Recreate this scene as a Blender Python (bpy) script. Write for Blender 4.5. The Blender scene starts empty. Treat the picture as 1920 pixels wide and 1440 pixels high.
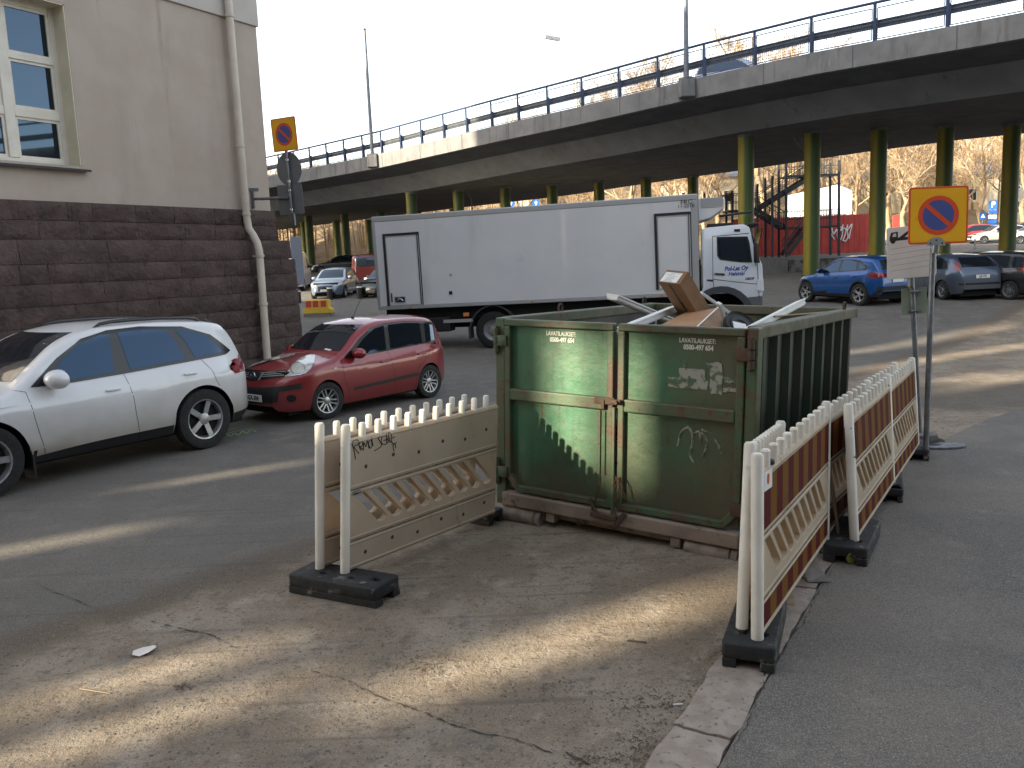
import bpy, bmesh, math, random
from mathutils import Vector as V, Matrix
from mathutils.bvhtree import BVHTree
sc = bpy.context.scene
COL = sc.collection
random.seed(7)
R_ = math.radians

# ---------------------------------------------------------------- camera
F_PX, CX, CY, CAM_H = 1570.0, 960.0, 720.0, 2.4
PITCH, ROLL = R_(8.25), R_(2.34)
FWD = V((0, math.cos(PITCH), -math.sin(PITCH)))
_r0 = V((1, 0, 0)); _u0 = _r0.cross(FWD)
RIGHT = math.cos(ROLL) * _r0 - math.sin(ROLL) * _u0
UP = math.sin(ROLL) * _r0 + math.cos(ROLL) * _u0
CAM = V((0, 0, CAM_H))
cd = bpy.data.cameras.new('camera'); cam = bpy.data.objects.new('camera', cd); COL.objects.link(cam)
cd.sensor_fit = 'HORIZONTAL'; cd.sensor_width = 36.0; cd.lens = 36.0 * F_PX / 1920.0
cd.clip_start = 0.05; cd.clip_end = 3000
cam.matrix_world = Matrix(((RIGHT.x, UP.x, -FWD.x, CAM.x), (RIGHT.y, UP.y, -FWD.y, CAM.y), (RIGHT.z, UP.z, -FWD.z, CAM.z), (0, 0, 0, 1)))
sc.camera = cam

# ---------------------------------------------------------------- light
SUN_AZ, SUN_EL = R_(60), R_(18)                  # light travels towards azimuth 60 deg (right of forward)
w = bpy.data.worlds.new('World'); sc.world = w; w.use_nodes = True
_nt = w.node_tree
_bg = _nt.nodes['Background']; _sky = _nt.nodes.new('ShaderNodeTexSky')
_sky.sky_type = 'NISHITA'; _sky.sun_disc = False
_sky.sun_elevation = R_(22); _sky.sun_rotation = SUN_AZ + math.pi
_sky.air_density = 1.0; _sky.dust_density = 1.2; _sky.ozone_density = 1.0
_hs = _nt.nodes.new('ShaderNodeHueSaturation'); _hs.inputs['Saturation'].default_value = .58
_wm = _nt.nodes.new('ShaderNodeMix'); _wm.data_type = 'RGBA'; _wm.blend_type = 'MULTIPLY'; _wm.inputs[0].default_value = 1.0; _wm.inputs[7].default_value = (1.0, .945, .86, 1)
_nt.links.new(_sky.outputs[0], _hs.inputs['Color']); _nt.links.new(_hs.outputs[0], _wm.inputs[6]); _nt.links.new(_wm.outputs[2], _bg.inputs[0]); _bg.inputs[1].default_value = 0.15
sd = bpy.data.lights.new('sun', 'SUN'); sd.energy = 4.4; sd.angle = R_(0.9); sd.color = (1.0, 0.87, 0.64)
sun = bpy.data.objects.new('sun', sd); COL.objects.link(sun)
SUN_DIR = V((math.sin(SUN_AZ) * math.cos(SUN_EL), math.cos(SUN_AZ) * math.cos(SUN_EL), -math.sin(SUN_EL)))
sun.rotation_euler = SUN_DIR.to_track_quat('-Z', 'Y').to_euler()
sun.location = (-20, -12, 30)
sc.view_settings.view_transform = 'Standard'; sc.view_settings.look = 'None'
sc.view_settings.gamma = 1.0; sc.view_settings.exposure = 1.98
sc.view_settings.use_curve_mapping = False
sc.cycles.max_bounces = 8; sc.cycles.diffuse_bounces = 4; sc.cycles.glossy_bounces = 3
sc.cycles.transmission_bounces = 6; sc.cycles.transparent_max_bounces = 8

# ---------------------------------------------------------------- where things stand
def ss(a, b, v):
    t = min(1, max(0, (v - a) / (b - a))); return t * t * (3 - 2 * t)
def terr(x, y):
    z = 0.042 * max(0, min(y, 95) - 20) + 0.3 * ss(20, 27, y) * ss(5, 12, x)
    if y > 92: z += 0.34 * (y - 92) * ss(92, 110, y) if y < 170 else 0.34 * 78
    return z
def ray(px, py): return FWD + RIGHT * ((px - CX) / F_PX) - UP * ((py - CY) / F_PX)
def gz(px, py, z=0.0):
    d = ray(px, py); return CAM + d * ((z - CAM.z) / d.z)
def at(px, py, Y):
    d = ray(px, py); return CAM + d * (Y / d.y)
def gt(px, py):
    d = ray(px, py); t = 2.0
    while t < 200:
        p = CAM + d * t
        if p.z <= terr(p.x, p.y): return p
        t += 0.03
    return p
def onplane(px, py, P, n):
    d = ray(px, py); return CAM + d * ((P - CAM).dot(n) / d.dot(n))

# ---------------------------------------------------------------- materials
class N:
    def __init__(s, name):
        s.m = bpy.data.materials.new(name); s.m.use_nodes = True; s.t = s.m.node_tree
        s.b = s.t.nodes['Principled BSDF']; s._tc = None
    def n(s, typ, **kw):
        nd = s.t.nodes.new('ShaderNode' + typ)
        for k, v in kw.items(): setattr(nd, k, v)
        return nd
    def l(s, a, b): s.t.links.new(a, b)
    def tc(s, which='Object', stretch=None):
        if s._tc is None: s._tc = s.n('TexCoord')
        o = s._tc.outputs[which]
        if stretch:
            mp = s.n('Mapping'); mp.inputs['Scale'].default_value = stretch; s.l(o, mp.inputs[0]); o = mp.outputs[0]
        return o
    def noise(s, scale, detail=5, rough=.55, stretch=None, dist=0.0):
        nd = s.n('TexNoise'); nd.inputs['Scale'].default_value = scale; nd.inputs['Detail'].default_value = detail
        nd.inputs['Roughness'].default_value = rough; nd.inputs['Distortion'].default_value = dist
        s.l(s.tc(stretch=stretch), nd.inputs['Vector']); return nd.outputs['Fac']
    def ramp(s, fac, lo, hi, a=0.0, b=1.0):
        nd = s.n('MapRange'); nd.interpolation_type = 'SMOOTHSTEP'
        s.l(fac, nd.inputs[0]); nd.inputs[1].default_value = lo; nd.inputs[2].default_value = hi
        nd.inputs[3].default_value = a; nd.inputs[4].default_value = b; return nd.outputs[0]
    def math(s, op, a, b=None):
        nd = s.n('Math', operation=op)
        for i, v in enumerate((a, b)):
            if v is None: continue
            if isinstance(v, (int, float)): nd.inputs[i].default_value = v
            else: s.l(v, nd.inputs[i])
        return nd.outputs[0]
    def mix(s, fac, a, b):
        nd = s.n('Mix', data_type='RGBA')
        for i, v in ((0, fac), (6, a), (7, b)):
            if isinstance(v, (int, float)): nd.inputs[i].default_value = v
            elif isinstance(v, tuple): nd.inputs[i].default_value = (*v[:3], 1)
            else: s.l(v, nd.inputs[i])
        return nd.outputs[2]
    def bump(s, h, strength, dist=.01, prev=None):
        nd = s.n('Bump'); nd.inputs['Strength'].default_value = strength; nd.inputs['Distance'].default_value = dist
        s.l(h, nd.inputs['Height'])
        if prev is not None: s.l(prev, nd.inputs['Normal'])
        return nd.outputs['Normal']
    def out(s, color, rough=.6, normal=None, metal=0.0, coat=0.0, spec=.5):
        for k, v in (('Base Color', color), ('Roughness', rough), ('Metallic', metal), ('Coat Weight', coat), ('Specular IOR Level', spec)):
            if isinstance(v, (int, float)): s.b.inputs[k].default_value = v
            elif isinstance(v, tuple): s.b.inputs[k].default_value = (*v[:3], 1)
            else: s.l(v, s.b.inputs[k])
        if normal is not None: s.l(normal, s.b.inputs['Normal'])
        return s.m

def mat(name, c, c2=None, scale=4, lo=.35, hi=.65, rough=.6, metal=0., coat=0., spec=.5, bump=0., bscale=60, bdist=.01, layers=(), island=0., stretch=None):
    """base colour c varied to c2 by noise; layers = (colour, scale, lo, hi, stretch) of dirt, rust or wear with shapes of their own"""
    q = N(name)
    col = c
    if c2 is not None: col = q.mix(q.ramp(q.noise(scale, stretch=stretch), lo, hi), c, c2)
    if island:
        g = q.n('NewGeometry'); f = q.math('MULTIPLY', g.outputs['Random Per Island'], island)
        col = q.mix(f, col, tuple(x * .35 for x in c[:3]))
    for (lc, ls, l0, l1, st) in layers:
        col = q.mix(q.ramp(q.noise(ls, 7, .62, st), l0, l1), col, lc)
    nrm = q.bump(q.noise(bscale, 6, .6), bump, bdist) if bump else None
    r = rough
    if c2 is not None: r = q.ramp(q.noise(scale * 2.3), .3, .7, max(0, rough - .08), min(1, rough + .1))
    return q.out(col, r, nrm, metal, coat, spec)

M = {}
M['stucco'] = mat('stucco', (.405, .332, .280), (.445, .372, .318), 1.2, rough=.9, bump=.6, bscale=70, bdist=.008, layers=[((.32, .262, .225), .8, .50, .8, (1, 1, .3)), ((.285, .235, .20), 2.4, .60, .8, (1, 1, .10)), ((.45, .385, .335), 5, .64, .8, None)])
M['stone'] = mat('dark_stone', (.076, .047, .041), (.108, .072, .062), 3.2, rough=.85, bump=1.0, bscale=14, bdist=.05, island=.35, layers=[((.035, .028, .026), 6, .55, .72, None), ((.13, .11, .10), 13, .66, .78, None)])
M['mortar'] = mat('mortar', (.045, .037, .034), rough=.95)
M['cream'] = mat('cream_paint', (.68, .64, .56), (.62, .57, .49), 3, rough=.5)
M['pipe'] = mat('pipe_paint', (.58, .51, .43), (.52, .45, .375), 2, rough=.55, layers=[((.33, .29, .25), 3, .6, .75, (1, 1, .2))])
M['sill'] = mat('sill_metal', (.018, .018, .020), rough=.5, metal=.3)
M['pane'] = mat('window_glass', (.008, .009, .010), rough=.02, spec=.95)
M['pane'].node_tree.nodes['Principled BSDF'].inputs['Specular Tint'].default_value = (.45, .68, 1.0, 1)  # blue tint paints a bluer sky reflection into the panes
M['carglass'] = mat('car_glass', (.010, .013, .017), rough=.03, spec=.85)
M['carglass'].node_tree.nodes['Principled BSDF'].inputs['Specular Tint'].default_value = (.38, .62, 1.0, 1)  # specular tint colours the mirrored sky blue on car windows
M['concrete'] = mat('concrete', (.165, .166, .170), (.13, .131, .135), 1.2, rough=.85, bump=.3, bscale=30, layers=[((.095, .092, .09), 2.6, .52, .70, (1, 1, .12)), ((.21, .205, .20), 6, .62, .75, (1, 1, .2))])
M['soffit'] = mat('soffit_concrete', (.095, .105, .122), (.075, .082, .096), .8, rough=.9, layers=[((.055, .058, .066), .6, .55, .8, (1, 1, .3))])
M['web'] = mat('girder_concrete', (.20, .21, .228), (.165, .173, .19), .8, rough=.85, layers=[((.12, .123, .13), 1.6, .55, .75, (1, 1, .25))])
M['rail'] = mat('railing_paint', (.018, .035, .085), (.028, .048, .10), 6, rough=.5)
M['guard'] = mat('guardrail_steel', (.070, .078, .092), (.05, .056, .066), 3, rough=.5, metal=.3)
M['galv'] = mat('galvanised_steel', (.24, .25, .27), (.17, .18, .20), 7, rough=.42, metal=.75, layers=[((.12, .125, .13), 12, .55, .75, None)])
M['lamppost'] = mat('lamp_post_steel', (.13, .145, .18), (.10, .115, .14), 4, rough=.5, metal=.3)
M['black'] = mat('black_plastic', (.010, .010, .011), rough=.55)
M['blackgloss'] = mat('black_gloss', (.012, .012, .014), rough=.2)
M['rubber'] = mat('rubber', (.012, .012, .012), (.020, .019, .018), 12, rough=.85, bump=.3, bscale=60)
M['under'] = mat('underbody', (.006, .006, .006), rough=.9)
M['alloy'] = mat('alloy', (.42, .43, .45), (.33, .34, .35), 9, rough=.35, metal=.8)
M['chrome'] = mat('chrome', (.6, .61, .63), rough=.12, metal=1.)
M['white'] = mat('white_paint', (.74, .74, .74), rough=.4)
M['plate'] = mat('plate_white', (.75, .75, .73), rough=.4)
M['ink'] = mat('black_ink', (.015, .015, .015), rough=.6)
M['blueink'] = mat('blue_lettering', (.02, .06, .30), rough=.4)
M['tail'] = mat('tail_lamp', (.20, .006, .010), rough=.12, coat=.6)
M['amber'] = mat('amber_lamp', (.75, .22, .06), rough=.2)
M['lamp'] = mat('lamp_glass', (.55, .54, .48), (.40, .40, .37), 14, rough=.12, coat=.8)
M['wood'] = mat('raw_wood', (.40, .30, .19), (.30, .21, .13), 3, rough=.7, stretch=(1, 1, 8))
M['card'] = mat('cardboard', (.225, .128, .066), (.195, .108, .055), 5, rough=.8, bump=.15, bscale=50)
M['card2'] = mat('cardboard_inside', (.36, .19, .085), (.30, .155, .07), 4, rough=.75)
M['foam'] = mat('white_board', (.74, .74, .72), (.66, .66, .65), 8, rough=.5)

# ---------------------------------------------------------------- objects
WM = {}
def meta(o, label=None, cat=None, group=None, kind=None):
    if label: o['label'] = label
    if cat: o['category'] = cat
    if group: o['group'] = group
    if kind: o['kind'] = kind
    return o
def thing(name, label, cat, mtx=None, group=None):
    o = bpy.data.objects.new(name, None); o.empty_display_size = .2; COL.objects.link(o)
    if mtx is None: mtx = Matrix.Identity(4)
    if isinstance(mtx, (V, tuple)): mtx = Matrix.Translation(mtx)
    o.matrix_basis = mtx; WM[o.name] = mtx
    return meta(o, label, cat, group)
def link(name, me, m, parent=None, mtx=None):
    o = bpy.data.objects.new(name, me); COL.objects.link(o)
    if m is not None:
        if len(me.materials): me.materials.clear()
        for x in (m if isinstance(m, (list, tuple)) else [m]): me.materials.append(x)
    WM[o.name] = Matrix.Identity(4)
    if parent is not None:
        o.parent = parent; WM[o.name] = WM[parent.name]
    if mtx is not None: o.matrix_basis = mtx; WM[o.name] = mtx
    return o
def obj(name, bm, m, parent=None, world=False, smooth=None, origin=None):
    """world=True: the mesh was made in world coordinates and is brought into its thing's own frame"""
    if isinstance(bm, MB): bm = bm.bm
    if world and parent is not None: bm.transform(WM[parent.name].inverted())
    if origin is not None: bm.transform(Matrix.Translation(-V(origin)))
    bmesh.ops.recalc_face_normals(bm, faces=bm.faces)
    me = bpy.data.meshes.new(name); bm.to_mesh(me); bm.free()
    if smooth is not None:
        me.polygons.foreach_set('use_smooth', [True] * len(me.polygons)); me.set_sharp_from_angle(angle=R_(smooth))
    return link(name, me, m, parent, Matrix.Translation(origin) if origin is not None else None)
class MB:
    def __init__(s): s.bm = bmesh.new()
    def add(s, verts, faces):
        vs = [s.bm.verts.new(v) for v in verts]
        for f in faces:
            try: s.bm.faces.new([vs[i] for i in f])
            except ValueError: pass
        return s
    def boxm(s, mtx, sx, sy, sz, bev=0.0, seg=2):
        t = bmesh.new(); bmesh.ops.create_cube(t, size=1)
        bmesh.ops.scale(t, vec=(sx, sy, sz), verts=t.verts)
        if bev: bmesh.ops.bevel(t, geom=t.edges[:], offset=bev, segments=seg, affect='EDGES', profile=.5)
        t.transform(mtx); return s.merge(t)
    def box(s, a, b, bev=0.0, seg=2):
        a, b = V(a), V(b); c = (a + b) / 2; d = b - a
        return s.boxm(Matrix.Translation(c), abs(d.x), abs(d.y), abs(d.z), bev, seg)
    def merge(s, t):
        me = bpy.data.meshes.new('tmp'); t.to_mesh(me); t.free(); s.bm.from_mesh(me); bpy.data.meshes.remove(me); return s
    def bar(s, p0, p1, wx, wy, up=(0, 0, 1), bev=0.0):
        p0, p1 = V(p0), V(p1); z = (p1 - p0); L = z.length; z.normalize()
        x = V(up).cross(z)
        if x.length < 1e-4: x = V((1, 0, 0)).cross(z)
        x.normalize(); y = z.cross(x)
        m = Matrix(((x.x, y.x, z.x, 0), (x.y, y.y, z.y, 0), (x.z, y.z, z.z, 0), (0, 0, 0, 1))); m.translation = (p0 + p1) / 2
        return s.boxm(m, wx, wy, L, bev)
    def tube(s, pts, r, seg=8, cap=True):
        pts = [V(p) for p in pts]; rr = r if isinstance(r, (list, tuple)) else [r] * len(pts)
        rings = []; px = None
        for i, p in enumerate(pts):
            t = (pts[min(i + 1, len(pts) - 1)] - pts[max(i - 1, 0)]).normalized()
            if px is None:
                px = t.cross(V((0, 0, 1)))
                if px.length < .05: px = t.cross(V((1, 0, 0)))
            px = (px - t * px.dot(t)).normalized(); py = t.cross(px)
            rings.append([s.bm.verts.new(p + (px * math.cos(2 * math.pi * k / seg) + py * math.sin(2 * math.pi * k / seg)) * rr[i]) for k in range(seg)])
        for a, b in zip(rings, rings[1:]):
            for k in range(seg): s.bm.faces.new((a[k], a[(k + 1) % seg], b[(k + 1) % seg], b[k]))
        if cap:
            s.bm.faces.new(rings[0][::-1]); s.bm.faces.new(rings[-1])
        return s
    def lathe(s, prof, mtx=None, seg=24, caps=True):
        """prof = (radius, height) pairs round local z"""
        mtx = mtx or Matrix.Identity(4); rings = []
        for r, h in prof:
            rings.append([s.bm.verts.new(mtx @ V((r * math.cos(2 * math.pi * k / seg), r * math.sin(2 * math.pi * k / seg), h))) for k in range(seg)])
        for a, b in zip(rings, rings[1:]):
            for k in range(seg): s.bm.faces.new((a[k], a[(k + 1) % seg], b[(k + 1) % seg], b[k]))
        if caps:
            if prof[0][0] > 1e-5: s.bm.faces.new(rings[0][::-1])
            if prof[-1][0] > 1e-5: s.bm.faces.new(rings[-1])
        return s
    def prism(s, poly, d, mtx=None, bev=0.0):
        """polygon in local xy pushed along local z from 0 to d"""
        t = bmesh.new(); vs = [t.verts.new((x, y, 0)) for x, y in poly]; f = t.faces.new(vs)
        g = bmesh.ops.extrude_face_region(t, geom=[f]); bmesh.ops.translate(t, vec=(0, 0, d), verts=[e for e in g['geom'] if isinstance(e, bmesh.types.BMVert)])
        bmesh.ops.recalc_face_normals(t, faces=t.faces)
        if bev: bmesh.ops.bevel(t, geom=t.edges[:], offset=bev, segments=2, affect='EDGES', profile=.5)
        if mtx is not None: t.transform(mtx)
        return s.merge(t)
def frame(o, x, y, z):
    x, y, z = V(x), V(y), V(z)
    m = Matrix(((x.x, y.x, z.x, 0), (x.y, y.y, z.y, 0), (x.z, y.z, z.z, 0), (0, 0, 0, 1))); m.translation = V(o); return m
def face_frame(o, x, n):
    """x to the reader's right, n towards the reader"""
    x = V(x).normalized(); n = V(n); n = (n - x * n.dot(x)).normalized(); return frame(o, x, n.cross(x), n)
def me_from_curve(cu, bevel=0):
    t = bpy.data.objects.new('tmp', cu); COL.objects.link(t)
    dg = bpy.context.evaluated_depsgraph_get(); dg.update()
    me = bpy.data.meshes.new_from_object(t.evaluated_get(dg)); bpy.data.objects.remove(t); bpy.data.curves.remove(cu); return me
def text(body, size, mtx, m, parent, name='lettering', ext=.0015, shear=0., off=0., sx=1., align='CENTER', sp=1.):
    cu = bpy.data.curves.new('t', 'FONT'); cu.body = body; cu.size = size; cu.extrude = ext; cu.shear = shear; cu.offset = off
    cu.align_x = align; cu.align_y = 'CENTER'; cu.space_character = sp; cu.resolution_u = 3
    me = me_from_curve(cu); me.transform(mtx @ Matrix.Diagonal((sx, 1, 1, 1))); me.name = name
    return link(name, me, m, parent)
def sheet(outer, holes=(), thick=.004, bev=0.):
    """flat plate with holes in local xy, as mesh"""
    cu = bpy.data.curves.new('s', 'CURVE'); cu.dimensions = '2D'; cu.fill_mode = 'BOTH'; cu.extrude = thick / 2; cu.bevel_depth = bev; cu.bevel_resolution = 1
    for pl in [outer] + list(holes):
        sp = cu.splines.new('POLY'); sp.points.add(len(pl) - 1); sp.use_cyclic_u = True
        for p, q in zip(sp.points, pl): p.co = (q[0], q[1], 0, 1)
    return me_from_curve(cu)
def plate(name, outer, m, parent, mtx, holes=(), thick=.004, bev=0.):
    me = sheet(outer, holes, thick, bev); me.transform(mtx); me.name = name; return link(name, me, m, parent)
def circ(cx, cy, r, n=32, rx=None): return [(cx + (rx or r) * math.cos(2 * math.pi * k / n), cy + r * math.sin(2 * math.pi * k / n)) for k in range(n)]
def rrect(x0, y0, x1, y1, r, n=4):
    o = []
    for (cx, cy, a) in ((x1 - r, y1 - r, 0), (x0 + r, y1 - r, 90), (x0 + r, y0 + r, 180), (x1 - r, y0 + r, 270)):
        for k in range(n + 1):
            t = R_(a + 90 * k / n); o.append((cx + r * math.cos(t), cy + r * math.sin(t)))
    return o
def copy_tree(o, mtx=None):
    c = o.copy(); COL.objects.link(c); WM[c.name] = WM[o.name]
    if mtx is not None: c.matrix_basis = mtx; WM[c.name] = mtx
    for ch in list(o.children):
        d = ch.copy(); COL.objects.link(d); d.parent = c; WM[d.name] = WM[c.name]
        for g in list(ch.children):
            e = g.copy(); COL.objects.link(e); e.parent = d; WM[e.name] = WM[c.name]
    return c
def strokes(lines, mtx, r, seg=4):
    b = MB()
    for ln in lines: b.tube([mtx @ V((p[0], p[1], 0)) for p in ln], r, seg)
    return b
def smooth_line(pts, n=5):
    o = []
    for i in range(len(pts) - 1):
        p0, p1, p2, p3 = pts[max(i - 1, 0)], pts[i], pts[i + 1], pts[min(i + 2, len(pts) - 1)]
        for k in range(n):
            t = k / n
            o.append(tuple(.5 * (2 * b + (c - a) * t + (2 * a - 5 * b + 4 * c - d) * t * t + (3 * b - a - 3 * c + d) * t ** 3) for a, b, c, d in zip(p0, p1, p2, p3)))
    o.append(tuple(pts[-1])); return o
# ================================================================ ground
def line_nc(a, b):
    """unit normal towards the camera and offset of the ground line through two points"""
    d = (b - a); d.z = 0; d.normalize(); n = V((d.y, -d.x, 0)); return n, -n.dot(a)
GUT_N, GUT_C = line_nc(gz(0, 1205), gz(600, 1015))
K0 = V((0.62, 3.75, 0)); KD = V((0.512, 0.859, 0)).normalized(); KP = V((KD.y, -KD.x, 0))
KW = 0.30
def ground_mat():
    q = N('asphalt_and_dirt'); P = q.tc()
    sep = q.n('SeparateXYZ'); q.l(P, sep.inputs[0]); X, Y = sep.outputs[0], sep.outputs[1]
    lowf = q.noise(.35, 4); mid = q.noise(2.2, 6, .6); hi = q.noise(26, 5, .65); grain = q.noise(130, 3, .6)
    asph = q.mix(q.ramp(lowf, .35, .65), (.112, .103, .093), (.150, .136, .120))
    asph = q.mix(q.ramp(mid, .45, .75), asph, (.185, .164, .140))
    # dusty parking strip between gutter line and kerb
    d = q.math('ADD', q.math('ADD', q.math('MULTIPLY', X, GUT_N.x), q.math('MULTIPLY', Y, GUT_N.y)), GUT_C)
    dn = q.math('ADD', d, q.math('MULTIPLY', q.math('SUBTRACT', mid, .5), .9))
    lot = q.ramp(dn, -.12, .22)
    dirt = q.mix(q.ramp(q.noise(1.3, 6, .7), .42, .58), (.260, .198, .137), (.350, .283, .212))
    dirt = q.mix(q.ramp(q.noise(7, 7, .75), .51, .66), dirt, (.150, .117, .088))
    dirt = q.mix(q.math('MULTIPLY', q.ramp(q.noise(2.6, 7, .75), .55, .70), .8), dirt, (.46, .39, .31))
    dirt = q.mix(q.math('MULTIPLY', q.ramp(q.noise(1.7, 7, .75, (1.0, 1.0, 1.0)), .57, .68), .7), dirt, (.15, .138, .128))
    col = q.mix(q.math('MULTIPLY', lot, .85), asph, dirt)
    gut = q.math('MULTIPLY', q.ramp(dn, -.22, .05), q.ramp(dn, .62, .18))
    col = q.mix(q.math('MULTIPLY', gut, .75), col, (.105, .076, .052))
    # bare soil where the pavement ends
    c = gz(1835, 742); dx = q.math('SUBTRACT', X, c.x); dy = q.math('SUBTRACT', Y, c.y)
    rr = q.math('SQRT', q.math('ADD', q.math('MULTIPLY', dx, dx), q.math('MULTIPLY', q.math('MULTIPLY', dy, dy), 3.2)))
    soil = q.ramp(q.math('ADD', rr, q.math('MULTIPLY', mid, 2.2)), 4.2, 2.6)
    col = q.mix(q.math('MULTIPLY', soil, .8), col, (.085, .072, .058))
    # wheel-worn and stained streaks along the street
    col = q.mix(q.math('MULTIPLY', q.ramp(q.noise(.9, 5, .6, (1, .22, 1)), .55, .72), .45), col, (.125, .118, .108))
    # speckle of aggregate
    col = q.mix(q.math('MULTIPLY', q.ramp(grain, .50, .68), .55), col, (.36, .33, .29))
    col = q.mix(q.math('MULTIPLY', q.ramp(q.noise(85, 3, .6), .55, .68), .6), col, (.075, .064, .053))
    col = q.mix(q.math('MULTIPLY', q.ramp(hi, .55, .70), .6), col, (.070, .058, .046))
    def specks(scale, thr, c, amt, prob):
        vo = q.n('TexVoronoi'); vo.inputs['Scale'].default_value = scale; q.l(P, vo.inputs['Vector'])
        sx_ = q.n('SeparateColor'); q.l(vo.outputs['Color'], sx_.inputs[0])
        f_ = q.math('MULTIPLY', q.ramp(vo.outputs['Distance'], thr, thr * .6), q.math('GREATER_THAN', sx_.outputs[0], prob)); return q.mix(q.math('MULTIPLY', f_, amt), col, c)
    col = specks(48, .30, (.045, .037, .03), .8, .80); col = specks(75, .34, (.42, .40, .37), .7, .90); col = specks(19, .22, (.06, .048, .036), .75, .86)
    # tyre drag marks along the street
    st_ = q.n('TexNoise'); st_.inputs['Scale'].default_value = 1; st_.inputs['Detail'].default_value = 5; rm_ = q.n('Mapping'); rm_.inputs['Rotation'].default_value = (0, 0, R_(-52)); rm_.inputs['Scale'].default_value = (.5, 11, 1); q.l(P, rm_.inputs[0]); q.l(rm_.outputs[0], st_.inputs['Vector'])
    col = q.mix(q.math('MULTIPLY', q.ramp(st_.outputs['Fac'], .56, .74), .4), col, (.085, .072, .060))
    leaf = q.mix(q.ramp(q.noise(.5, 6, .7), .35, .65), (.20, .145, .085), (.29, .22, .145))
    col = q.mix(q.ramp(q.math('ADD', Y, q.math('MULTIPLY', lowf, 6)), 93, 97), col, leaf)
    nr = q.bump(q.noise(9, 6, .7), .7, .035)
    nr = q.bump(hi, .95, .018, nr); nr = q.bump(grain, .9, .007, nr)
    return q.out(col, .9, nr, spec=.3)
def axis(bps):
    o = []
    for (a, b, st) in bps:
        n = max(1, round((b - a) / st)); o += [a + (b - a) * k / n for k in range(n)]
    return o + [bps[-1][1]]
xs = axis([(-1500, -160, 670), (-160, -40, 15), (-40, 40, 1.0), (40, 160, 12), (160, 1500, 670)])
ys = axis([(-700, -40, 330), (-40, 0, 10), (0, 45, 1.0), (45, 140, 3), (140, 200, 20), (200, 1500, 650)])
g = MB(); vv = [[g.bm.verts.new((x, y, terr(x, y) if y < 130 else terr(x, 130))) for x in xs] for y in ys]
for j in range(len(ys) - 1):
    for i in range(len(xs) - 1): g.bm.faces.new((vv[j][i], vv[j][i + 1], vv[j + 1][i + 1], vv[j + 1][i]))
meta(obj('ground', g, ground_mat(), smooth=60), kind='structure')

# pavement with granite kerb
def pave_mat():
    q = N('pavement_asphalt'); q.tc()
    lowf = q.noise(.6, 5, .6); mid = q.noise(4, 6, .65); hi = q.noise(42, 5, .7); grain = q.noise(150, 3, .6)
    col = q.mix(q.ramp(lowf, .38, .64), (.102, .095, .088), (.158, .139, .119))
    col = q.mix(q.math('MULTIPLY', q.ramp(mid, .55, .75), .6), col, (.25, .215, .18))
    col = q.mix(q.math('MULTIPLY', q.ramp(grain, .48, .66), .65), col, (.38, .34, .29))
    col = q.mix(q.math('MULTIPLY', q.ramp(q.noise(95, 3, .6), .53, .66), .6), col, (.07, .064, .058))
    col = q.mix(q.math('MULTIPLY', q.ramp(hi, .54, .68), .6), col, (.065, .06, .055))
    nr = q.bump(hi, .8, .008); nr = q.bump(grain, .7, .004, nr); nr = q.bump(mid, .3, .02, nr)
    return q.out(col, .88, nr, spec=.3)
def kpt(t, p, z=0): v = K0 + KD * t + KP * p; return V((v.x, v.y, z))
outer = [kpt(-8, KW + .012), kpt(5.6, KW + .012), gz(1748, 842), gz(1790, 820), gz(1850, 793), gz(1920, 770), gz(2150, 735), gz(2150, 735) + V((6, -20, 0)), V((8, -14, 0))]
pv = smooth_line([(p.x, p.y) for p in outer[1:6]], 6); pl = [(outer[0].x, outer[0].y)] + pv + [(p.x, p.y) for p in outer[6:]]
b = MB(); b.prism([(x, y) for x, y in pl], .042); meta(obj('pavement', b, pave_mat()), kind='structure')
b = MB(); t = -5.0; rnd = random.Random(3)
lens = [1.15, .95, 1.2, .9, 1.05, 1.0, 1.1, .9, 1.0, 1.1, 1.0, .8]
for L in lens:
    if t + L > 6.0: break
    nx, ny = 10, 5; j = lambda a: rnd.uniform(-a, a); base = len(b.bm.verts)
    rows = []
    for i in range(nx + 1):
        row = []
        for k in range(ny + 1):
            e = (i in (0, nx)) or (k in (0, ny))
            p = kpt(t + .012 + (L - .024) * i / nx + j(.006), KW * k / ny + (j(.012) if k in (0, ny) else j(.004)), .052 + j(.003) - (.012 if e else 0))
            row.append(b.bm.verts.new(p))
        rows.append(row)
    for i in range(nx):
        for k in range(ny): b.bm.faces.new((rows[i][k], rows[i + 1][k], rows[i + 1][k + 1], rows[i][k + 1]))
    rim = [rows[i][0] for i in range(nx + 1)] + [rows[nx][k] for k in range(1, ny + 1)] + [rows[i][ny] for i in range(nx - 1, -1, -1)] + [rows[0][k] for k in range(ny - 1, 0, -1)]
    low = [b.bm.verts.new((v.co.x, v.co.y, -.12)) for v in rim]
    for i in range(len(rim)): b.bm.faces.new((rim[i], rim[(i + 1) % len(rim)], low[(i + 1) % len(rim)], low[i]))
    t += L
granite = mat('kerb_granite', (.275, .220, .180), (.36, .30, .25), 9, rough=.85, bump=.7, bscale=34, bdist=.015, island=.25, layers=[((.13, .105, .085), 22, .55, .7, None), ((.11, .09, .07), 3, .62, .8, None)])
meta(obj('kerb', b, granite, smooth=35), kind='structure')

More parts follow.
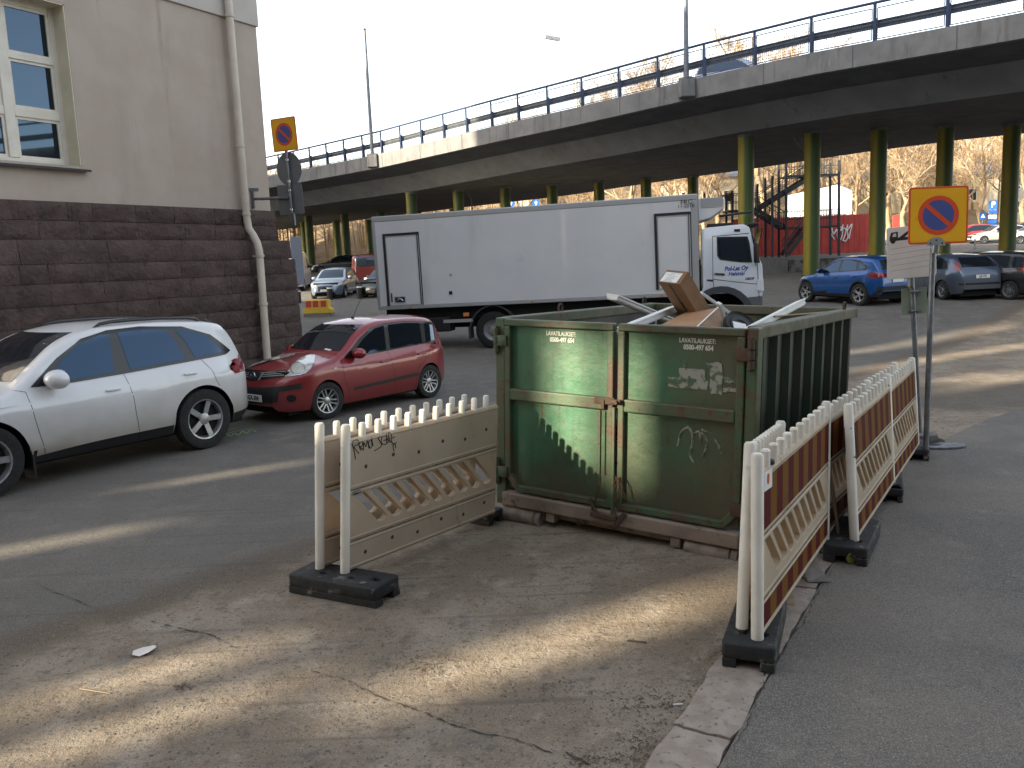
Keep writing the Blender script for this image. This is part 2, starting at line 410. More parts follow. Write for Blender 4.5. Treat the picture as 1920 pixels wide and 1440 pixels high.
# cracks and patch edges in the asphalt
crackm = mat('crack_fill', (.035, .030, .025), (.06, .05, .04), 20, rough=.95)
def crack(pxs, w0, seed, z=.005):
    rnd = random.Random(seed); pts = [gz(*p) for p in pxs]; fine = []
    for a, c in zip(pts, pts[1:]):
        n = max(2, int((c - a).length / .03))
        for k in range(n): fine.append(a.lerp(c, k / n))
    fine.append(pts[-1]); b = MB(); prev = None; off = 0
    for i, p in enumerate(fine):
        d = (fine[min(i + 1, len(fine) - 1)] - fine[max(i - 1, 0)]).normalized(); nrm = V((d.y, -d.x, 0))
        off = off * .8 + rnd.uniform(-.009, .009); ww = w0 * .6 * max(.0, rnd.uniform(-.25, 1.3)) * min(1, .2 + 4 * min(i, len(fine) - 1 - i) / len(fine))
        c = p + nrm * off; v1 = b.bm.verts.new((c.x + nrm.x * ww, c.y + nrm.y * ww, z)); v2 = b.bm.verts.new((c.x - nrm.x * ww, c.y - nrm.y * ww, z))
        if prev: b.bm.faces.new((prev[0], v1, v2, prev[1]))
        prev = (v1, v2)
    meta(obj('crack', b, crackm), kind='structure')
crack([(540, 1245), (640, 1275), (760, 1325), (860, 1362), (960, 1385), (1040, 1415), (1130, 1450)], .010, 1)
crack([(255, 1155), (330, 1178), (390, 1187), (470, 1225)], .008, 2)
crack([(60, 1092), (130, 1120), (190, 1142)], .007, 3)
crack([(95, 1272), (140, 1262), (185, 1247)], .007, 4)
crack([(1060, 1410), (1120, 1440), (1180, 1455)], .016, 5)
crack([(1560, 1075), (1500, 1190), (1440, 1270), (1370, 1440)], .007, 6, .047)

# grit, pebbles and leaf crumbs lying about
rnd = random.Random(11); b = MB()
def pebble(p, s):
    m = Matrix.Translation(p) @ Matrix.Rotation(rnd.uniform(0, 6.3), 4, 'Z') @ Matrix.Diagonal((s * rnd.uniform(.7, 1.5), s, s * rnd.uniform(.4, .75), 1))
    vs = [V((1, 0, 0)), V((.4, .9, .1)), V((-.6, .7, 0)), V((-1, -.1, .1)), V((-.3, -.9, 0)), V((.7, -.7, .1)), V((.1, .1, .9))]
    vs = [m @ (v + V((rnd.uniform(-.2, .2), rnd.uniform(-.2, .2), 0))) for v in vs]
    b.add(vs, [(0, 1, 6), (1, 2, 6), (2, 3, 6), (3, 4, 6), (4, 5, 6), (5, 0, 6)])
def scatter(n, f, s0, s1):
    for _ in range(n):
        p = f(); pebble(p, s0 * (s1 / s0) ** (rnd.random() ** 2.2))
scatter(3200, lambda: gz(rnd.uniform(-40, 1330), 1020 + 460 * rnd.random() ** .8), .002, .011)
scatter(900, lambda: (lambda px: gz(px, 1215 - px * .318 + rnd.gauss(20, 26)))(rnd.uniform(-40, 640)), .002, .010)
scatter(700, lambda: kpt(rnd.uniform(-1, 3), -abs(rnd.gauss(0, .14))), .002, .012)
scatter(500, lambda: gz(rnd.gauss(790, 70), rnd.gauss(1245, 22)), .002, .012)
scatter(500, lambda: gz(rnd.gauss(290, 90), rnd.gauss(1350, 25)), .002, .012)
scatter(600, lambda: gz(rnd.gauss(1010, 120), rnd.gauss(1310, 30)), .002, .010)
scatter(500, lambda: gz(rnd.uniform(940, 1420), rnd.gauss(1055, 22)), .002, .010)
scatter(450, lambda: gz(rnd.uniform(1400, 1940), rnd.uniform(860, 1440), .045), .0015, .006)
scatter(300, lambda: gz(rnd.uniform(1740, 1920), rnd.gauss(760, 28)), .003, .02)
pebm = mat('pebbles', (.21, .18, .145), rough=.9, island=.85)
meta(obj('gravel', b, pebm), kind='stuff')
b = MB()
for (cx, cy, sx, sy, n) in ((795, 1246, 35, 9, 90), (1230, 1320, 45, 14, 130), (1200, 1400, 30, 20, 110), (345, 1290, 14, 5, 40), (1030, 1290, 60, 14, 60), (1130, 1430, 60, 8, 90), (1350, 1245, 12, 20, 60)):
    for _ in range(n):
        p = gz(rnd.gauss(cx, sx), rnd.gauss(cy, sy)); a = rnd.uniform(0, 6.3); L = rnd.uniform(.005, .02)
        b.bar(p + V((0, 0, .004)), p + V((math.cos(a) * L, math.sin(a) * L, rnd.uniform(.004, .014))), rnd.uniform(.002, .006), .002)
meta(obj('leaf_crumbs', b, mat('leaf_crumbs', (.13, .09, .058), rough=.9, island=.7)), kind='stuff')

# ================================================================ stone building
_d = ray(1857, 427); BU = V((_d.x, _d.y, 0)).normalized(); BIN = V((-BU.y, BU.x, 0))
BP = at(500, 390, 18.5); BP.z = 0
bld = thing('stone_building', 'beige rendered building on a dark rough stone base with a tall cream window', 'building', frame(BP, BU, BIN, (0, 0, 1)))
WS0, WS1 = -7.4, 0.11
WX0, WX1, WZ0, WZ1 = -6.15, -4.22, 4.33, 6.98
b = MB()
b.box((WS0, 0, 3.6), (WS1, .55, WZ0)); b.box((WS0, 0, WZ0), (WX0, .55, WZ1)); b.box((WX1, 0, WZ0), (WS1, .55, WZ1)); b.box((WS0, 0, WZ1), (WS1, .55, 7.53))
b.box((WS0, .55, 3.6), (WX0 - .3, 13, 7.5)); b.box((WX1 + .3, .55, 3.6), (WS1, 13, 7.5)); b.box((WX0 - .3, 1.6, 3.6), (WX1 + .3, 13, 7.5))
obj('wall', b, M['stucco'], bld)
b = MB(); b.box((WS0, -.045, 7.533), (WS1 + .04, 13, 21.5), .012); obj('upper_wall', b, mat('stucco_upper', (.46, .42, .38), (.49, .45, .41), 1.5, rough=.9, bump=.4, bscale=90, bdist=.005), bld)
# rough stone courses
def courses(b, s0, s1, rows, y0, y1, seed, dmin=.45, dmax=1.15):
    r = random.Random(seed); ztop = rows[-1][1]; zbot = rows[0][0]
    for (za, zb) in rows:
        yf = lambda z: y0 + (y1 - y0) * (z - zbot) / max(.01, ztop - zbot)
        s = s1
        while s > s0:
            L = r.uniform(dmin, dmax); a = max(s0, s - L)
            if a - s0 < .25: a = s0
            nx = max(3, int((s - a) / .16)); nz = 4; gap = .004; rows_ = []
            for i in range(nx + 1):
                row = []
                for k in range(nz + 1):
                    e = i in (0, nx) or k in (0, nz)
                    x = a + gap + (s - a - 2 * gap) * i / nx; z = za + gap + (zb - za - 2 * gap) * k / nz
                    row.append(b.bm.verts.new((x, yf(z) + (r.uniform(-.008, .008) if e else -.03 + r.uniform(-.035, .03)), z)))
                rows_.append(row)
            for i in range(nx):
                for k in range(nz): b.bm.faces.new((rows_[i][k], rows_[i + 1][k], rows_[i + 1][k + 1], rows_[i][k + 1]))
            rim = [rows_[i][0] for i in range(nx + 1)] + [rows_[nx][k] for k in range(1, nz + 1)] + [rows_[i][nz] for i in range(nx - 1, -1, -1)] + [rows_[0][k] for k in range(nz - 1, 0, -1)]
            bk = [b.bm.verts.new((v.co.x, .12, v.co.z)) for v in rim]
            for i in range(len(rim)): b.bm.faces.new((rim[i], rim[(i + 1) % len(rim)], bk[(i + 1) % len(rim)], bk[i]))
            s = a
b = MB()
courses(b, WS0, WS1 + .40, [(-.1, .28), (.28, .62), (.62, .98), (.98, 1.3), (1.3, 1.66), (1.66, 2.0), (2.0, 2.36), (2.36, 2.68)], -.30, -.22, 5)
courses(b, WS0, WS1 + .34, [(2.68, 3.08)], -.20, -.15, 8, .8, 1.9)
courses(b, WS0, WS1 + .08, [(3.08, 3.4), (3.4, 3.72)], -.055, -.05, 9)
obj('stone_base', b, M['stone'], bld, smooth=50)
b = MB(); b.box((WS0, .0, 3.085), (WS1 + .03, 13, 3.6)); b.box((WS0, -.115, 2.60), (WS1 + .315, 13, 3.08)); b.box((WS0, -.185, -.1), (WS1 + .375, 13, 2.595)); obj('mortar_core', b, M['mortar'], bld)
# window
fy = .30
b = MB(); fw = .11
for (x0, x1, z0, z1) in ((WX0, WX0 + fw, WZ0, WZ1), (WX1 - fw, WX1, WZ0, WZ1), (WX0 + fw, WX1 - fw, WZ0, WZ0 + .10), (WX0 + fw, WX1 - fw, WZ1 - fw, WZ1)):
    b.box((x0, fy, z0), (x1, fy + .12, z1), .008)
cxm = (WX0 + WX1) / 2
b.box((cxm - .085, fy - .012, WZ0 + .1), (cxm + .085, fy + .11, WZ1 - fw), .012)
TR = (5.17, 6.06)
for zt, hh in ((TR[0], .07), (TR[1], .045)):
    for (x0, x1) in ((WX0 + fw, cxm - .085), (cxm + .085, WX1 - fw)): b.box((x0, fy - .004, zt - hh), (x1, fy + .11, zt + hh), .008)
win = obj('window', b, M['cream'], bld)
zz = [WZ0 + .10, TR[0] - .07, TR[0] + .07, TR[1] - .045, TR[1] + .045, WZ1 - fw]
bs = MB()
for (x0, x1) in ((WX0 + fw, cxm - .085), (cxm + .085, WX1 - fw)):
    for k in (0, 2, 4):
        z0, z1 = zz[k], zz[k + 1]; s = .045
        bs.box((x0, fy + .02, z0), (x0 + s, fy + .08, z1)); bs.box((x1 - s, fy + .02, z0), (x1, fy + .08, z1)); bs.box((x0 + s, fy + .02, z0), (x1 - s, fy + .08, z0 + s)); bs.box((x0 + s, fy + .02, z1 - s), (x1 - s, fy + .08, z1))
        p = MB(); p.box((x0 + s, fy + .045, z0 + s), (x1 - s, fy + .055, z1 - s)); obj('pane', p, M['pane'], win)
obj('sash', bs, M['cream'], win)
b = MB(); b.box((WX0 - .3, .56, WZ0 - .3), (WX1 + .3, 1.55, WZ1 + .2)); obj('dark_room', b, M['under'], bld)
b = MB(); b.add([(WX0 - .08, -.12, WZ0 - .10), (WX1 + .09, -.12, WZ0 - .10), (WX1 + .09, -.12, WZ0 - .06), (WX0 - .08, -.12, WZ0 - .06), (WX0 - .04, fy + .02, WZ0 - .03), (WX1 + .04, fy + .02, WZ0 - .03), (WX1 + .04, fy + .02, WZ0 + .012), (WX0 - .04, fy + .02, WZ0 + .012)],
    [(0, 1, 2, 3), (3, 2, 6, 7), (0, 3, 7, 4), (1, 5, 6, 2), (0, 4, 5, 1), (4, 7, 6, 5)]); obj('sill', b, M['sill'], win)
b = MB()
for (x0, x1) in ((WX0 + .004, WX0 + .02), (WX1 - .02, WX1 - .004)): b.box((x0, .004, WZ0 + .012), (x1, fy, WZ1 - .02))
b.box((WX0 + .02, .004, WZ1 - .02), (WX1 - .02, fy, WZ1 - .004)); obj('reveal', b, mat('reveal_paint', (.66, .60, .46), (.60, .54, .41), 3, rough=.6), win)
# drainpipe
pr = .078
def wl(px, py, off):
    P = onplane(px, py, BP + BIN * off, BIN); l = WM[bld.name].inverted() @ P; return (l.x, off, l.z)
pts = [wl(414, -60, -.14), wl(462, 405, -.14), wl(466, 428, -.15), wl(474, 440, -.22), wl(482, 455, -.35), wl(486, 470, -.40), wl(500, 655, -.44)]
pts.append((pts[-1][0], pts[-1][1], .15)); pts[0] = (pts[1][0], pts[1][1], 21)
b = MB(); b.tube(pts, pr, 14)
for (z, y) in ((7.55, -.14), (5.0, -.14), (2.75, -.41), (1.75, -.425), (3.62, -.14)):
    i = 1 if z > 3.2 else 5
    x = pts[1][0] if z > 3.2 else pts[5][0] + (pts[6][0] - pts[5][0]) * (pts[5][2] - z) / max(.1, pts[5][2] - pts[6][2])
    b.lathe([(pr + .002, -.03), (pr + .014, -.028), (pr + .014, .028), (pr + .002, .03)], Matrix.Translation((x, y, z)), 14)
    b.box((x - .012, y, z - .012), (x + .012, -.01 if z > 3.2 else -.2, z + .012))
obj('drainpipe', b, M['pipe'], bld, smooth=40)

# ================================================================ unseen wall and blocks added to keep the street in shade
SU = V((math.sin(SUN_AZ), math.cos(SUN_AZ), 0)); LU = V((SU.y, -SU.x, 0)); TE = math.tan(SUN_EL)
def us(p): return p.x * LU.x + p.y * LU.y, p.x * SU.x + p.y * SU.y
OD = 22.0
holes = []
def slot_ground(a, c, w_, z=0., ext=(0, 0)):
    (u0, s0), (u1, s1) = us(gz(*a)), us(gz(*c)); s0, s1 = min(s0, s1) - ext[0], max(s0, s1) + ext[1]; u = (u0 + u1) / 2
    holes.append((u - w_ / 2, u + w_ / 2, z + (s0 + OD) * TE - .03, z + (s1 + OD) * TE + .05))
STRIPS = [((0, 1030), (280, 990), .30, (1.5, 0)), ((290, 905), (590, 868), .22, (0, 0)), ((150, 1292), (470, 1219), .30, (.2, .1)), ((40, 1414), (560, 1286), .26, (.2, 0)), ((720, 1278), (1365, 1130), .42, (.1, .2)),
          ((1600, 663), (1890, 619), .50, (.5, 0)), ((1600, 691), (1920, 651), .45, (.5, 1)), ((1680, 618), (1890, 590), .5, (0, 0)), ((1753, 588), (1898, 571), .5, (0, 0)), ((1761, 717), (1882, 697), .32, (0, 0)), ((1790, 731), (1918, 703), .4, (0, 1))]
for a, c, w_, e in STRIPS: slot_ground(a, c, w_, 0, e)
CO = V((-.167, 7.739, .169)); CXV = V((.819, -.573, -.029)); CYV = V((.572, .82, -.022)); CZV = V((.036, .001, .999))
def slot_cont(x0, x1, z0, z1):
    (ua, sa), (ub, sb) = us(CO + CXV * x0), us(CO + CXV * x1); s = (sa + sb) / 2
    holes.append((min(ua, ub), max(ua, ub), .15 + z0 + (s + OD) * TE, .15 + z1 + (s + OD) * TE))
SLOTS = [(.62, .98, .40, 1.66), (1.22, 1.44, .40, 1.60)]
for s_ in SLOTS: slot_cont(*s_)
def screen(name, label, u0, u1, s, H, holes, depth, m):
    org = SU * s; t = thing(name, label, 'building', frame(org, LU, -SU, (0, 0, 1)))
    hs = [h for h in holes if h[0] > u0 and h[1] < u1]
    us_ = sorted({u0, u1, *[h[0] for h in hs], *[h[1] for h in hs]}); zs = sorted({-1., H, *[h[2] for h in hs], *[h[3] for h in hs]})
    b = MB(); T = .22
    for i in range(len(us_) - 1):
        for k in range(len(zs) - 1):
            cu, cz = (us_[i] + us_[i + 1]) / 2, (zs[k] + zs[k + 1]) / 2
            if any(h[0] < cu < h[1] and h[2] < cz < h[3] for h in hs): continue
            for y in (0, T): b.add([(us_[i], y, zs[k]), (us_[i + 1], y, zs[k]), (us_[i + 1], y, zs[k + 1]), (us_[i], y, zs[k + 1])], [(0, 1, 2, 3)])
    for h in hs:
        for (a, c) in (((h[0], h[2]), (h[0], h[3])), ((h[1], h[2]), (h[1], h[3])), ((h[0], h[2]), (h[1], h[2])), ((h[0], h[3]), (h[1], h[3]))):
            b.add([(a[0], 0, a[1]), (c[0], 0, c[1]), (c[0], T, c[1]), (a[0], T, a[1])], [(0, 1, 2, 3)])
    for u in (u0, u1): b.add([(u, 0, -1), (u, T, -1), (u, T, H), (u, 0, H)], [(0, 1, 2, 3)])
    b.add([(u0, 0, H), (u1, 0, H), (u1, T, H), (u0, T, H)], [(0, 1, 2, 3)])
    obj('wall', b, m, t)
    if depth:
        b = MB(); b.box((u0, T + .01, -1), (u1, depth, H - .3)); obj('rear_block', b, m, t)
    return t
rnd_ = mat('render_yellow', (.26, .23, .19), (.22, .20, .165), 1, rough=.9)
screen('added_slot_wall', 'tall rendered wall added unseen behind the camera, its narrow openings shaping the sun strips', -17.5, 9, -OD, 28, holes, 0, rnd_)  # added blocker: openings traced back along the sun from the light strips
def block(label, u0, u1, s, H):  # added blockers shading the bridge; the gap between them leaves its sunlit stretch
    t = thing('added_shade_block', label, 'building', frame(SU * s, LU, -SU, (0, 0, 1)))
    b = MB(); b.box((u0, 0, -1), (u1, 9, H)); obj('wall', b, rnd_, t)
    b = MB()
    for k in range(int((u1 - u0) / 3.2)):
        for f in range(int(H / 3.3)):
            x = u0 + 1.2 + k * 3.2; z = 1.4 + f * 3.3; b.box((x, -.03, z), (x + 1.2, .02, z + 1.6))
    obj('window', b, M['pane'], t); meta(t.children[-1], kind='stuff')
    b = MB(); b.add([(u0 - .3, -.3, H), (u1 + .3, -.3, H), (u1 + .3, 9.3, H), (u0 - .3, 9.3, H), (u0 - .3, 4.5, H + 2.2), (u1 + .3, 4.5, H + 2.2)], [(0, 1, 5, 4), (2, 3, 4, 5), (0, 4, 3), (1, 2, 5), (0, 3, 2, 1)])
    obj('roof', b, M['sill'], t)
t = thing('added_shade_block', 'long dark rendered block added unseen behind the camera to cut light', 'building', (18, -13, 0)); b = MB(); b.box((-12, -25, -1), (60, -13, 17)); obj('wall', b, rnd_, t, world=True)  # added to hold back sky light from behind and deepen shade under cars
b = MB()
for k in range(20):
    for f in range(4): b.box((-9 + k * 3.2, -13.02, 1.5 + f * 3.8), (-7.7 + k * 3.2, -12.96, 3.3 + f * 3.8))
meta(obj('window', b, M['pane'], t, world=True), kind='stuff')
block('rendered block added unseen to shade the bridge, nearer the bridge lamp', -41.5, -29.5, -9, 23)
block('rendered block added unseen to shade the bridge, farthest up the side street', -76, -50.0, -9, 23)
# ================================================================ viaduct
E0 = V((8.6, 37.3, 0)); EU = V((-.717, .697, 0)).normalized(); EI = V((EU.y, -EU.x, 0))
if EI.y < 0: EI = -EI
ZT = [(-40, 9.75), (-12, 9.85), (-5, 9.97), (0, 9.92), (6.7, 9.72), (13, 9.6), (23, 9.32), (36, 9.28), (70, 9.0)]
def zt_(s):
    for (a, za), (c, zc) in zip(ZT, ZT[1:]):
        if s <= c: return za + (zc - za) * (s - a) / (c - a)
    return ZT[-1][1]
def ep(s, o=0, dz=0): v = E0 + EU * s + EI * o; return V((v.x, v.y, zt_(s) + dz))
vi = thing('road_bridge', 'wide grey concrete road bridge on yellow and green columns crossing the street', 'bridge', (E0.x, E0.y, 0))
SS = [-40, -30, -20, -12, -8, -5, -2, 0, 3, 6.7, 10, 13, 18, 23, 30, 36, 50, 70]
def loft(b, prof, ss_=SS, cap=True):
    rows = [[b.bm.verts.new(ep(s, o, z)) for o, z in prof] for s in ss_]; n = len(prof)
    for a, c in zip(rows, rows[1:]):
        for k in range(n): b.bm.faces.new((a[k], a[(k + 1) % n], c[(k + 1) % n], c[k]))
    if cap: b.bm.faces.new(rows[0]); b.bm.faces.new(rows[-1][::-1])
b = MB(); loft(b, [(0, 0), (0, -.82), (.32, -.82), (.34, -.70), (.34, 0)])
obj('edge_beam', b, M['concrete'], vi, world=True)
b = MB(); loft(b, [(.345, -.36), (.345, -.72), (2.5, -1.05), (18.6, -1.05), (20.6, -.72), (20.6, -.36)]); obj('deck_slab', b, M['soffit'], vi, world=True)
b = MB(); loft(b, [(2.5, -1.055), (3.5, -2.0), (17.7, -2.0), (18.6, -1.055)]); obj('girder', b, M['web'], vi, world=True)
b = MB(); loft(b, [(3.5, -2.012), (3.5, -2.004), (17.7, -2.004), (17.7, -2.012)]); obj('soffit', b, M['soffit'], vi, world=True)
# columns
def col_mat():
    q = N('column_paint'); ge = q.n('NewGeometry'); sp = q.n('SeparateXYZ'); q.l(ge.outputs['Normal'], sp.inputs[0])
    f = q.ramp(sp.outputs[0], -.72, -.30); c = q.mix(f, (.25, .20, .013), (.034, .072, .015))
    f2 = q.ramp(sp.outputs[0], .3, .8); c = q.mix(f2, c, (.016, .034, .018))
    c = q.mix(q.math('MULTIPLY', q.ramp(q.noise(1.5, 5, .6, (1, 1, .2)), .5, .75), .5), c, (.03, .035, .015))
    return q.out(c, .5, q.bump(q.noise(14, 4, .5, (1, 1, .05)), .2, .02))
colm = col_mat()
def o_of(x, y): return (V((x, y, 0)) - E0).dot(EI)
def s_of(x, y): return (V((x, y, 0)) - E0).dot(EU)
ncol = 0
for (Y, X0, n, r) in ((40.5, 11.45, 9, .37), (57, -6.2, 14, .36), (73.5, -23.2, 15, .36), (82, -31.9, 15, .36), (90, -40.3, 15, .36)):
    for k in range(n):
        x = X0 + 3.13 * k; o = o_of(x, Y)
        if o > 17.4: continue
        zt = zt_(s_of(x, Y)) - 2.0; z0 = terr(x, Y) - .3
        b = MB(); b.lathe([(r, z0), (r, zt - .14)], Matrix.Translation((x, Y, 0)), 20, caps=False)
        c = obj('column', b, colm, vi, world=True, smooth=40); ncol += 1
        if Y < 60:
            b = MB(); b.lathe([(r + .05, zt - .15), (r + .05, zt)], Matrix.Translation((x, Y, 0)), 20); obj('bearing_collar', b, M['concrete'], c, world=True, smooth=30)
# railing
posts = [-24.4, -21.9, -19.5, -17.0, -14.6, -12.15, -9.72, -7.22, -4.8, -2.4, -.05, 2.31, 4.46, 6.69, 8.92, 10.95, 12.92, 14.88, 16.79, 18.76, 20.7, 22.58, 24.5, 26.5, 28.5, 30.5, 32.5, 34.5, 36.5, 38.5, 40.5, 43, 46, 49, 52, 55]
RH = 1.38
b = MB(); b.tube([ep(s, .2, RH) for s in SS], .055, 8)
rail = obj('railing', b, M['rail'], vi, world=True, smooth=40)
for s in posts:
    b = MB(); b.bar(ep(s, .2, -.05), ep(s, .2, RH), .095, .095); b.bar(ep(s, .32, .02), ep(s, .32, .85), .05, .09)
    obj('railing_post', b, M['rail'], rail, world=True)
for i, (a, c) in enumerate(zip(posts, posts[1:])):
    b = MB(); a2, c2 = a + .10, c - .10
    b.bar(ep(a2, .2, RH - .2), ep(c2, .2, RH - .2), .03, .035)
    b.bar(ep(a2, .2, .09), ep(c2, .2, .09), .03, .035)
    if a < 8:
        b.bar(ep(a2, .2, .09), ep(a2, .2, RH - .2), .03, .03); b.bar(ep(c2, .2, .09), ep(c2, .2, RH - .2), .03, .03)
        n = 26
        for k in range(1, n):
            s = a2 + (c2 - a2) * k / n; b.tube([ep(s, .2, .1), ep(s, .2, RH - .2)], .0085, 3, False)
        for k in range(1, 10):
            z = .09 + (RH - .29) * k / 10; b.tube([ep(a2, .2, z), ep(c2, .2, z)], .0085, 3, False)
    obj('mesh_panel', b, M['rail'], rail, world=True)
b = MB(); loft(b, [(.42, .50), (.46, .56), (.42, .64), (.46, .72), (.42, .80), (.38, .80), (.41, .72), (.38, .64), (.41, .56), (.38, .50)])
obj('guardrail', b, M['guard'], vi, world=True)
# formwork joints in the edge beam
for k in range(-7, 14):
    s = k * 3.6 + .7; b = MB(); b.bar(ep(s, -.006, -.80), ep(s, -.006, -.02), .03, .012); obj('joint', b, M['soffit'], vi, world=True)
# rainwater pipes on the girder beside the edge columns
for (px, py, Y) in ((1382, 215, 40.1), (772, 318, 56.4)):
    for dx in (0, .34):
        p = at(px, py, Y) + V((dx, -.05, 0)); b = MB(); b.tube([p + V((0, 0, .75)), p + V((0, 0, -.72))], .045, 8); obj('drain_pipe', b, M['galv'], vi, world=True, smooth=40)
    p = at(px, py, Y) + V((.42, -.05, -.75)); b = MB(); b.box(p - V((.16, .12, .16)), p + V((.16, .12, .12)), .02); obj('junction_box', b, M['concrete'], vi, world=True)
for (a, c, Y) in (((1480, 245), (1520, 300), 41.5), ((866, 340), (884, 372), 58)):
    b = MB(); p, q_ = at(*a, Y), at(*c, Y); b.tube([p + V((-.3, 0, .05)), p, q_, q_ + V((.05, 0, -3))], .05, 8); b.lathe([(.12, -.1), (.17, .0), (.1, .12)], Matrix.Translation(p + V((-.45, 0, .1))), 12)
    obj('drain_pipe', b, M['galv'], vi, world=True, smooth=40)

# lamp posts standing on the bridge edge
def lamp_post(s, label, h=7.3, arm=None):
    t = thing('street_lamp', label, 'street lamp', ep(s, -.12, -.5), 'lamps along the bridge')
    b = MB(); b.box(ep(s, -.12, -.75) - V((.32, .32, 0)), ep(s, -.12, .02) + V((.32, .32, 0)), .05); b.lathe([(.34, 0), (.34, .05)], Matrix.Translation(ep(s, -.12, .02)), 16)
    obj('bracket', b, M['concrete'], t, world=True)
    b = MB(); p = ep(s, -.12, .06); b.tube([p, p + V((0, 0, h * .4)), p + V((0, 0, h))], [.115, .1, .075], 12)
    obj('pole', b, M['lamppost'], t, world=True, smooth=40)
    b = MB(); b.lathe([(.08, 0), (.10, .06), (.03, .12)], Matrix.Translation(p + V((0, 0, h))), 12); obj('pole_cap', b, M['lamppost'], t, world=True, smooth=40)
lamp_post(.62, 'grey lamp post rising from the bridge edge beside the silver car')
lamp_post(23.1, 'grey lamp post on the bridge edge above the sunlit stretch of concrete')
lt = at(1078, 86, 66); t = thing('street_lamp', 'pale curved lamp arm on the far side of the bridge, faint against the sky', 'street lamp', (lt.x, lt.y, 8.3), 'lamps along the bridge')
b = MB(); hd = at(1050, 74, 66); b.tube([V((lt.x, lt.y, 8.3)), V((lt.x, lt.y, lt.z - 1.5)), lt + V((-.1, 0, .0)), at(1066, 78, 66), hd], [.09, .07, .05, .045, .04], 8); pale = mat('pale_lamp_paint', (.62, .62, .64), rough=.4); obj('pole', b, pale, t, world=True, smooth=40)
b = MB(); b.bar(hd, at(1022, 69, 66), .12, .3, bev=.03); obj('lamp_head', b, M['galv'], t, world=True)

# ================================================================ background
bark = mat('bark', (.23, .16, .095), (.34, .25, .155), 2.5, rough=.9, bump=.4, bscale=15, stretch=(1, 1, .3))
twig = mat('bare_twigs', (.26, .18, .11), (.36, .265, .165), 1.2, rough=.9)
HT = []
def tree_proto(name, seed, h, spread, ang):
    r = random.Random(seed); T = MB(); K = MB()
    top = [V((0, 0, -.4))]
    for k in range(1, 9):
        top.append(V((r.gauss(0, .12) * k * .5, r.gauss(0, .12) * k * .5, h * .62 * k / 8)))
    rad = [max(.06, .30 * (h / 18) * (1 - k / 9.5)) for k in range(9)]; rad[0] *= 1.35
    T.tube(top, rad, 8)
    def branch(p, d, L, r0, lvl):
        pts = [p]; q = p; dd = d.normalized(); nseg = 4 if lvl < 3 else 2
        for i in range(nseg):
            dd = (dd + V((r.gauss(0, .16), r.gauss(0, .16), .10 + r.gauss(0, .10)))).normalized(); q = q + dd * (L / nseg); pts.append(q)
        K.tube(pts, [max(.011, r0 * (1 - .8 * i / nseg)) for i in range(nseg + 1)], 5 if lvl == 1 else 3, False)
        if lvl < 4:
            n = (0, 7, 6, 5)[lvl]
            for i in range(n):
                f = .25 + .75 * (i + r.random()) / n; idx = min(nseg - 1, int(f * nseg)); pp = pts[idx].lerp(pts[idx + 1], f * nseg - idx)
                ax = V((r.gauss(0, 1), r.gauss(0, 1), r.gauss(.25, .6))).normalized()
                branch(pp, (dd * .75 + ax * ang).normalized(), L * r.uniform(.38, .6), r0 * .42, lvl + 1)
    for k in range(13):
        f = .30 + .7 * k / 13; idx = min(7, int(f * 8)); p = top[idx].lerp(top[idx + 1], f * 8 - idx); a = k * 2.4 + r.uniform(-.5, .5); up = .45 + .9 * f
        branch(p, V((math.cos(a), math.sin(a), up)), h * spread * (1.15 - .55 * f) * r.uniform(.8, 1.2), .11 * (h / 18), 1)
    top_z = max(v.co.z for v in K.bm.verts)
    t = thing(name, 'bare tree', 'tree', None, 'bare trees beyond the bridge')
    obj('trunk', T, bark, t, smooth=50); obj('crown', K, twig, t); HT.append(top_z)
    return t
protos = [tree_proto('bare_tree', 21, 18, .30, .8), tree_proto('bare_tree', 22, 18, .26, .7), tree_proto('bare_tree', 23, 18, .33, .95)]
used = set()
def tree(px, Y, h, kind, label):
    x = (px - 960) / F_PX * Y; z = terr(x, Y)
    m = Matrix.Translation((x, Y, z)) @ Matrix.Rotation(px * .37, 4, 'Z') @ Matrix.Scale(h / HT[kind], 4)
    if kind in used: o = copy_tree(protos[kind], m)
    else: o = protos[kind]; used.add(kind); o.matrix_basis = m; WM[o.name] = m
    o['label'] = label
for (px, Y, h, k, lab) in (
    (1196, 86, 20.5, 1, 'tall bare tree rising above the bridge left of the near lamp post'),
    (1126, 95, 19, 0, 'bare tree tip showing through the bridge railing left of the tallest crown'),
    (1262, 92, 21.5, 2, 'bare tree behind the silver car on the bridge'),
    (1425, 84, 22.5, 1, 'bare tree behind the mesh railing right of the silver car on the bridge'),
    (1495, 92, 23, 0, 'bare tree behind the white cabin and the stair tower'),
    (985, 100, 18.5, 2, 'bare tree just showing through the railing right of the sunlit concrete'),
    (1352, 96, 19, 0, 'bare tree seen over the cooling unit of the white truck'),
    (1606, 80, 15, 2, 'bare tree with forked limbs right of the white cabin'),
    (1694, 70, 13, 0, 'bare tree with a thick forked trunk just left of the no parking sign'),
    (1842, 76, 14, 1, 'bare tree with a thick trunk right of the no parking sign'),
    (1768, 92, 15, 2, 'bare tree in front of the grey roofed house'),
    (1915, 84, 15, 0, 'bare tree at the right edge beside the pale house'),
    (1640, 98, 14, 1, 'slender bare tree behind the red fence end'),
    (1280, 88, 15, 2, 'bare tree over the roof of the white truck'),
    (600, 98, 10, 1, 'bare tree under the bridge above the silver car'),
    (668, 100, 10, 0, 'bare tree under the bridge above the dark red van'),
    (548, 101, 10, 2, 'bare tree beside the corner of the stone building')):
    tree(px, Y, h, k, lab)
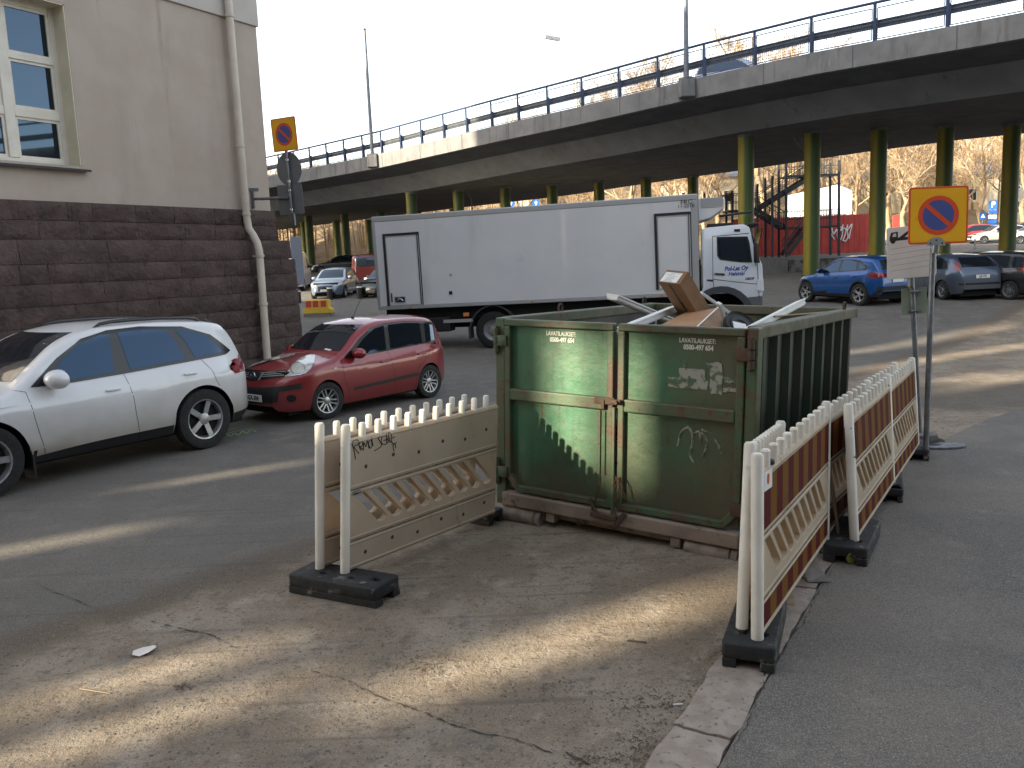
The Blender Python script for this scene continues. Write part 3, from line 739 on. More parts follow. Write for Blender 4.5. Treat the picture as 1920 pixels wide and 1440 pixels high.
for i_, (px, Y, h, k, lab) in enumerate((
    (1560, 88, 15, 1, 'bare tree rising behind the roof of the white cabin'), (1725, 82, 14, 2, 'bare tree behind the yellow sign and the house front'), (1800, 88, 16, 0, 'bare tree before the blue grey roof, left of the P sign'),
    (1880, 96, 16, 2, 'bare tree between the two houses at the right'), (1668, 88, 15, 1, 'bare tree just right of the red fence end'), (1945, 90, 16, 1, 'bare tree cut off by the right edge of the picture'), (1330, 84, 13, 1, 'bare tree above the front corner of the truck box'), (1090, 92, 12, 2, 'bare tree under the bridge above the middle of the truck box'))):
    tree(px, Y, h, k, lab)
# wooded slope
r = random.Random(5); b = MB()
for _ in range(700):
    y = r.uniform(97, 132); x = r.uniform(-75, 95); z = terr(x, min(y, 130)); h = r.uniform(7, 11) if x > 20 else min(r.uniform(5, 9), max(2.5, 15.5 - z - .0) if x < 0 else 9); lean = V((r.gauss(0, .5), r.gauss(0, .5), h))
    p = V((x, y, z - .2)); b.tube([p, p + lean * .5, p + lean], [.13, .09, .03], 4, False)
    for k in range(16):
        q = p + lean * r.uniform(.3, 1); a = r.uniform(0, 6.3); L = r.uniform(.8, 2.4)
        b.tube([q, q + V((math.cos(a) * L, math.sin(a) * L, L * r.uniform(.3, 1.1)))], [.03, .012], 3, False)

for _ in range(330):
    y = r.uniform(95, 130); x = r.uniform(-48, 0); z = terr(x, min(y, 130)); h = max(2.5, min(r.uniform(6, 10), 15.5 - z)); lean = V((r.gauss(0, .4), r.gauss(0, .4), h))
    p = V((x, y, z - .2)); b.tube([p, p + lean * .5, p + lean], [.11, .08, .03], 4, False)
    for k in range(14):
        q = p + lean * r.uniform(.25, 1); a = r.uniform(0, 6.3); L = r.uniform(.6, 1.8); b.tube([q, q + V((math.cos(a) * L, math.sin(a) * L, L * r.uniform(.3, 1.1)))], [.028, .012], 3, False)
meta(obj('woodland', b, bark), 'bare brown wood of thin trunks covering the slope behind the bridge', 'woodland', kind='stuff')

# red board fence
fa, fb = gt(1372, 481), None
FY = 63.0
ft = thing('red_fence', 'red board fence with white graffiti below the white cabin', 'fence', (at(1500, 470, FY).x, FY, terr(12, FY)))
redp = mat('red_boards', (.52, .060, .045), (.44, .05, .04), 1.4, rough=.7, island=.3, layers=[((.22, .035, .03), 1.1, .56, .8, (1, 1, .3))])
b = MB(); x0, x1 = at(1372, 470, FY).x, at(1652, 470, FY).x; n = int((x1 - x0) / .2)
for k in range(n):
    xa = x0 + (x1 - x0) * k / n; zb = terr(xa, FY); b.box((xa, FY - (.02 if k % 2 else 0), zb - .05), (xa + (x1 - x0) / n - .012, FY + .05, zb + 2.78 + (k % 3) * .012))
obj('boards', b, redp, ft, world=True)
b = MB()
for k in range(6): xa = x0 + (x1 - x0) * (k + .5) / 6; b.box((xa - .06, FY + .06, terr(xa, FY) - .2), (xa + .06, FY + .18, terr(xa, FY) + 2.7))
obj('fence_post', b, redp, ft, world=True)
gm = face_frame(at(1577, 436, FY - .06), (1, 0, 0), (0, -1, 0)); PXM = FY / F_PX
gl = [[(-18, 12), (-14, -2), (-8, 6), (-6, -10), (0, -12), (3, 4), (-2, 10), (-6, 4)], [(4, 14), (-1, 3), (5, 8), (9, 2), (4, -13), (2, -14), (8, -16), (13, -8), (10, 6)], [(12, 14), (10, 2), (16, 10), (20, 14), (17, 0), (15, -12)], [(-20, 4), (-16, -6), (-12, -12)]]
obj('graffiti', strokes([[(x * PXM, y * PXM) for x, y in smooth_line(l_)] for l_ in gl], gm, .045), M['white'], ft, world=True)
ft2 = thing('red_fence', 'short end of red board fence between two bridge columns', 'fence', (at(1678, 440, 68).x, 68, terr(25, 68)))
b = MB(); xa = at(1674, 440, 68).x; b.box((xa, 68, terr(xa, 68) - .1), (xa + .55, 68.1, terr(xa, 68) + 2.6), .01); obj('boards', b, redp, ft2, world=True)
# white cabin
wc = at(1550, 400, 71); ct = thing('white_cabin', 'white site cabin with a low gable behind the red fence', 'cabin', (wc.x, 71, terr(wc.x, 71)))
xa, xb = at(1507, 400, 71).x, at(1597, 400, 71).x; ze, zr = at(1550, 360, 71).z, at(1550, 346, 71).z; z0 = terr(wc.x, 71)
b = MB(); xm = xb - 1.3; b.add([(xa, 71, z0), (xb, 71, z0), (xb, 71, ze), (xm, 71, zr), (xa, 71, ze + .1), (xa, 75, z0), (xb, 75, z0), (xb, 75, ze), (xm, 75, zr), (xa, 75, ze + .1)], [(0, 1, 2, 3, 4), (9, 8, 7, 6, 5), (0, 5, 6, 1), (1, 6, 7, 2), (2, 7, 8, 3), (3, 8, 9, 4), (4, 9, 5, 0)])
obj('body', b, M['white'], ct, world=True)
b = MB()
for zz_ in (.35, .6): b.box((xa, 70.96, z0 + (ze - z0) * zz_), (xb, 70.99, z0 + (ze - z0) * zz_ + .05))
b.box((xa + 1.2, 70.95, z0), (xa + 1.26, 70.99, ze)); obj('panel_joint', b, M['galv'], ct, world=True)
b = MB(); b.add([(xb + .1, 70.9, ze + .02), (xm, 70.9, zr + .04), (xm, 75.1, zr + .04), (xb + .1, 75.1, ze + .02), (xa - .1, 70.9, ze + .12), (xa - .1, 75.1, ze + .12)], [(0, 1, 2, 3), (1, 4, 5, 2)]); obj('roof', b, M['white'], ct, world=True)
# steel stair tower
SY = 59.0
st = thing('stair_tower', 'dark steel stair with zigzag flights climbing to the bridge', 'stair', (at(1474, 480, SY).x, SY, terr(19, SY)))
ironm = mat('dark_iron', (.03, .035, .045), rough=.6)
P = lambda px, py, dy=0: at(px, py, SY) + V((0, dy, 0))
for x_, y0_, y1_ in ((1474, 300, 492), (1448, 330, 492), (1573, 300, 478), (1373, 358, 492), (1420, 345, 492)):
    for dy in (0, 1.6):
        b = MB(); b.bar(P(x_, y1_ + 4, dy), P(x_, y0_, dy), .14, .14); obj('post', b, ironm, st, world=True)
def landing(xa_, xb_, y_):
    b = MB(); p, q = P(xa_, y_), P(xb_, y_); b.box((p.x, SY, p.z - .12), (q.x, SY + 1.6, p.z)); obj('landing', b, ironm, st, world=True)
    b = MB(); n = max(4, int((q.x - p.x) / .18))
    for dy in (0, 1.6):
        b = MB()
        for zz_ in (.55, 1.1): b.bar(p + V((0, dy, zz_)), V((q.x, SY + dy, p.z + zz_)), .05, .05)
        for k in range(n + 1): xx = p.x + (q.x - p.x) * k / n; b.bar((xx, SY + dy, p.z), (xx, SY + dy, p.z + 1.1), .025, .025)
        obj('railing', b, ironm, st, world=True)
landing(1474, 1576, 329); landing(1366, 1421, 394); landing(1474, 1575, 426)
def flight(a, c):
    b = MB(); rls = {.1: MB(), 1.5: MB()}; p, q = P(*a), P(*c)
    for dy in (.1, 1.5):
        b.bar(p + V((0, dy, 0)), q + V((0, dy, 0)), .06, .26); rl = rls[dy]; rl.bar(p + V((0, dy, 1.0)), q + V((0, dy, 1.0)), .05, .05); rl.bar(p + V((0, dy, .5)), q + V((0, dy, .5)), .03, .03)
    n = int(abs(p.z - q.z) / .19) + 1
    for k in range(n):
        c_ = p.lerp(q, (k + .5) / n); b.box((c_.x - .14, SY + .12, c_.z - .02), (c_.x + .14, SY + 1.48, c_.z + .02))
        for dy in (.1, 1.5): rls[dy].bar(c_ + V((0, dy, 0)), c_ + V((0, dy, 1.0)), .025, .025)
    obj('flight', b, ironm, st, world=True)
    for rl in rls.values(): obj('handrail', rl, ironm, st, world=True)
flight((1523, 331), (1421, 394)); flight((1421, 394), (1474, 426)); flight((1516, 428), (1478, 478))
# low retaining wall below the edge columns
t = thing('retaining_wall', 'low concrete retaining wall at the foot of the bridge columns', 'wall', (16, 43, terr(16, 43)))
b = MB(); a_, c_ = at(1412, 500, 44), at(1478, 500, 43.4); b.box((a_.x, 43.4, 0), (c_.x, 46, a_.z + .42), .03); obj('wall', b, M['concrete'], t, world=True)
b = MB(); d_, e_ = at(1478, 500, 43.6), at(1990, 480, 43.6); b.box((d_.x + .01, 43.6, 0), (e_.x, 47, d_.z + .36), .03)
obj('rubble_wall', b, mat('rubble', (.22, .22, .22), (.10, .10, .10), 4, .42, .58, rough=.9, bump=1, bscale=6, bdist=.1), t, world=True)
# houses
def house(xa_, xb_, Y, hw_, hr, wallc, label, roofc=(.17, .20, .24)):
    z = terr((xa_ + xb_) / 2, Y); t = thing('house', label, 'house', ((xa_ + xb_) / 2, Y, z), 'houses beyond the bridge')
    wm = mat('house_wall', wallc, tuple(c * .9 for c in wallc), .8, rough=.85); b = MB(); b.box((xa_, Y, z - 1), (xb_, Y + 9, z + hw_)); w_ = obj('wall', b, wm, t, world=True)
    b = MB(); b.add([(xa_ - .4, Y - .5, z + hw_ - .05), (xb_ + .4, Y - .5, z + hw_ - .05), (xb_ + .4, Y + 9.5, z + hw_ - .05), (xa_ - .4, Y + 9.5, z + hw_ - .05), (xa_ + 1.5, Y + 4.5, z + hw_ + hr), (xb_ - 1.5, Y + 4.5, z + hw_ + hr)], [(0, 1, 5, 4), (2, 3, 4, 5), (0, 4, 3), (1, 2, 5), (0, 3, 2, 1)])
    rf = obj('roof', b, mat('roof_metal', roofc, tuple(c * .8 for c in roofc), 1.2, rough=.5, metal=.2), t, world=True)
    b = MB(); xm_ = xa_ + (xb_ - xa_) * .37; b.box((xm_, Y + 3.5, z + hw_ + hr - .8), (xm_ + .8, Y + 4.3, z + hw_ + hr + 1)); obj('chimney', b, M['stucco'], rf, world=True)
    n = int((xb_ - xa_) / 2.6)
    for k in range(n):
        for zf in ([1.1] if hw_ < 4.5 else [1.1, 3.9]):
            x = xa_ + 1.0 + k * 2.6; b = MB(); b.box((x, Y - .06, z + zf), (x + 1.1, Y + .02, z + zf + 1.5)); f_ = obj('window', b, M['white'], t, world=True)
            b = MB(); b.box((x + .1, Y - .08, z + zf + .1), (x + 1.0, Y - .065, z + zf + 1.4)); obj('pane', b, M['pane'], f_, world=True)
X_ = lambda px, Y: (px - 960) / F_PX * Y
house(X_(1640, 104), X_(1862, 104), 104, 4.3, 3.0, (.60, .50, .33), 'pale yellow house with a wide blue grey roof behind the no parking sign', (.25, .31, .40))
house(X_(1876, 100), X_(2040, 100), 100, 5.6, 2.6, (.66, .62, .50), 'cream house with white windows at the right edge of the picture')
house(X_(1270, 106), X_(1420, 106), 106, 4.2, 2.4, (.62, .56, .44), 'pale house behind the cooling unit and cab of the white truck')
house(X_(950, 108), X_(1010, 108), 108, 6.4, 2.0, (.70, .68, .64), 'small white house seen over the middle of the truck box')
# ================================================================ container
CW, CL, CH = 2.40, 3.26, 1.74
def green_mat(name, c1, c2, brown, seed):
    """weathered green paint: x, z are the container's own metres"""
    q = N(name); P = q.tc(); sp = q.n('SeparateXYZ'); q.l(P, sp.inputs[0]); X, Z = sp.outputs[0], sp.outputs[2]
    def nz(scale, st=None, d=6, r=.65):
        mp = q.n('Mapping'); mp.inputs['Location'].default_value = (seed, seed * .7, seed * 1.3); mp.inputs['Scale'].default_value = st or (1, 1, 1); q.l(P, mp.inputs[0])
        nd = q.n('TexNoise'); nd.inputs['Scale'].default_value = scale; nd.inputs['Detail'].default_value = d; nd.inputs['Roughness'].default_value = r; q.l(mp.outputs[0], nd.inputs['Vector']); return nd.outputs['Fac']
    col = q.mix(q.ramp(nz(1.6), .35, .65), c1, c2)
    col = q.mix(q.math('MULTIPLY', q.ramp(nz(9, (1, 1, .12)), .50, .72), .55), col, (.022, .038, .020))
    low = q.ramp(q.math('ADD', Z, q.math('MULTIPLY', nz(2.2), -.9)), .28, -.32)
    col = q.mix(q.math('MULTIPLY', low, .75), col, (.062, .048, .032))
    if brown:
        br = q.math('MULTIPLY', q.ramp(q.math('ADD', X, q.math('MULTIPLY', nz(1.7), 1.2)), 2.25, 2.9), .8)
        col = q.mix(br, col, (.085, .066, .040))
        col = q.mix(q.math('MULTIPLY', q.ramp(nz(3.2, (1, 1, .5)), .52, .70), .6), col, (.095, .062, .036))
    col = q.mix(q.ramp(nz(24, (1, 1, .55), 8, .78), .58, .66), col, (.078, .032, .015))
    col = q.mix(q.ramp(nz(55, None, 5, .7), .68, .74), col, (.19, .22, .15))
    col = q.mix(q.ramp(nz(7, (1, 1, .15), 7, .72), .60, .70), col, (.070, .034, .017))
    return q.out(col, q.ramp(nz(5), .3, .7, .34, .58), q.bump(nz(26), .35, .008, q.bump(nz(2.6, None, 2), .35, .04)))
green = green_mat('green_paint', (.034, .128, .066), (.048, .112, .056), False, 3.1); green2 = green_mat('green_paint_rusty', (.036, .114, .058), (.055, .095, .048), True, 7.7)
gframe = mat('green_frame_paint', (.050, .092, .045), (.065, .080, .042), 3.2, rough=.5, bump=.35, bscale=40, bdist=.006,
             layers=[((.085, .055, .034), 4.5, .47, .62, None), ((.080, .034, .016), 16, .56, .65, None), ((.17, .16, .12), 30, .68, .74, None)])
sillm = mat('muddy_steel', (.25, .195, .155), (.18, .135, .105), 3, rough=.8, bump=.4, bscale=40, bdist=.006, layers=[((.09, .06, .04), 6, .58, .7, None), ((.07, .10, .06), 2.5, .68, .75, None)])
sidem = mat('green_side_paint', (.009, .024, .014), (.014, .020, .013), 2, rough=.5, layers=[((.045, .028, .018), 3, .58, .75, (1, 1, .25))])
insidem = mat('scraped_inside', (.11, .095, .085), (.075, .07, .06), 2, rough=.8, layers=[((.13, .07, .04), 3, .55, .7, None)])
rim_m = mat('worn_rail', (.115, .105, .078), (.075, .085, .052), 4, rough=.65, layers=[((.09, .045, .025), 6, .56, .68, None)])
rust = mat('rusty_steel', (.082, .043, .024), (.055, .038, .027), 8, rough=.8, bump=.4, bscale=60)
con = thing('waste_container', 'open green steel waste container with rusty double doors full of rubbish', 'container', frame(CO, CXV, CYV, CZV))
CONW = WM[con.name]
b = MB(); b.box((.05, .1, .03), (2.36, CL, .08)); obj('floor', b, insidem, con)
# side walls, ribbed
for x0, sgn in ((0.0, 1), (CW, -1)):
    b = MB(); b.box((x0 + sgn * .07, .09, .05), (x0 + sgn * .075, CL - .02, CH - .09)); obj('side_lining', b, insidem, con)
    b = MB(); b.box((x0 + sgn * .062, .09, .05), (x0 + sgn * .068, CL - .02, CH - .09))
    for k in range(9):
        y = .22 + k * .355; b.prism([(y, 0), (y + .04, .055), (y + .115, .055), (y + .155, 0)], CH - .15, Matrix(((0, -sgn, 0, x0 + sgn * .06), (1, 0, 0, 0), (0, 0, 1, .06), (0, 0, 0, 1))))
    obj('side_wall', b, sidem, con)
    b = MB(); b.box((x0 - sgn * .03, .10, CH - .10), (x0 + sgn * .09, CL + .03, CH), .012); obj('top_rail', b, rim_m, con)
    b = MB(); b.box((x0 + sgn * .0, .10, -.03), (x0 + sgn * .10, CL, .055), .01); obj('bottom_rail', b, sillm, con)
b = MB(); b.box((.1, CL - .03, .05), (CW - .1, CL, CH - .09)); obj('back_wall', b, mat('back_wall_paint', (.05, .08, .045), (.13, .13, .085), 4, .42, .6, rough=.7, layers=[((.19, .18, .12), 6, .56, .68, None), ((.09, .06, .035), 3, .55, .7, None)]), con)
b = MB(); b.box((-.03, CL - .07, CH - .10), (CW + .03, CL + .035, CH - .002), .012); obj('top_rail', b, rim_m, con)
# corner posts
for xa, xb in ((-.01, .095), (2.355, 2.445)):
    b = MB(); b.box((xa, -.03, -.02), (xb, .095, CH - .004), .012); obj('corner_post', b, gframe, con)
# doors
def door(xa, xb, m, cham, side):
    d = None; b = MB(); za, zb = .125, 1.728; t = .062
    b.box((xa + .02, .005, za + .02), (xb - .02, .018, zb - .02))
    d = obj('door', b, m, con)
    f = MB(); dz = .0
    f.box((xa, -.045, zb - t), (xb, .03, zb), .010)
    f.box((xa, -.044, za + (.13 if cham == 'L' else 0)), (xa + t, .03, zb - t - .001), .010)
    f.box((xb - t, -.044, za + (.13 if cham == 'R' else 0)), (xb, .03, zb - t - .001), .010)
    f.box((xa + t + .001, -.050, .985), (xb - t - .001, .02, 1.092), .012)
    l_ = xa + (.12 if cham == 'L' else 0); r_ = xb - (.12 if cham == 'R' else 0)
    f.box((l_, -.043, za), (r_, .03, za + t), .010)
    if cham == 'L': f.bar((xa + .028, -.007, za + .155), (xa + .145, -.007, za + .028), t, .072, up=(0, 1, 0), bev=.008)
    if cham == 'R': f.bar((xb - .028, -.007, za + .155), (xb - .145, -.007, za + .028), t, .072, up=(0, 1, 0), bev=.008)
    obj('door_frame', f, gframe, d)
    return d
dl = door(.10, 1.222, green, 'L', -1); dr = door(1.262, 2.35, green2, 'R', 1)
cf = lambda x, z, y=0.0: frame((x, y, z), (1, 0, 0), (0, 0, 1), (0, -1, 0))
letm = mat('stencil_paint', (.62, .62, .55), (.40, .43, .36), 40, .58, .7, rough=.6)
for d, x in ((dl, .68), (dr, 1.945)):
    text('LAVATILAUKSET:', .052, cf(x, 1.612, .002), letm, d, off=.0012, sx=.78)
    text('0500-497 654', .056, cf(x + .01, 1.558, .002), letm, d, off=.0016, sx=.80)
smear = mat('overpaint', (.27, .265, .225), (.07, .11, .06), 13, .47, .56, rough=.7, layers=[((.12, .07, .04), 10, .6, .68, None)])
def blob(pts, j, seed):
    r = random.Random(seed); o = []
    for a, c in zip(pts, pts[1:] + pts[:1]):
        for k in range(5): o.append((a[0] + (c[0] - a[0]) * k / 5 + r.uniform(-j, j), a[1] + (c[1] - a[1]) * k / 5 + r.uniform(-j, j)))
    return o
rect = lambda a, c, e, f: [(a, c), (e, c), (e, f), (a, f)]
for i, R in enumerate((rect(1.70, 1.225, 2.04, 1.30), rect(1.80, 1.30, 2.02, 1.39), rect(2.055, 1.20, 2.16, 1.45), rect(2.17, 1.30, 2.30, 1.335), rect(2.17, 1.225, 2.30, 1.26), rect(2.02, 1.40, 2.06, 1.44), rect(1.83, 1.40, 1.86, 1.45))):
    plate('paint_smear', blob(R, .008, i), smear, dr, cf(0, 0, .0015), thick=.002)
arcs = [[(1.80, .74), (1.83, .86), (1.90, .90), (1.93, .80), (1.91, .68), (1.95, .61)], [(1.88, .92), (1.93, .86), (1.98, .88), (2.0, .80)], [(2.0, .88), (2.05, .80), (2.02, .68)], [(2.0, .90), (2.08, .87), (2.14, .80), (2.17, .72)]]
obj('paint_smear', strokes([smooth_line(a) for a in arcs], cf(0, 0, .003), .010), smear, dr)
# latch, locking bars, hinges
b = MB(); b.box((1.06, -.075, 1.04), (1.25, -.052, 1.10), .004); b.box((1.215, -.10, 1.055), (1.32, -.052, 1.09), .006); b.lathe([(.016, 0), (.016, .05)], cf(1.29, 1.072, -.08), 10); b.box((1.13, -.085, 1.0), (1.16, -.05, 1.08), .004)
obj('latch', b, rust, con)
for x, za, zb in ((1.11, .42, .985), (1.245, .05, 1.02)):
    b = MB(); b.box((x - .014, -.078, za), (x + .014, -.052, zb), .004); obj('locking_bar', b, gframe, con)
for x, zs in ((2.40, (1.53, .30)), (.012, (1.53, .30))):
    for z in zs:
        b = MB(); b.lathe([(.028, -.11), (.028, -.045)], Matrix.Translation((x, -.045, z)), 12); b.lathe([(.028, -.035), (.028, .035)], Matrix.Translation((x, -.045, z)), 12); b.lathe([(.028, .045), (.028, .11)], Matrix.Translation((x, -.045, z)), 12); b.lathe([(.012, -.13), (.012, .13)], Matrix.Translation((x, -.045, z)), 8)
        s = 1 if x < 1 else -1
        b.box((min(x, x + s * .12), -.062, z - .05), (max(x, x + s * .12), -.046, z + .05), .004)
        obj('hinge', b, gframe if x < 1 else rust, con, smooth=40)
# sill, crossbars, rollers
b = MB(); b.box((.08, -.075, -.015), (2.36, .05, .108), .014); obj('sill', b, sillm, con)
b = MB(); b.box((.50, .03, -.085), (1.86, .12, -.018)); 
for x in (.56, 1.78): b.box((x, -.06, -.10), (x + .09, .10, -.017), .008)
obj('crossbar', b, sillm, con)
for (xa, xb, dz) in ((.07, .50, -.065), (1.90, 2.35, -.02)):
    b = MB(); rr = .085 if dz < -.05 else .078; m = Matrix.Translation((xa, .0, -.015 - rr + (.0 if dz < -.05 else .0))) @ Matrix.Rotation(R_(90), 4, 'Y')
    b.lathe([(rr - .012, 0), (rr, .012), (rr, xb - xa - .07), (rr - .012, xb - xa - .06)], m, 20); b.lathe([(rr, xb - xa - .05), (rr, xb - xa)], m, 20); b.box((xa - .02, -.02, -.10), (xa - .003, .1, -.014)); b.box((xb + .004, -.02, -.10), (xb + .022, .1, -.014))
    obj('roller', b, mat('worn_roller', (.235, .19, .155), (.15, .115, .09), 9, rough=.75, bump=.3, bscale=40), con, smooth=35)
# chains
def chain(pts, name='chain'):
    b = MB(); pts = [V(p) for p in pts]; d = 0
    for a, c in zip(pts, pts[1:]):
        n = max(1, int((c - a).length / .034))
        for k in range(n):
            p = a.lerp(c, (k + .5) / n); z = (c - a).normalized(); x = z.cross(V((0, 1, 0)) if d % 2 else V((1, 0, 0))).normalized(); d += 1
            loop = [p + z * (.022 * math.cos(t)) + x * (.012 * math.sin(t)) for t in [2 * math.pi * i / 10 for i in range(11)]]
            b.tube(loop, .0045, 5, False)
    obj(name, b, rust, con, smooth=50)
chain([(1.135, -.085, .42), (1.10, -.085, .25), (1.06, -.09, .10)]); chain([(1.285, -.085, .43), (1.28, -.085, .28), (1.285, -.09, .10)]); chain([(1.30, -.085, .42), (1.345, -.085, .33), (1.37, -.085, .25)])
b = MB(); b.box((1.05, -.11, .045), (1.30, -.078, .085), .006); b.boxm(Matrix.Translation((1.33, -.09, .06)) @ Matrix.Rotation(R_(35), 4, 'Y'), .04, .02, .16, .004); b.boxm(Matrix.Translation((1.07, -.09, .13)) @ Matrix.Rotation(R_(-25), 4, 'Y'), .035, .02, .16, .004); obj('latch_plate', b, rust, con)
for (x, y) in ((.01, 1.09), (.01, 3.05), (2.39, 2.85)):
    b = MB(); b.tube([(x, y - .035, CH), (x, y - .038, CH + .045), (x, y - .02, CH + .075), (x, y + .02, CH + .075), (x, y + .038, CH + .045), (x, y + .035, CH)], .011, 7); obj('lifting_ring', b, rust, con, smooth=50)

# ---------------------------------------------------------------- rubbish in the container
A = V((.51, .47, -.72)).normalized(); Wd = V((.6, -.79, -.09)); Wd = (Wd - A * Wd.dot(A)).normalized(); T_ = A.cross(Wd)
E_ = at(1262, 519, 7.75); bx = thing('cardboard_box', 'long closed cardboard box with a white address label sticking up out of the container', 'cardboard box', frame(E_, Wd, T_, A))
if T_.z > 0: T_ = -T_
b = MB(); b.box((-.13, -.078, 0), (.13, .078, .95), .003); obj('carton', b, M['card'], bx)
b = MB(); sy = .0795 if WM[bx.name].to_3x3().col[1].z < 0 else -.0795
b.box((-.006, sy - .0005, .02), (.004, sy + .0008, .9)); b.box((.012, sy - .0005, .25), (.022, sy + .0008, .42)); obj('flap_seam', b, M['ink'], bx)
b = MB(); b.box((-.115, -.05, -.002), (.085, .068, -.0005)); obj('address_label', b, M['plate'], bx)
b = MB(); r = random.Random(2)
for k in range(7):
    y = -.04 + k * .016; b.box((-.10 + r.uniform(0, .05), y, -.0035), (.0 + r.uniform(0, .07), y + .004, -.0022))
obj('label_print', b, mat('grey_print', (.35, .35, .36), rough=.7), bx)
def slat(label, p, q, w_, h_, roll=0, lip=True, m=None, name='white_profile', cat='profile'):
    p, q = V(p), V(q); z = (q - p).normalized(); x = z.cross(V((0, 0, 1))).normalized(); x = Matrix.Rotation(R_(roll), 3, z) @ x; y = z.cross(x)
    t = thing(name, label, cat, frame(p, x, y, z), 'white boards thrown into the container' if name == 'white_profile' else None)
    L = (q - p).length; b = MB(); b.box((-w_ / 2, -h_ / 2, 0), (w_ / 2, h_ / 2, L), .003); obj('board', b, m or M['foam'], t)
    if lip:
        b = MB(); b.box((-w_ / 2 - .012, -h_ / 2 - .002, .001), (w_ / 2 + .012, -h_ / 2 + .014, L + .003), .003); b.box((-w_ / 2 + .01, h_ / 2 - .004, .004), (w_ / 2 - .01, h_ / 2 + .01, L - .004), .003); obj('lip', b, M['foam'], t)
    return t
slat('white board with a capped end leaning out on the left of the long cardboard box', at(1148, 556, 8.0), at(1262, 603, 8.9), .125, .045, 8)
slat('wide white board lying up against the front of the long cardboard box', at(1165, 618, 7.25), at(1268, 577, 8.25), .15, .05, -14)
slat('narrow white board sloping down behind the long cardboard box', at(1314, 549, 8.55), at(1395, 606, 8.75), .05, .03, 10, False)
slat('white board with a beaded edge resting on the right side rail', at(1385, 628, 6.95), at(1502, 567, 8.25), .085, .05, -20)
slat('thin pale wooden strip lying across the right rear of the container', at(1452, 593, 7.5), at(1552, 585, 8.55), .022, .012, 0, False, M['wood'], 'wooden_strip', 'strip')
ob = thing('cardboard_box', 'open cardboard box tipped on its side in front of the long closed one', 'cardboard box', at(1300, 620, 7.2))
def board(name, pts, th, m, parent):
    pts = [V(p) for p in pts]; n = (pts[1] - pts[0]).cross(pts[2] - pts[0]).normalized() * th; b = MB(); k = len(pts)
    b.add(pts + [p + n for p in pts], [tuple(range(k)), tuple(range(2 * k - 1, k - 1, -1))] + [(i, (i + 1) % k, k + (i + 1) % k, k + i) for i in range(k)]); return obj(name, b, m, parent, world=True)
p1, p2, p3, p4 = at(1222, 618, 7.15), at(1284, 586, 7.9), at(1346, 577, 7.75), at(1302, 618, 6.95)
board('panel', [p1, p2, p3, p4], .006, M['card2'], ob); board('panel', [p4 + V((.004, 0, 0)), p3 + V((.004, 0, 0)), at(1352, 590, 7.7), at(1351, 622, 7.2)], .006, M['card'], ob)
b = MB(); b.bar(p4 + V((0, 0, .004)), p3 + V((0, 0, .004)), .012, .004); obj('torn_edge', b, M['foam'], ob, world=True)
slat('crumpled white board end behind the open cardboard box', at(1348, 568, 8.0), at(1362, 612, 8.1), .07, .03, 30, False)
dk = thing('black_drum_lid', 'round black plastic lid with a white label leaning in the container', 'lid', face_frame(at(1388, 612, 7.35), (.9, .35, -.1), (-.25, -.75, .6)))
b = MB(); b.lathe([(.0, .012), (.055, .014), (.06, .022), (.105, .022), (.11, .012), (.135, .012), (.15, .03), (.155, .02), (.155, -.03), (.14, -.03)], None, 36, False); b.lathe([(0, -.01), (.14, -.01)], None, 36, False); obj('lid', b, M['black'], dk, smooth=30)
b = MB(); b.boxm(Matrix.Translation((-.025, -.015, .0235)) @ Matrix.Rotation(R_(-12), 4, 'Z'), .13, .075, .002); obj('label_sticker', b, M['plate'], dk)
b = MB(); r = random.Random(9)
heap = thing('rubbish_heap', 'dark jumble of broken boards lying in the bottom of the container', 'rubbish', CONW @ Matrix.Translation((1.2, 1.7, .08)))
for _ in range(46):
    p = V((r.uniform(-.95, .95), r.uniform(-.95, 1.05), r.uniform(.05, .75)))
    b.boxm(Matrix.Translation(p) @ Matrix.Rotation(r.uniform(0, 6), 4, 'Z') @ Matrix.Rotation(r.gauss(0, .35), 4, 'X'), r.uniform(.1, .5), r.uniform(.3, .9), r.uniform(.02, .25), .004)
obj('boards', b, mat('mixed_rubbish', (.26, .19, .12), (.14, .11, .09), 2, rough=.85, island=.8), heap)

# ================================================================ plastic barriers
def plastic():
    q = N('barrier_plastic'); q.tc()
    c = q.mix(q.ramp(q.noise(2.2, 6, .6), .35, .68), (.68, .59, .465), (.60, .505, .385))
    c = q.mix(q.ramp(q.noise(7, 7, .65, (1, 1, .5)), .58, .78), c, (.33, .27, .20))
    q.out(c, .55, q.bump(q.noise(40, 4), .1, .004))
    tr = q.n('BsdfTranslucent'); q.l(q.mix(.5, c, (.75, .50, .26)), tr.inputs[0]); mx = q.n('MixShader'); mx.inputs[0].default_value = .42
    q.l(q.b.outputs[0], mx.inputs[1]); q.l(tr.outputs[0], mx.inputs[2]); q.l(mx.outputs[0], q.t.nodes['Material Output'].inputs[0]); return q.m
M['plastic'] = plastic()
M['post'] = mat('barrier_post', (.76, .72, .64), (.66, .61, .52), 3, rough=.5, layers=[((.45, .39, .31), 9, .64, .75, None)])
def strip_mat(name, c):
    q = N(name); q.tc(); col = q.mix(q.ramp(q.noise(5, 6, .6), .55, .85), c, (.20, .13, .085))
    q.out(col, .45); tr = q.n('BsdfTranslucent'); q.l(col, tr.inputs[0]); mx = q.n('MixShader'); mx.inputs[0].default_value = .6
    q.l(q.b.outputs[0], mx.inputs[1]); q.l(tr.outputs[0], mx.inputs[2]); q.l(mx.outputs[0], q.t.nodes['Material Output'].inputs[0]); return q.m
M['red_strip'] = strip_mat('red_sheeting', (.21, .024, .026)); M['yel_strip'] = strip_mat('yellow_sheeting', (.40, .18, .032))
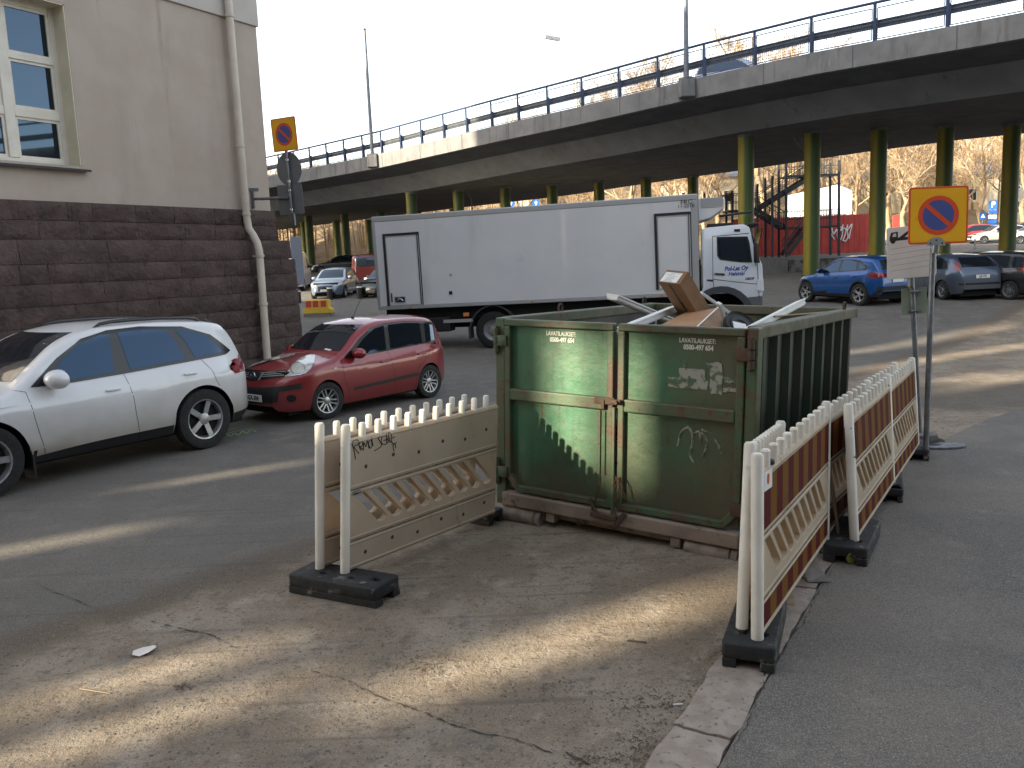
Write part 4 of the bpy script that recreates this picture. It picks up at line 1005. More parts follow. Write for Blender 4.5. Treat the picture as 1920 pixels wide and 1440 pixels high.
M['grime'] = mat('grime', (.115, .085, .055), (.24, .185, .125), 18, rough=.9)
M['hole'] = mat('bolt_hole', (.07, .05, .033), rough=.9)
def barrier(label, nb, nt, fb, ft=None, out_side=1, npeg=11, near_post=True, far_post=True, stubs=True, group='plastic barriers round the waste container'):
    nb, nt, fb = V(nb), V(nt), V(fb); up = nt - nb; ax = fb - nb; L = ax.length; H = up.length; n = ax.cross(up).normalized()   # n to the right when walking near->far
    m0 = Matrix(((ax.x / L, n.x, up.x / H, nb.x), (ax.y / L, n.y, up.y / H, nb.y), (ax.z / L, n.z, up.z / H, nb.z), (0, 0, 0, 1)))
    t = thing('plastic_barrier', label, 'barrier', (nb.x, nb.y, nb.z), group)
    W = lambda bm: (bm.bm if isinstance(bm, MB) else bm)
    def put(name, bm, m, smooth=None, par=None):
        bm = W(bm); bm.transform(m0); return obj(name, bm, m, par or t, world=True, smooth=smooth)
    z0, z1 = .03 * H, .875 * H; hp = z1 - z0; Z = lambda f: z0 + f * hp
    ns = 11; sp = L / ns; holes_ = []
    for k in range(-1, ns - 1):
        xc = .05 + sp * (k + .12); dx = sp * 1.35; w_ = sp * .80; za, zb = Z(.29), Z(.595)
        hole = [(xc - .01, zb - .008), (xc + w_ * .1, zb), (xc + w_ * .70, zb), (xc + w_ * .9 + dx, za + .045)]
        hole += [(xc + dx + w_ * .45 + w_ * .45 * math.cos(a), za + .035 + .035 * math.sin(a)) for a in [R_(v) for v in (-20, -60, -100, -140, -175)]]
        hole = [(max(.05, min(L - .05, x_)), z_) for x_, z_ in hole] if k < 0 else hole
        if k >= 0 and hole[4][0] < L - .05: holes_.append(hole)
    sheet_me = sheet([(.02, z0), (L - .02, z0), (L - .02, z1), (.02, z1)], holes_, .044, .004)
    bm = bmesh.new(); bm.from_mesh(sheet_me); bpy.data.meshes.remove(sheet_me); bm.transform(Matrix(((1, 0, 0, 0), (0, 0, 1, 0), (0, 1, 0, 0), (0, 0, 0, 1))))
    pan = put('panel', bm, M['plastic'])
    b = MB()
    for f in (.0, 1.0):
        b = MB(); b.tube([(.02, 0, Z(f)), (L - .02, 0, Z(f))], .031, 8); put('edge_tube', b, M['plastic'], 40)
    for f in (.185, .235, .60, .65):
        b = MB(); b.tube([(.02, 0, Z(f)), (L - .02, 0, Z(f))], .0305, 8); put('rib', b, M['plastic'], 40)
    for f in (.21, .625):
        b = MB(); b.box((.03, -.0265, Z(f) - .007), (L - .03, .0265, Z(f) + .007)); put('dirt_groove', b, M['grime'])
    for k in range(1, npeg):
        b = MB(); x = L * k / npeg; b.tube([(x, 0, Z(.97)), (x, 0, .98 * H), (x, 0, .99 * H)], [.027, .027, .019], 12); put('peg', b, M['post'], 35)
    for (on, x) in ((near_post, .0), (far_post, L)):
        if not on: continue
        b = MB(); b.tube([(x, 0, 0), (x, 0, .985 * H), (x, 0, H)], [.036, .036, .026], 16); p_ = put('post', b, M['post'], 35)
        b = MB(); b.tube([(x, 0, -.10), (x, 0, .005)], .026, 10); put('post_foot', b, M['galv'], 35, p_)
    for fz in (.80, .10):
        for k in range(6):
            x = L * (.10 + .16 * k); b = MB(); b.lathe([(.016, -.0275), (.016, .0275)], Matrix.Translation((x, 0, Z(fz) + (.02 if k % 2 else -.015))) @ Matrix.Rotation(R_(90), 4, 'X'), 10); put('bolt', b, M['hole'])
    for (fa, fb_) in ((.655, .975), (.03, .18)):
        bm = bmesh.new(); lay = bm.faces.layers; nst = max(8, int(L / .15)); y = .0272 * out_side; fs = []
        for k in range(nst):
            xa, xb = .04 + (L - .08) * k / nst, .04 + (L - .08) * (k + 1) / nst
            for yy in (y, y + .0015 * out_side):
                f = bm.faces.new([bm.verts.new(v) for v in ((xa, yy, Z(fa)), (xb, yy, Z(fa)), (xb, yy, Z(fb_)), (xa, yy, Z(fb_)))]); f.material_index = k % 2
        put('reflective_strip', bm, [M['red_strip'], M['yel_strip']])
    return t, m0, L, H
def top(px, py, base, dy=0.): return at(px, py, base.y + dy)
nbR = gz(647, 1073, .15); fbR = gz(926, 962, .13)
bR, mR, LR, HR = barrier('beige barrier panel on the left, scribbled with a black tag, nearer the container doors', nbR, top(648, 796, nbR), fbR, out_side=-1, far_post=False)
nbL = gz(600, 1065, .15); fbL = fbR + (nbL - nbR) * .9
bL, mL, LL, HL = barrier('beige barrier panel behind the tagged one, nearer the parked cars', nbL, top(599, 793, nbL), fbL, out_side=-1, far_post=False)
# tag scribbled on the inner face
tagpx = [[(458, 505), (452, 460), (440, 405), (470, 390), (478, 415), (450, 430), (480, 470)], [(488, 452), (480, 415), (500, 400), (498, 425), (485, 432), (505, 450)], [(505, 450), (508, 405), (520, 430), (528, 395), (538, 440)], [(545, 440), (535, 410), (550, 390), (556, 425), (545, 440)], [(552, 375), (562, 425)],
         [(610, 372), (590, 375), (600, 395), (612, 425), (570, 455)], [(640, 365), (615, 372), (612, 410), (640, 415), (640, 390), (625, 395)], [(640, 350), (645, 410), (660, 380), (645, 385), (668, 405)], [(660, 400), (650, 350), (670, 360), (668, 400)], [(675, 380), (690, 372)], [(672, 400), (680, 415), (700, 405)], [(685, 455), (680, 420), (690, 410), (695, 440)]]
nR = V((mR[0][1], mR[1][1], mR[2][1]))
if nR.dot(CAM - nbR) < 0: nR = -nR
def onR(px, py): return onplane(px, py, nbR + nR * .0278, nR)
b = MB()
for ln in tagpx: b.tube([onR(520 + x / 3.1295, 700 + y / 3.1295) for x, y in smooth_line(ln, 4)],   .0038, 4)
obj('graffiti', b, M['ink'], bR, world=True)
for dx, dy in ((0, 0),):
    b = MB()
    for (x0, y0, x1, y1) in ((440, 700, 490, 683), (440, 708, 470, 700), (445, 716, 490, 698)): b.tube([onR(520 + x0 / 3.1295, 700 + y0 / 3.1295), onR(520 + x1 / 3.1295, 700 + y1 / 3.1295)], .004, 4)
    obj('stamp', b, M['ink'], bR, world=True)
# right-hand row
RB = 'plastic barriers round the waste container'
nbA2 = gz(1420, 1197, .20); fbA2 = gz(1546, 1012, .17)
A2 = barrier('striped barrier panel standing nearest the camera on the kerb', nbA2, top(1420, 850, nbA2), fbA2, out_side=1)
nbA1 = gz(1391, 1177, .21); upA = top(1407, 829, nbA1, .06) - nbA1; ftA1 = at(1464, 789, 6.05)
A1 = barrier('leaning barrier panel squeezed between the container corner and the front striped panel', nbA1, nbA1 + upA, ftA1 - upA, out_side=1)
nbB = gz(1602, 1013, .17); feB = gz(1718, 838, .13); tB = top(1590, 757, nbB) ; tBe = top(1707, 677, feB); mB = nbB.lerp(feB, .5); tmB = tB.lerp(tBe, .5)
B1 = barrier('striped barrier panel standing out on the pavement with a wire loop on its post', nbB, tB, mB, out_side=1)
B2 = barrier('striped barrier panel on the pavement ending at the leaning sign poles', mB + (feB - nbB).normalized() * .02, tmB + (feB - nbB).normalized() * .02, feB, out_side=1, near_post=False)
nbC = fbA2 + V((-.03, .04, 0)); tC = at(1546, 760, nbC.y); eC = at(1668, 681, 8.55); feC = eC - V((-.04, .05, 1.03)); mC = nbC.lerp(feC, .5)
C1 = barrier('barrier panel behind the pavement row, joined to the front striped panel', nbC, tC, mC, out_side=1, near_post=True, npeg=9)
C2 = barrier('farthest barrier panel beside the container, behind the pavement row', mC, tC.lerp(eC, .5), feC, out_side=1, near_post=False, npeg=9)
# straps, wire loop, sticker
def on2(px, py, o=.031): nn = V((A2[1][0][1], A2[1][1][1], A2[1][2][1])); nn = nn if nn.dot(CAM - nbA2) > 0 else -nn; return onplane(px, py, nbA2 + nn * o, nn)
c_ = on2(1440, 866, .0); b = MB(); b.lathe([(.036, -.012), (.040, 0), (.036, .014)], Matrix.Translation(c_), 14); obj('strap', b, M['black'], A2[0], world=True, smooth=40)
b = MB(); vs = [on2(1433, 886), on2(1448, 877), on2(1448, 912), on2(1433, 923)]; b.add(vs, [(0, 1, 2, 3)]); st_ = obj('sticker', b, M['plate'], A2[0], world=True)
cc = on2(1440.5, 897, .033); ux = (on2(1448, 895, .033) - on2(1433, 900, .033)).normalized(); b = MB(); b.tube([cc + ux * (.016 * math.cos(a)) + V((0, 0, .030 * math.sin(a))) for a in [2 * math.pi * k / 16 for k in range(17)]], .004, 5, False); obj('emblem', b, M['amber'], st_, world=True)
b = MB(); p = nbB.lerp(tB, .83); q = nbB.lerp(tB, .62); b.tube([p + V((-.035, 0, 0)), p + V((0, -.038, 0)), p + V((.04, 0, 0)), q + V((.05, .0, .03)), q + V((.02, -.04, 0)), q + V((-.036, 0, .02)), p + V((-.036, 0, 0))], .004, 5); obj('wire_loop', b, M['black'], B1[0], world=True)
b = MB(); c_ = mB.lerp(tmB, .93); b.lathe([(.038, -.012), (.042, 0), (.038, .014)], Matrix.Translation(c_), 14); obj('strap', b, M['black'], B2[0], world=True, smooth=40)
# rubber feet
rubm = mat('recycled_rubber', (.013, .013, .014), (.022, .022, .021), 7, rough=.75, bump=.5, bscale=50, bdist=.006, layers=[((.20, .185, .16), 8, .57, .72, None), ((.12, .10, .08), 3.5, .64, .8, None)])
def foot(label, o, x, y, lx, ly, h):
    """o = front left corner on the ground, x along the front edge, y away"""
    x = V(x).normalized(); y = V(y); y = (y - x * y.dot(x)); y.z = 0; y.normalize(); t = thing('barrier_foot', label, 'barrier foot', frame(o, x, y, (0, 0, 1)), 'rubber feet of the barriers')
    hs = [circ(lx * .30, ly * .42, .036, 16), circ(lx * .62, ly * .42, .036, 16), rrect(lx * .80, ly * .42, lx * .92, ly * .70, .008)] if lx > ly else [circ(lx * .36, ly * .22, .036, 16), circ(lx * .72, ly * .22, .036, 16), circ(lx * .5, ly * .6, .05, 16)]
    me = sheet(rrect(.012, .012, lx - .012, ly - .012, .02), hs, h - .055 - .024, .012); me.transform(Matrix.Translation((0, 0, .055 + (h - .055) / 2))); me.name = 'block'; link('block', me, rubm, t)
    b = MB()
    if lx > ly: b.box((0, 0.004, 0), (lx, ly * .30, .058), .008); b.box((0, ly * .70, 0), (lx, ly - .004, .058), .008); b.box((.12, ly * .31, 0), (lx - .12, ly * .69, .057))
    else: b.box((.004, 0, 0), (lx * .28, ly, .058), .008); b.box((lx * .72, 0, 0), (lx - .004, ly, .058), .008); b.box((lx * .29, .12, 0), (lx * .71, ly - .12, .057))
    b.box((.05, .05, .06), (lx - .05, ly - .05, .075))
    obj('runner', b, rubm, t); return t
p1, p2, p3 = gz(541, 1112), gz(705, 1143), gz(744, 1112)
foot('dusty black rubber foot under the two left barrier panels', p1, p2 - p1, p3 - p2, (p2 - p1).length, .31, .15)
p1, p2 = gz(1352, 1250, .05), gz(1449, 1264, .05); foot('black rubber foot on the kerb under the two nearest right hand posts', V((p1.x, p1.y, .05)), p2 - p1, KD, .30, .78, .15)
p1, p2 = gz(1542, 1052, .045), gz(1630, 1064, .045); foot('black rubber foot with a yellow leaf in front of it', V((p1.x, p1.y, .045)), p2 - p1, KD, .32, .8, .135)
p1 = gz(1650, 940, .045); foot('black rubber foot half way along the pavement row of barriers', V((p1.x, p1.y, .045)), V((.9, -.4, 0)), KD, .20, .7, .13)
p1 = gz(1698, 862, .045); foot('black rubber foot below the farthest pavement panel', V((p1.x, p1.y, .045)), V((.9, -.4, 0)), KD, .24, .6, .12)
p1 = gz(885, 975, .0); foot('black rubber foot under the far end of the left panels beside the container', p1 + V((-.2, .02, 0)), V((.82, -.57, 0)), V((.57, .82, 0)), .45, .25, .12)
# wooden stake
sp_ = gz(1577, 1030, .045); t = thing('wooden_stake', 'weathered wooden stake leaning against the joint of two barriers', 'stake', sp_)
b = MB(); tp = at(1554, 866, sp_.y + .05); b.bar(sp_, tp, .045, .022, bev=.003); obj('stake', b, mat('weathered_wood', (.19, .15, .105), (.13, .10, .07), 4, rough=.85, stretch=(1, 1, .2)), t, world=True)

# ================================================================ signs
yel = mat('sign_yellow', (.78, .40, .012), (.74, .37, .012), 2, rough=.35); redm = mat('sign_red', (.62, .075, .022), rough=.35); blu = mat('sign_blue', (.060, .085, .27), rough=.35)
signgrey = mat('sign_back', (.19, .20, .215), (.16, .17, .18), 3, rough=.5, metal=.4)
def no_parking(t, m, S, back=True):
    pl = lambda name, o, mm, z, th=.002, hs=(): plate(name, o, mm, t, m @ Matrix.Translation((0, 0, z)), hs, th)
    pn = plate('sign_panel', rrect(-S / 2, -S / 2, S / 2, S / 2, .03), redm, t, m, thick=.006, bev=.002)
    par = pn
    def sub(name, o, mm, z, hs=()): return plate(name, o, mm, par, m @ Matrix.Translation((0, 0, z)), hs, .0016)
    k = S * .47; sub('yellow_field', rrect(-k, -k, k, k, .022), yel, .0052)
    r = S * .345; sub('blue_disc', circ(0, 0, r * .80, 40), blu, .0070)
    sub('red_ring', circ(0, 0, r, 48), redm, .0078, [circ(0, 0, r * .775, 48)])
    a = R_(-42); w_ = r * .115; L = r * .80; c, s = math.cos(a), math.sin(a)
    sub('red_slash', [(c * x - s * y, s * x + c * y) for x, y in ((-L, -w_), (L, -w_), (L, w_), (-L, w_))], redm, .0090)
pb = gz(1735, 862, .045); pt = at(1752, 462, pb.y + .12); tt = at(1760, 360, pb.y + .15)
t = thing('no_parking_sign', 'yellow no parking sign on a leaning grey pole at the end of the barriers', 'road sign', pb)
TL, TR, BL, BR = at(1707, 352, 9.28), at(1817, 346, 9.20), at(1701, 459, 9.25), at(1812, 457, 9.17)
ctr = (TL + TR + BL + BR) / 4; S_ = ((TR - TL).length + (BR - BL).length) / 4 + (TL - BL).length / 2
xv = ((TR - TL) + (BR - BL)).normalized(); yv = (TL - BL + TR - BR).normalized(); nv = xv.cross(yv); mt = face_frame(ctr, xv, nv)
no_parking(t, WM[t.name].inverted() @ mt, S_)
b = MB(); b.tube([pb - V((0, 0, .1)), pt + V((.0, .03, .04))], .030, 14); obj('pole', b, M['galv'], t, world=True, smooth=40)
b = MB(); b.tube([pb, pb + (pt - pb) * .0], .01); 
hp = at(1755, 459, 9.18); mm = face_frame(hp + nv * .006, xv, nv)
me = sheet([(.095 * math.cos(R_(a)), .095 * math.sin(R_(a)) - .01) for a in range(0, 181, 15)], [], .004); me.transform(WM[t.name].inverted() @ mm); link('bracket', me, mat('zinc', (.40, .42, .43), (.33, .35, .36), 9, rough=.4, metal=.6), t)
b = MB()
for (u_, v_) in ((-.06, .02), (.06, .02), (0, .055)): b.lathe([(.010, .002), (.008, .009)], mm @ Matrix.Translation((u_, v_ - .005, 0)), 10)
obj('bolt', b, M['black'], t, world=True)
b = MB(); b.tube([hp + V((-.005, .01, -.09)), hp + V((0, .01, .0))], .040, 14); obj('pole_sleeve', b, M['galv'], t, world=True, smooth=40)
# tow-away sign
pb2 = gz(1726, 832, .02); t = thing('tow_away_sign', 'white tow away sign with a tow truck picture on a leaning pole', 'road sign', pb2)
pt2 = at(1709, 520, pb2.y + .05); Y2 = pb2.y
b = MB(); b.tube([pb2 - V((0, 0, .05)), pt2], .030, 14); obj('pole', b, M['galv'], t, world=True, smooth=40)
TL, BL, BR = at(1660, 428, Y2), at(1664, 524, Y2), at(1752, 517, Y2 - .06); xv = (BR - BL).normalized(); wS = (BR - BL).length * 1.04; hS = (TL - BL).length; nv = xv.cross((TL - BL).normalized()); mt = WM[t.name].inverted() @ face_frame(BL, xv, nv)
whs = mat('sign_white', (.68, .67, .63), (.62, .60, .56), 3, rough=.45)
pn = plate('sign_panel', rrect(0, 0, wS, hS, .03), whs, t, mt, thick=.006, bev=.002)
U = wS / 88.
PX = lambda l_: [((x - 1662) * U, (522 - y) * U + .01) for x, y in l_]
pm = mt @ Matrix.Translation((0, 0, .0055))
for poly in ([(1667, 451), (1667, 446), (1670, 437), (1682, 436), (1682, 447), (1700, 447), (1714, 447), (1714, 452), (1667, 453)], [(1684, 447), (1704, 433), (1714, 431), (1714, 434), (1706, 436), (1694, 447)]):
    plate('tow_truck_picture', PX(poly), M['ink'], pn, pm, [PX([(1672, 445), (1674, 439), (1679, 439), (1679, 445)])] if poly[0][1] == 451 else [], .0014)
for x in (1673, 1705): plate('truck_wheel_picture', [(p[0], p[1]) for p in circ(*PX([(x, 453)])[0], 4.6 * U, 16)], M['ink'], pn, pm @ Matrix.Translation((0, 0, .001)), [], .0014)
M['print'] = mat('faded_print', (.38, .38, .36), rough=.6); r = random.Random(4)
for k, (ya, yb) in enumerate(((468, 462), (478, 472), (488, 482), (499, 493), (509, 503))):
    x = 1668 + (k > 1); b = MB()
    while x < 1742:
        L = r.uniform(2, 7); f = (x - 1668) / 76; y = ya + (yb - ya) * f; (u_, v_), = PX([(x, y)]); (u2, v2), = PX([(x + L, y - .08 * L)])
        b.bar(pm @ V((u_, v_, 0)), pm @ V((u2, v2, 0)), .006, .002, up=(0, 1, 0)); x += L - .05 if r.random() < .8 else L + .6
    obj('small_print', b, M['print'], pn)
hp = at(1709, 520, Y2 - .02); mm = face_frame(hp + nv * .006, xv, nv); me = sheet([(.085 * math.cos(R_(a)), .085 * math.sin(R_(a)) - .01) for a in range(0, 181, 20)], [], .004); me.transform(WM[t.name].inverted() @ mm); link('bracket', me, M['galv'], t)
b = MB(); b.tube([hp + V((.0, .012, -.11)), hp + V((0, .012, -.01))], .040, 12); obj('pole_sleeve', b, M['galv'], t, world=True, smooth=40)
gp = mat('small_sign_back', (.24, .29, .22), (.20, .25, .19), 4, rough=.5); c_ = at(1714, 564, Y2 + .06); mt = WM[t.name].inverted() @ face_frame(c_, xv, -nv)
pn2 = plate('small_panel', rrect(-.145, -.155, .145, .155, .012), gp, t, face_frame(V((0, 0, 0)), xv, nv) if False else WM[t.name].inverted() @ face_frame(c_, xv, nv), thick=.004)
for dv in (.11, -.12):
    b = MB(); o = face_frame(c_ + nv * .03, xv, nv); b.boxm(o @ Matrix.Translation((.0, dv, 0)), .13, .025, .07, .006); obj('clamp', b, M['galv'], t, world=True)
# sign bases
t = thing('sign_weight', 'stacked concrete and rubber base at the foot of the leaning sign pole', 'sign base', V((pb2.x, pb2.y, 0)))
b = MB(); b.lathe([(.27, 0), (.28, .03), (.26, .07)], None, 20); obj('rubber_disc', b, M['rubber'], t, smooth=30)
b = MB(); b.lathe([(.17, .071), (.175, .10), (.165, .15), (.05, .16)], Matrix.Translation((.02, -.02, 0)), 8); obj('concrete_ring', b, mat('dirty_concrete', (.14, .13, .115), (.10, .09, .08), 8, rough=.9, bump=.4), t)
c_ = gz(1768, 838, .045); t = thing('access_cover', 'grey rounded access cover lying on the pavement behind the sign poles', 'cover', c_)
plate('cover', [(x * 1.0, y * 1.0) for x, y in circ(0, 0, .13, 28, rx=.26)], M['galv'], t, Matrix.Translation((0, 0, .012)), thick=.02, bev=.004)
plate('cover_inset', circ(-.12, .02, .06, 20, rx=.11), M['black'], t, Matrix.Translation((0, 0, .026)), thick=.004)

# sign post held by a bracket on the corner of the stone building
SYp = 17.4; c0 = at(541, 330, SYp); t = thing('sign_cluster', 'no parking sign above two grey sign backs on the corner of the stone building', 'road sign', c0)
b = MB(); b.tube([at(536, 277, SYp), at(549, 422, SYp)], .032, 12); obj('pole', b, M['galv'], t, world=True, smooth=40)
xv = V((.88, -.47, 0)).normalized(); nv = V((-.47, -.88, -.05))
no_parking(t, WM[t.name].inverted() @ face_frame(at(533, 252, SYp - .05), xv, nv), .64)
b = MB(); b.lathe([(.0, -.003), (.325, -.003), (.33, .0), (.325, .004), (0, .004)], face_frame(at(542, 317, SYp + .07), xv, nv), 36); obj('round_panel', b, signgrey, t, world=True, smooth=30)
me = sheet(rrect(-.33, -.30, .33, .30, .03), [], .005); me.transform(WM[t.name].inverted() @ face_frame(at(545, 374, SYp + .07), xv, nv)); link('square_panel', me, signgrey, t)
b = MB(); b.boxm(face_frame(at(549, 411, SYp - .04), xv, nv), .12, .26, .05, .01); obj('lower_bracket', b, M['galv'], t, world=True)
wp = WM[bld.name] @ V((-.38, -.02, 0)); e1 = at(476, 374, wp.y + .1); b = MB(); b.tube([V((wp.x, wp.y, e1.z)), at(541, 371, SYp)], .03, 8); b.bar(V((wp.x, wp.y - .03, e1.z - .2)), V((wp.x, wp.y - .03, e1.z + .16)), .05, .05); b.bar(V((wp.x - .14, wp.y - .06, e1.z + .19)), V((wp.x + .13, wp.y - .01, e1.z + .19)), .05, .07); obj('wall_bracket', b, M['galv'], t, world=True)
for py in (300, 340, 357, 393):
    p = at(541 + (py - 330) * .09, py, SYp); b = MB(); b.lathe([(.04, -.02), (.04, .02)], Matrix.Translation(p), 12); obj('clamp', b, M['chrome'], t, world=True, smooth=40)
# back of a tall sign farther down the side street
g_ = gt(557, 570); t = thing('tall_sign', 'blue grey back of a tall rectangular sign beside a bollard', 'road sign', g_)
b = MB(); b.tube([g_, at(556, 443, g_.y)], .03, 10); obj('pole', b, M['galv'], t, world=True, smooth=40)
c_ = at(557.5, 489, g_.y - .05); w_ = 21 * g_.y / F_PX; h_ = 88 * g_.y / F_PX; plate('sign_panel', rrect(-w_ / 2, -h_ / 2, w_ / 2, h_ / 2, .03), mat('blue_grey_back', (.13, .16, .22), rough=.5), t, WM[t.name].inverted() @ face_frame(c_, (1, 0, 0), (0, -1, 0)), thick=.006)
b = MB()
for k in range(9): p = at(557, 452 + k * 9.5, g_.y - .08); b.box(p - V((.012, .012, .012)), p + V((.012, .012, .012)))
obj('rivet', b, M['chrome'], t, world=True)
# bollards
def bollard(px, py, label):
    p = gt(px, py); t = thing('bollard', label, 'bollard', p, 'black bollards under the bridge'); h = 25.5 * p.y / F_PX
    b = MB(); b.lathe([(.14, -.05), (.14, h * .8), (.12, h * .8)], None, 14); obj('post', b, M['black'], t, smooth=40)
    b = MB(); b.lathe([(.145, h * .8), (.145, h * .90)], None, 14, False); obj('white_band', b, M['white'], t, smooth=40)
    b = MB(); b.lathe([(.14, h * .9), (.13, h * .97), (.05, h)], None, 14); obj('cap', b, M['black'], t, smooth=40)
bollard(560, 568, 'black bollard in front of the blue grey sign back'); bollard(619, 562, 'black bollard in front of the silver car bumper'); bollard(675, 560, 'black bollard between the silver car and the white truck')
# yellow and red road block
c_ = gt(595, 594); s = c_.y / F_PX; t = thing('road_block', 'yellow concrete road block with red squares behind the red car roof', 'road block', c_)
b = MB(); pr_ = [(-27, 6), (27, 6), (27, 12), (21, 17), (21, 31), (-21, 31), (-21, 17), (-27, 12)]
b.prism([(x * s, y * s) for x, y in pr_], .6, Matrix(((1, 0, 0, 0), (0, 0, 1, 0), (0, 1, 0, 0), (0, 0, 0, 1))), .02); obj('block', b, mat('yellow_block', (.60, .40, .04), (.52, .35, .04), 3, rough=.7), t)
b = MB()
for x in (-20, -6.5, 8): b.box((x * s, -.012, 18 * s), ((x + 10) * s, .0, 30 * s))
obj('red_square', b, mat('red_block_paint', (.42, .05, .035), rough=.7), t)
b = MB(); b.box((-25 * s, .02, -.1), (26 * s, .58, 5.8 * s)); obj('concrete_base', b, M['concrete'], t)

# ================================================================ litter
c_ = gz(271, 1221, .006); t = thing('scrap_of_paper', 'white oval scrap of paper lying on the asphalt in the foreground', 'litter', c_)
pp = [(-.066, -.012), (-.03, .022), (.03, .038), (.064, .026), (.072, .004), (.05, -.03), (.0, -.05), (-.05, -.045)]
b = MB(); vs = [(x * .95, y * 1.6, .004 + .012 * abs(x) / .07) for x, y in pp]; b.add(vs + [(x, y, z + .0012) for x, y, z in vs] + [(0, 0, .004), (0, 0, .0052)], [(i, (i + 1) % 8, 16) for i in range(8)] + [(8 + i, 8 + (i + 1) % 8, 17) for i in range(8)] + [(i, (i + 1) % 8, 8 + (i + 1) % 8, 8 + i) for i in range(8)]); obj('paper', b, mat('paper', (.66, .60, .56), rough=.8), t)
def stick(label, a, c, w_, z=.006, m=None, name='twig'):
    p, q = gz(*a, z), gz(*c, z); t = thing(name, label, 'litter', p); b = MB(); b.bar(p, q, w_, w_ * .6); obj('stem', b, m or M['wood'], t, world=True)
stick('pale straw lying on the asphalt left of the sunlit streak', (150, 1291), (207, 1300), .006, name='straw')
stick('long pale splinter on the asphalt below the container doors', (1008, 1001), (1098, 995), .006, name='splinter')
stick('short white cigarette end beside the kerb', (1262, 1321), (1280, 1320), .008, .01, M['foam'], 'cigarette_end')
stick('brown stick lying on the asphalt left of the near right foot', (1176, 1201), (1212, 1205), .012, .006, mat('dark_stick', (.05, .04, .03), rough=.9))
b_ = gz(1088, 983, .01); t = thing('scrap_of_wood', 'small yellowish wood chip below the container doors', 'litter', b_); b = MB(); b.boxm(Matrix.Rotation(.5, 4, 'Z') @ Matrix.Rotation(.3, 4, 'Y'), .06, .03, .02, .006); obj('chip', b, M['wood'], t)
t = thing('cardboard_flap', 'grey flap of torn cardboard poking out below the near striped panel', 'litter', gz(1520, 1080, .055))
board('flap', [gz(1495, 1075, .06), gz(1500, 1050, .16), gz(1530, 1045, .19), gz(1545, 1078, .10), gz(1563, 1090, .055), gz(1515, 1091, .056)], .004, mat('grey_card', (.30, .275, .25), (.25, .23, .21), 9, rough=.85), t)
t = thing('scrap_of_paper', 'small pale scrap under the lower edge of the near striped panel', 'litter', gz(1478, 1125, .055)); board('paper', [gz(1470, 1132, .055), gz(1478, 1110, .09), gz(1488, 1118, .085), gz(1490, 1135, .055)], .003, M['wood'], t)
t = thing('fallen_leaf', 'yellow green fallen leaf against the second rubber foot', 'leaf', gz(1601, 1056, .05))
lf = [(-.06, .0), (-.045, .04), (-.01, .035), (.0, .06), (.03, .045), (.055, .055), (.06, .01), (.04, -.03), (.0, -.05), (-.035, -.035)]
b = MB(); r = random.Random(1); vs = [V((x * 1.1, -y * .35 - .01, .045 + y + r.uniform(-.006, .006))) for x, y in lf]; b.add([V((0, -.012, .05))] + vs, [(0, i + 1, (i + 1) % 10 + 1) for i in range(10)]); obj('blade', b, mat('leaf', (.26, .26, .045), (.20, .19, .05), 12, rough=.7), t)

# sprayed survey mark on the road
b = MB(); sm = [[(418, 816), (440, 809), (474, 803)], [(425, 812), (432, 818), (440, 812), (447, 816), (455, 808), (462, 813), (470, 806), (480, 809)], [(428, 806), (445, 802)]]
for ln in sm:
    p_ = [gz(*q_, .004) for q_ in smooth_line(ln, 6)]; prev = None
    for i, p in enumerate(p_):
        d = (p_[min(i + 1, len(p_) - 1)] - p_[max(0, i - 1)]).normalized(); n_ = V((d.y, -d.x, 0)) * .014; cur = (b.bm.verts.new(p + n_), b.bm.verts.new(p - n_))
        if prev: b.bm.faces.new((prev[0], cur[0], cur[1], prev[1]))
        prev = cur
meta(obj('road_marking', b, mat('spray_green', (.25, .42, .16), (.12, .16, .10), 40, .45, .6, rough=.8)), kind='structure')

# ================================================================ vehicles
def paint(name, c, metal=0., rough=.32, dust=None):
    q = N(name); q.tc(); col = c
    if dust:
        sp = q.n('SeparateXYZ'); q.l(q.tc(), sp.inputs[0]); f = q.ramp(q.math('ADD', sp.outputs[2], q.math('MULTIPLY', q.noise(3, 5), .3)), 1.22, .45)
        col = q.mix(q.math('MULTIPLY', f, dust[1]), c, dust[0])
    return q.out(col, rough, None, metal, .8, .5)
def hermite(pts):
    xs = [p[0] for p in pts]; ys = [p[1] for p in pts]; n = len(xs)
    d = [(ys[i + 1] - ys[i]) / (xs[i + 1] - xs[i]) for i in range(n - 1)]
    m = [d[0]] + [0 if d[i - 1] * d[i] <= 0 else 2 * d[i - 1] * d[i] / (d[i - 1] + d[i]) for i in range(1, n - 1)] + [d[-1]]
    def f(x):
        if x <= xs[0]: return ys[0]
        if x >= xs[-1]: return ys[-1]
        i = 0
        while x > xs[i + 1]: i += 1
        h = xs[i + 1] - xs[i]; t = (x - xs[i]) / h
        return (2 * t ** 3 - 3 * t * t + 1) * ys[i] + (t ** 3 - 2 * t * t + t) * h * m[i] + (-2 * t ** 3 + 3 * t * t) * ys[i + 1] + (t ** 3 - t * t) * h * m[i + 1]
    return f
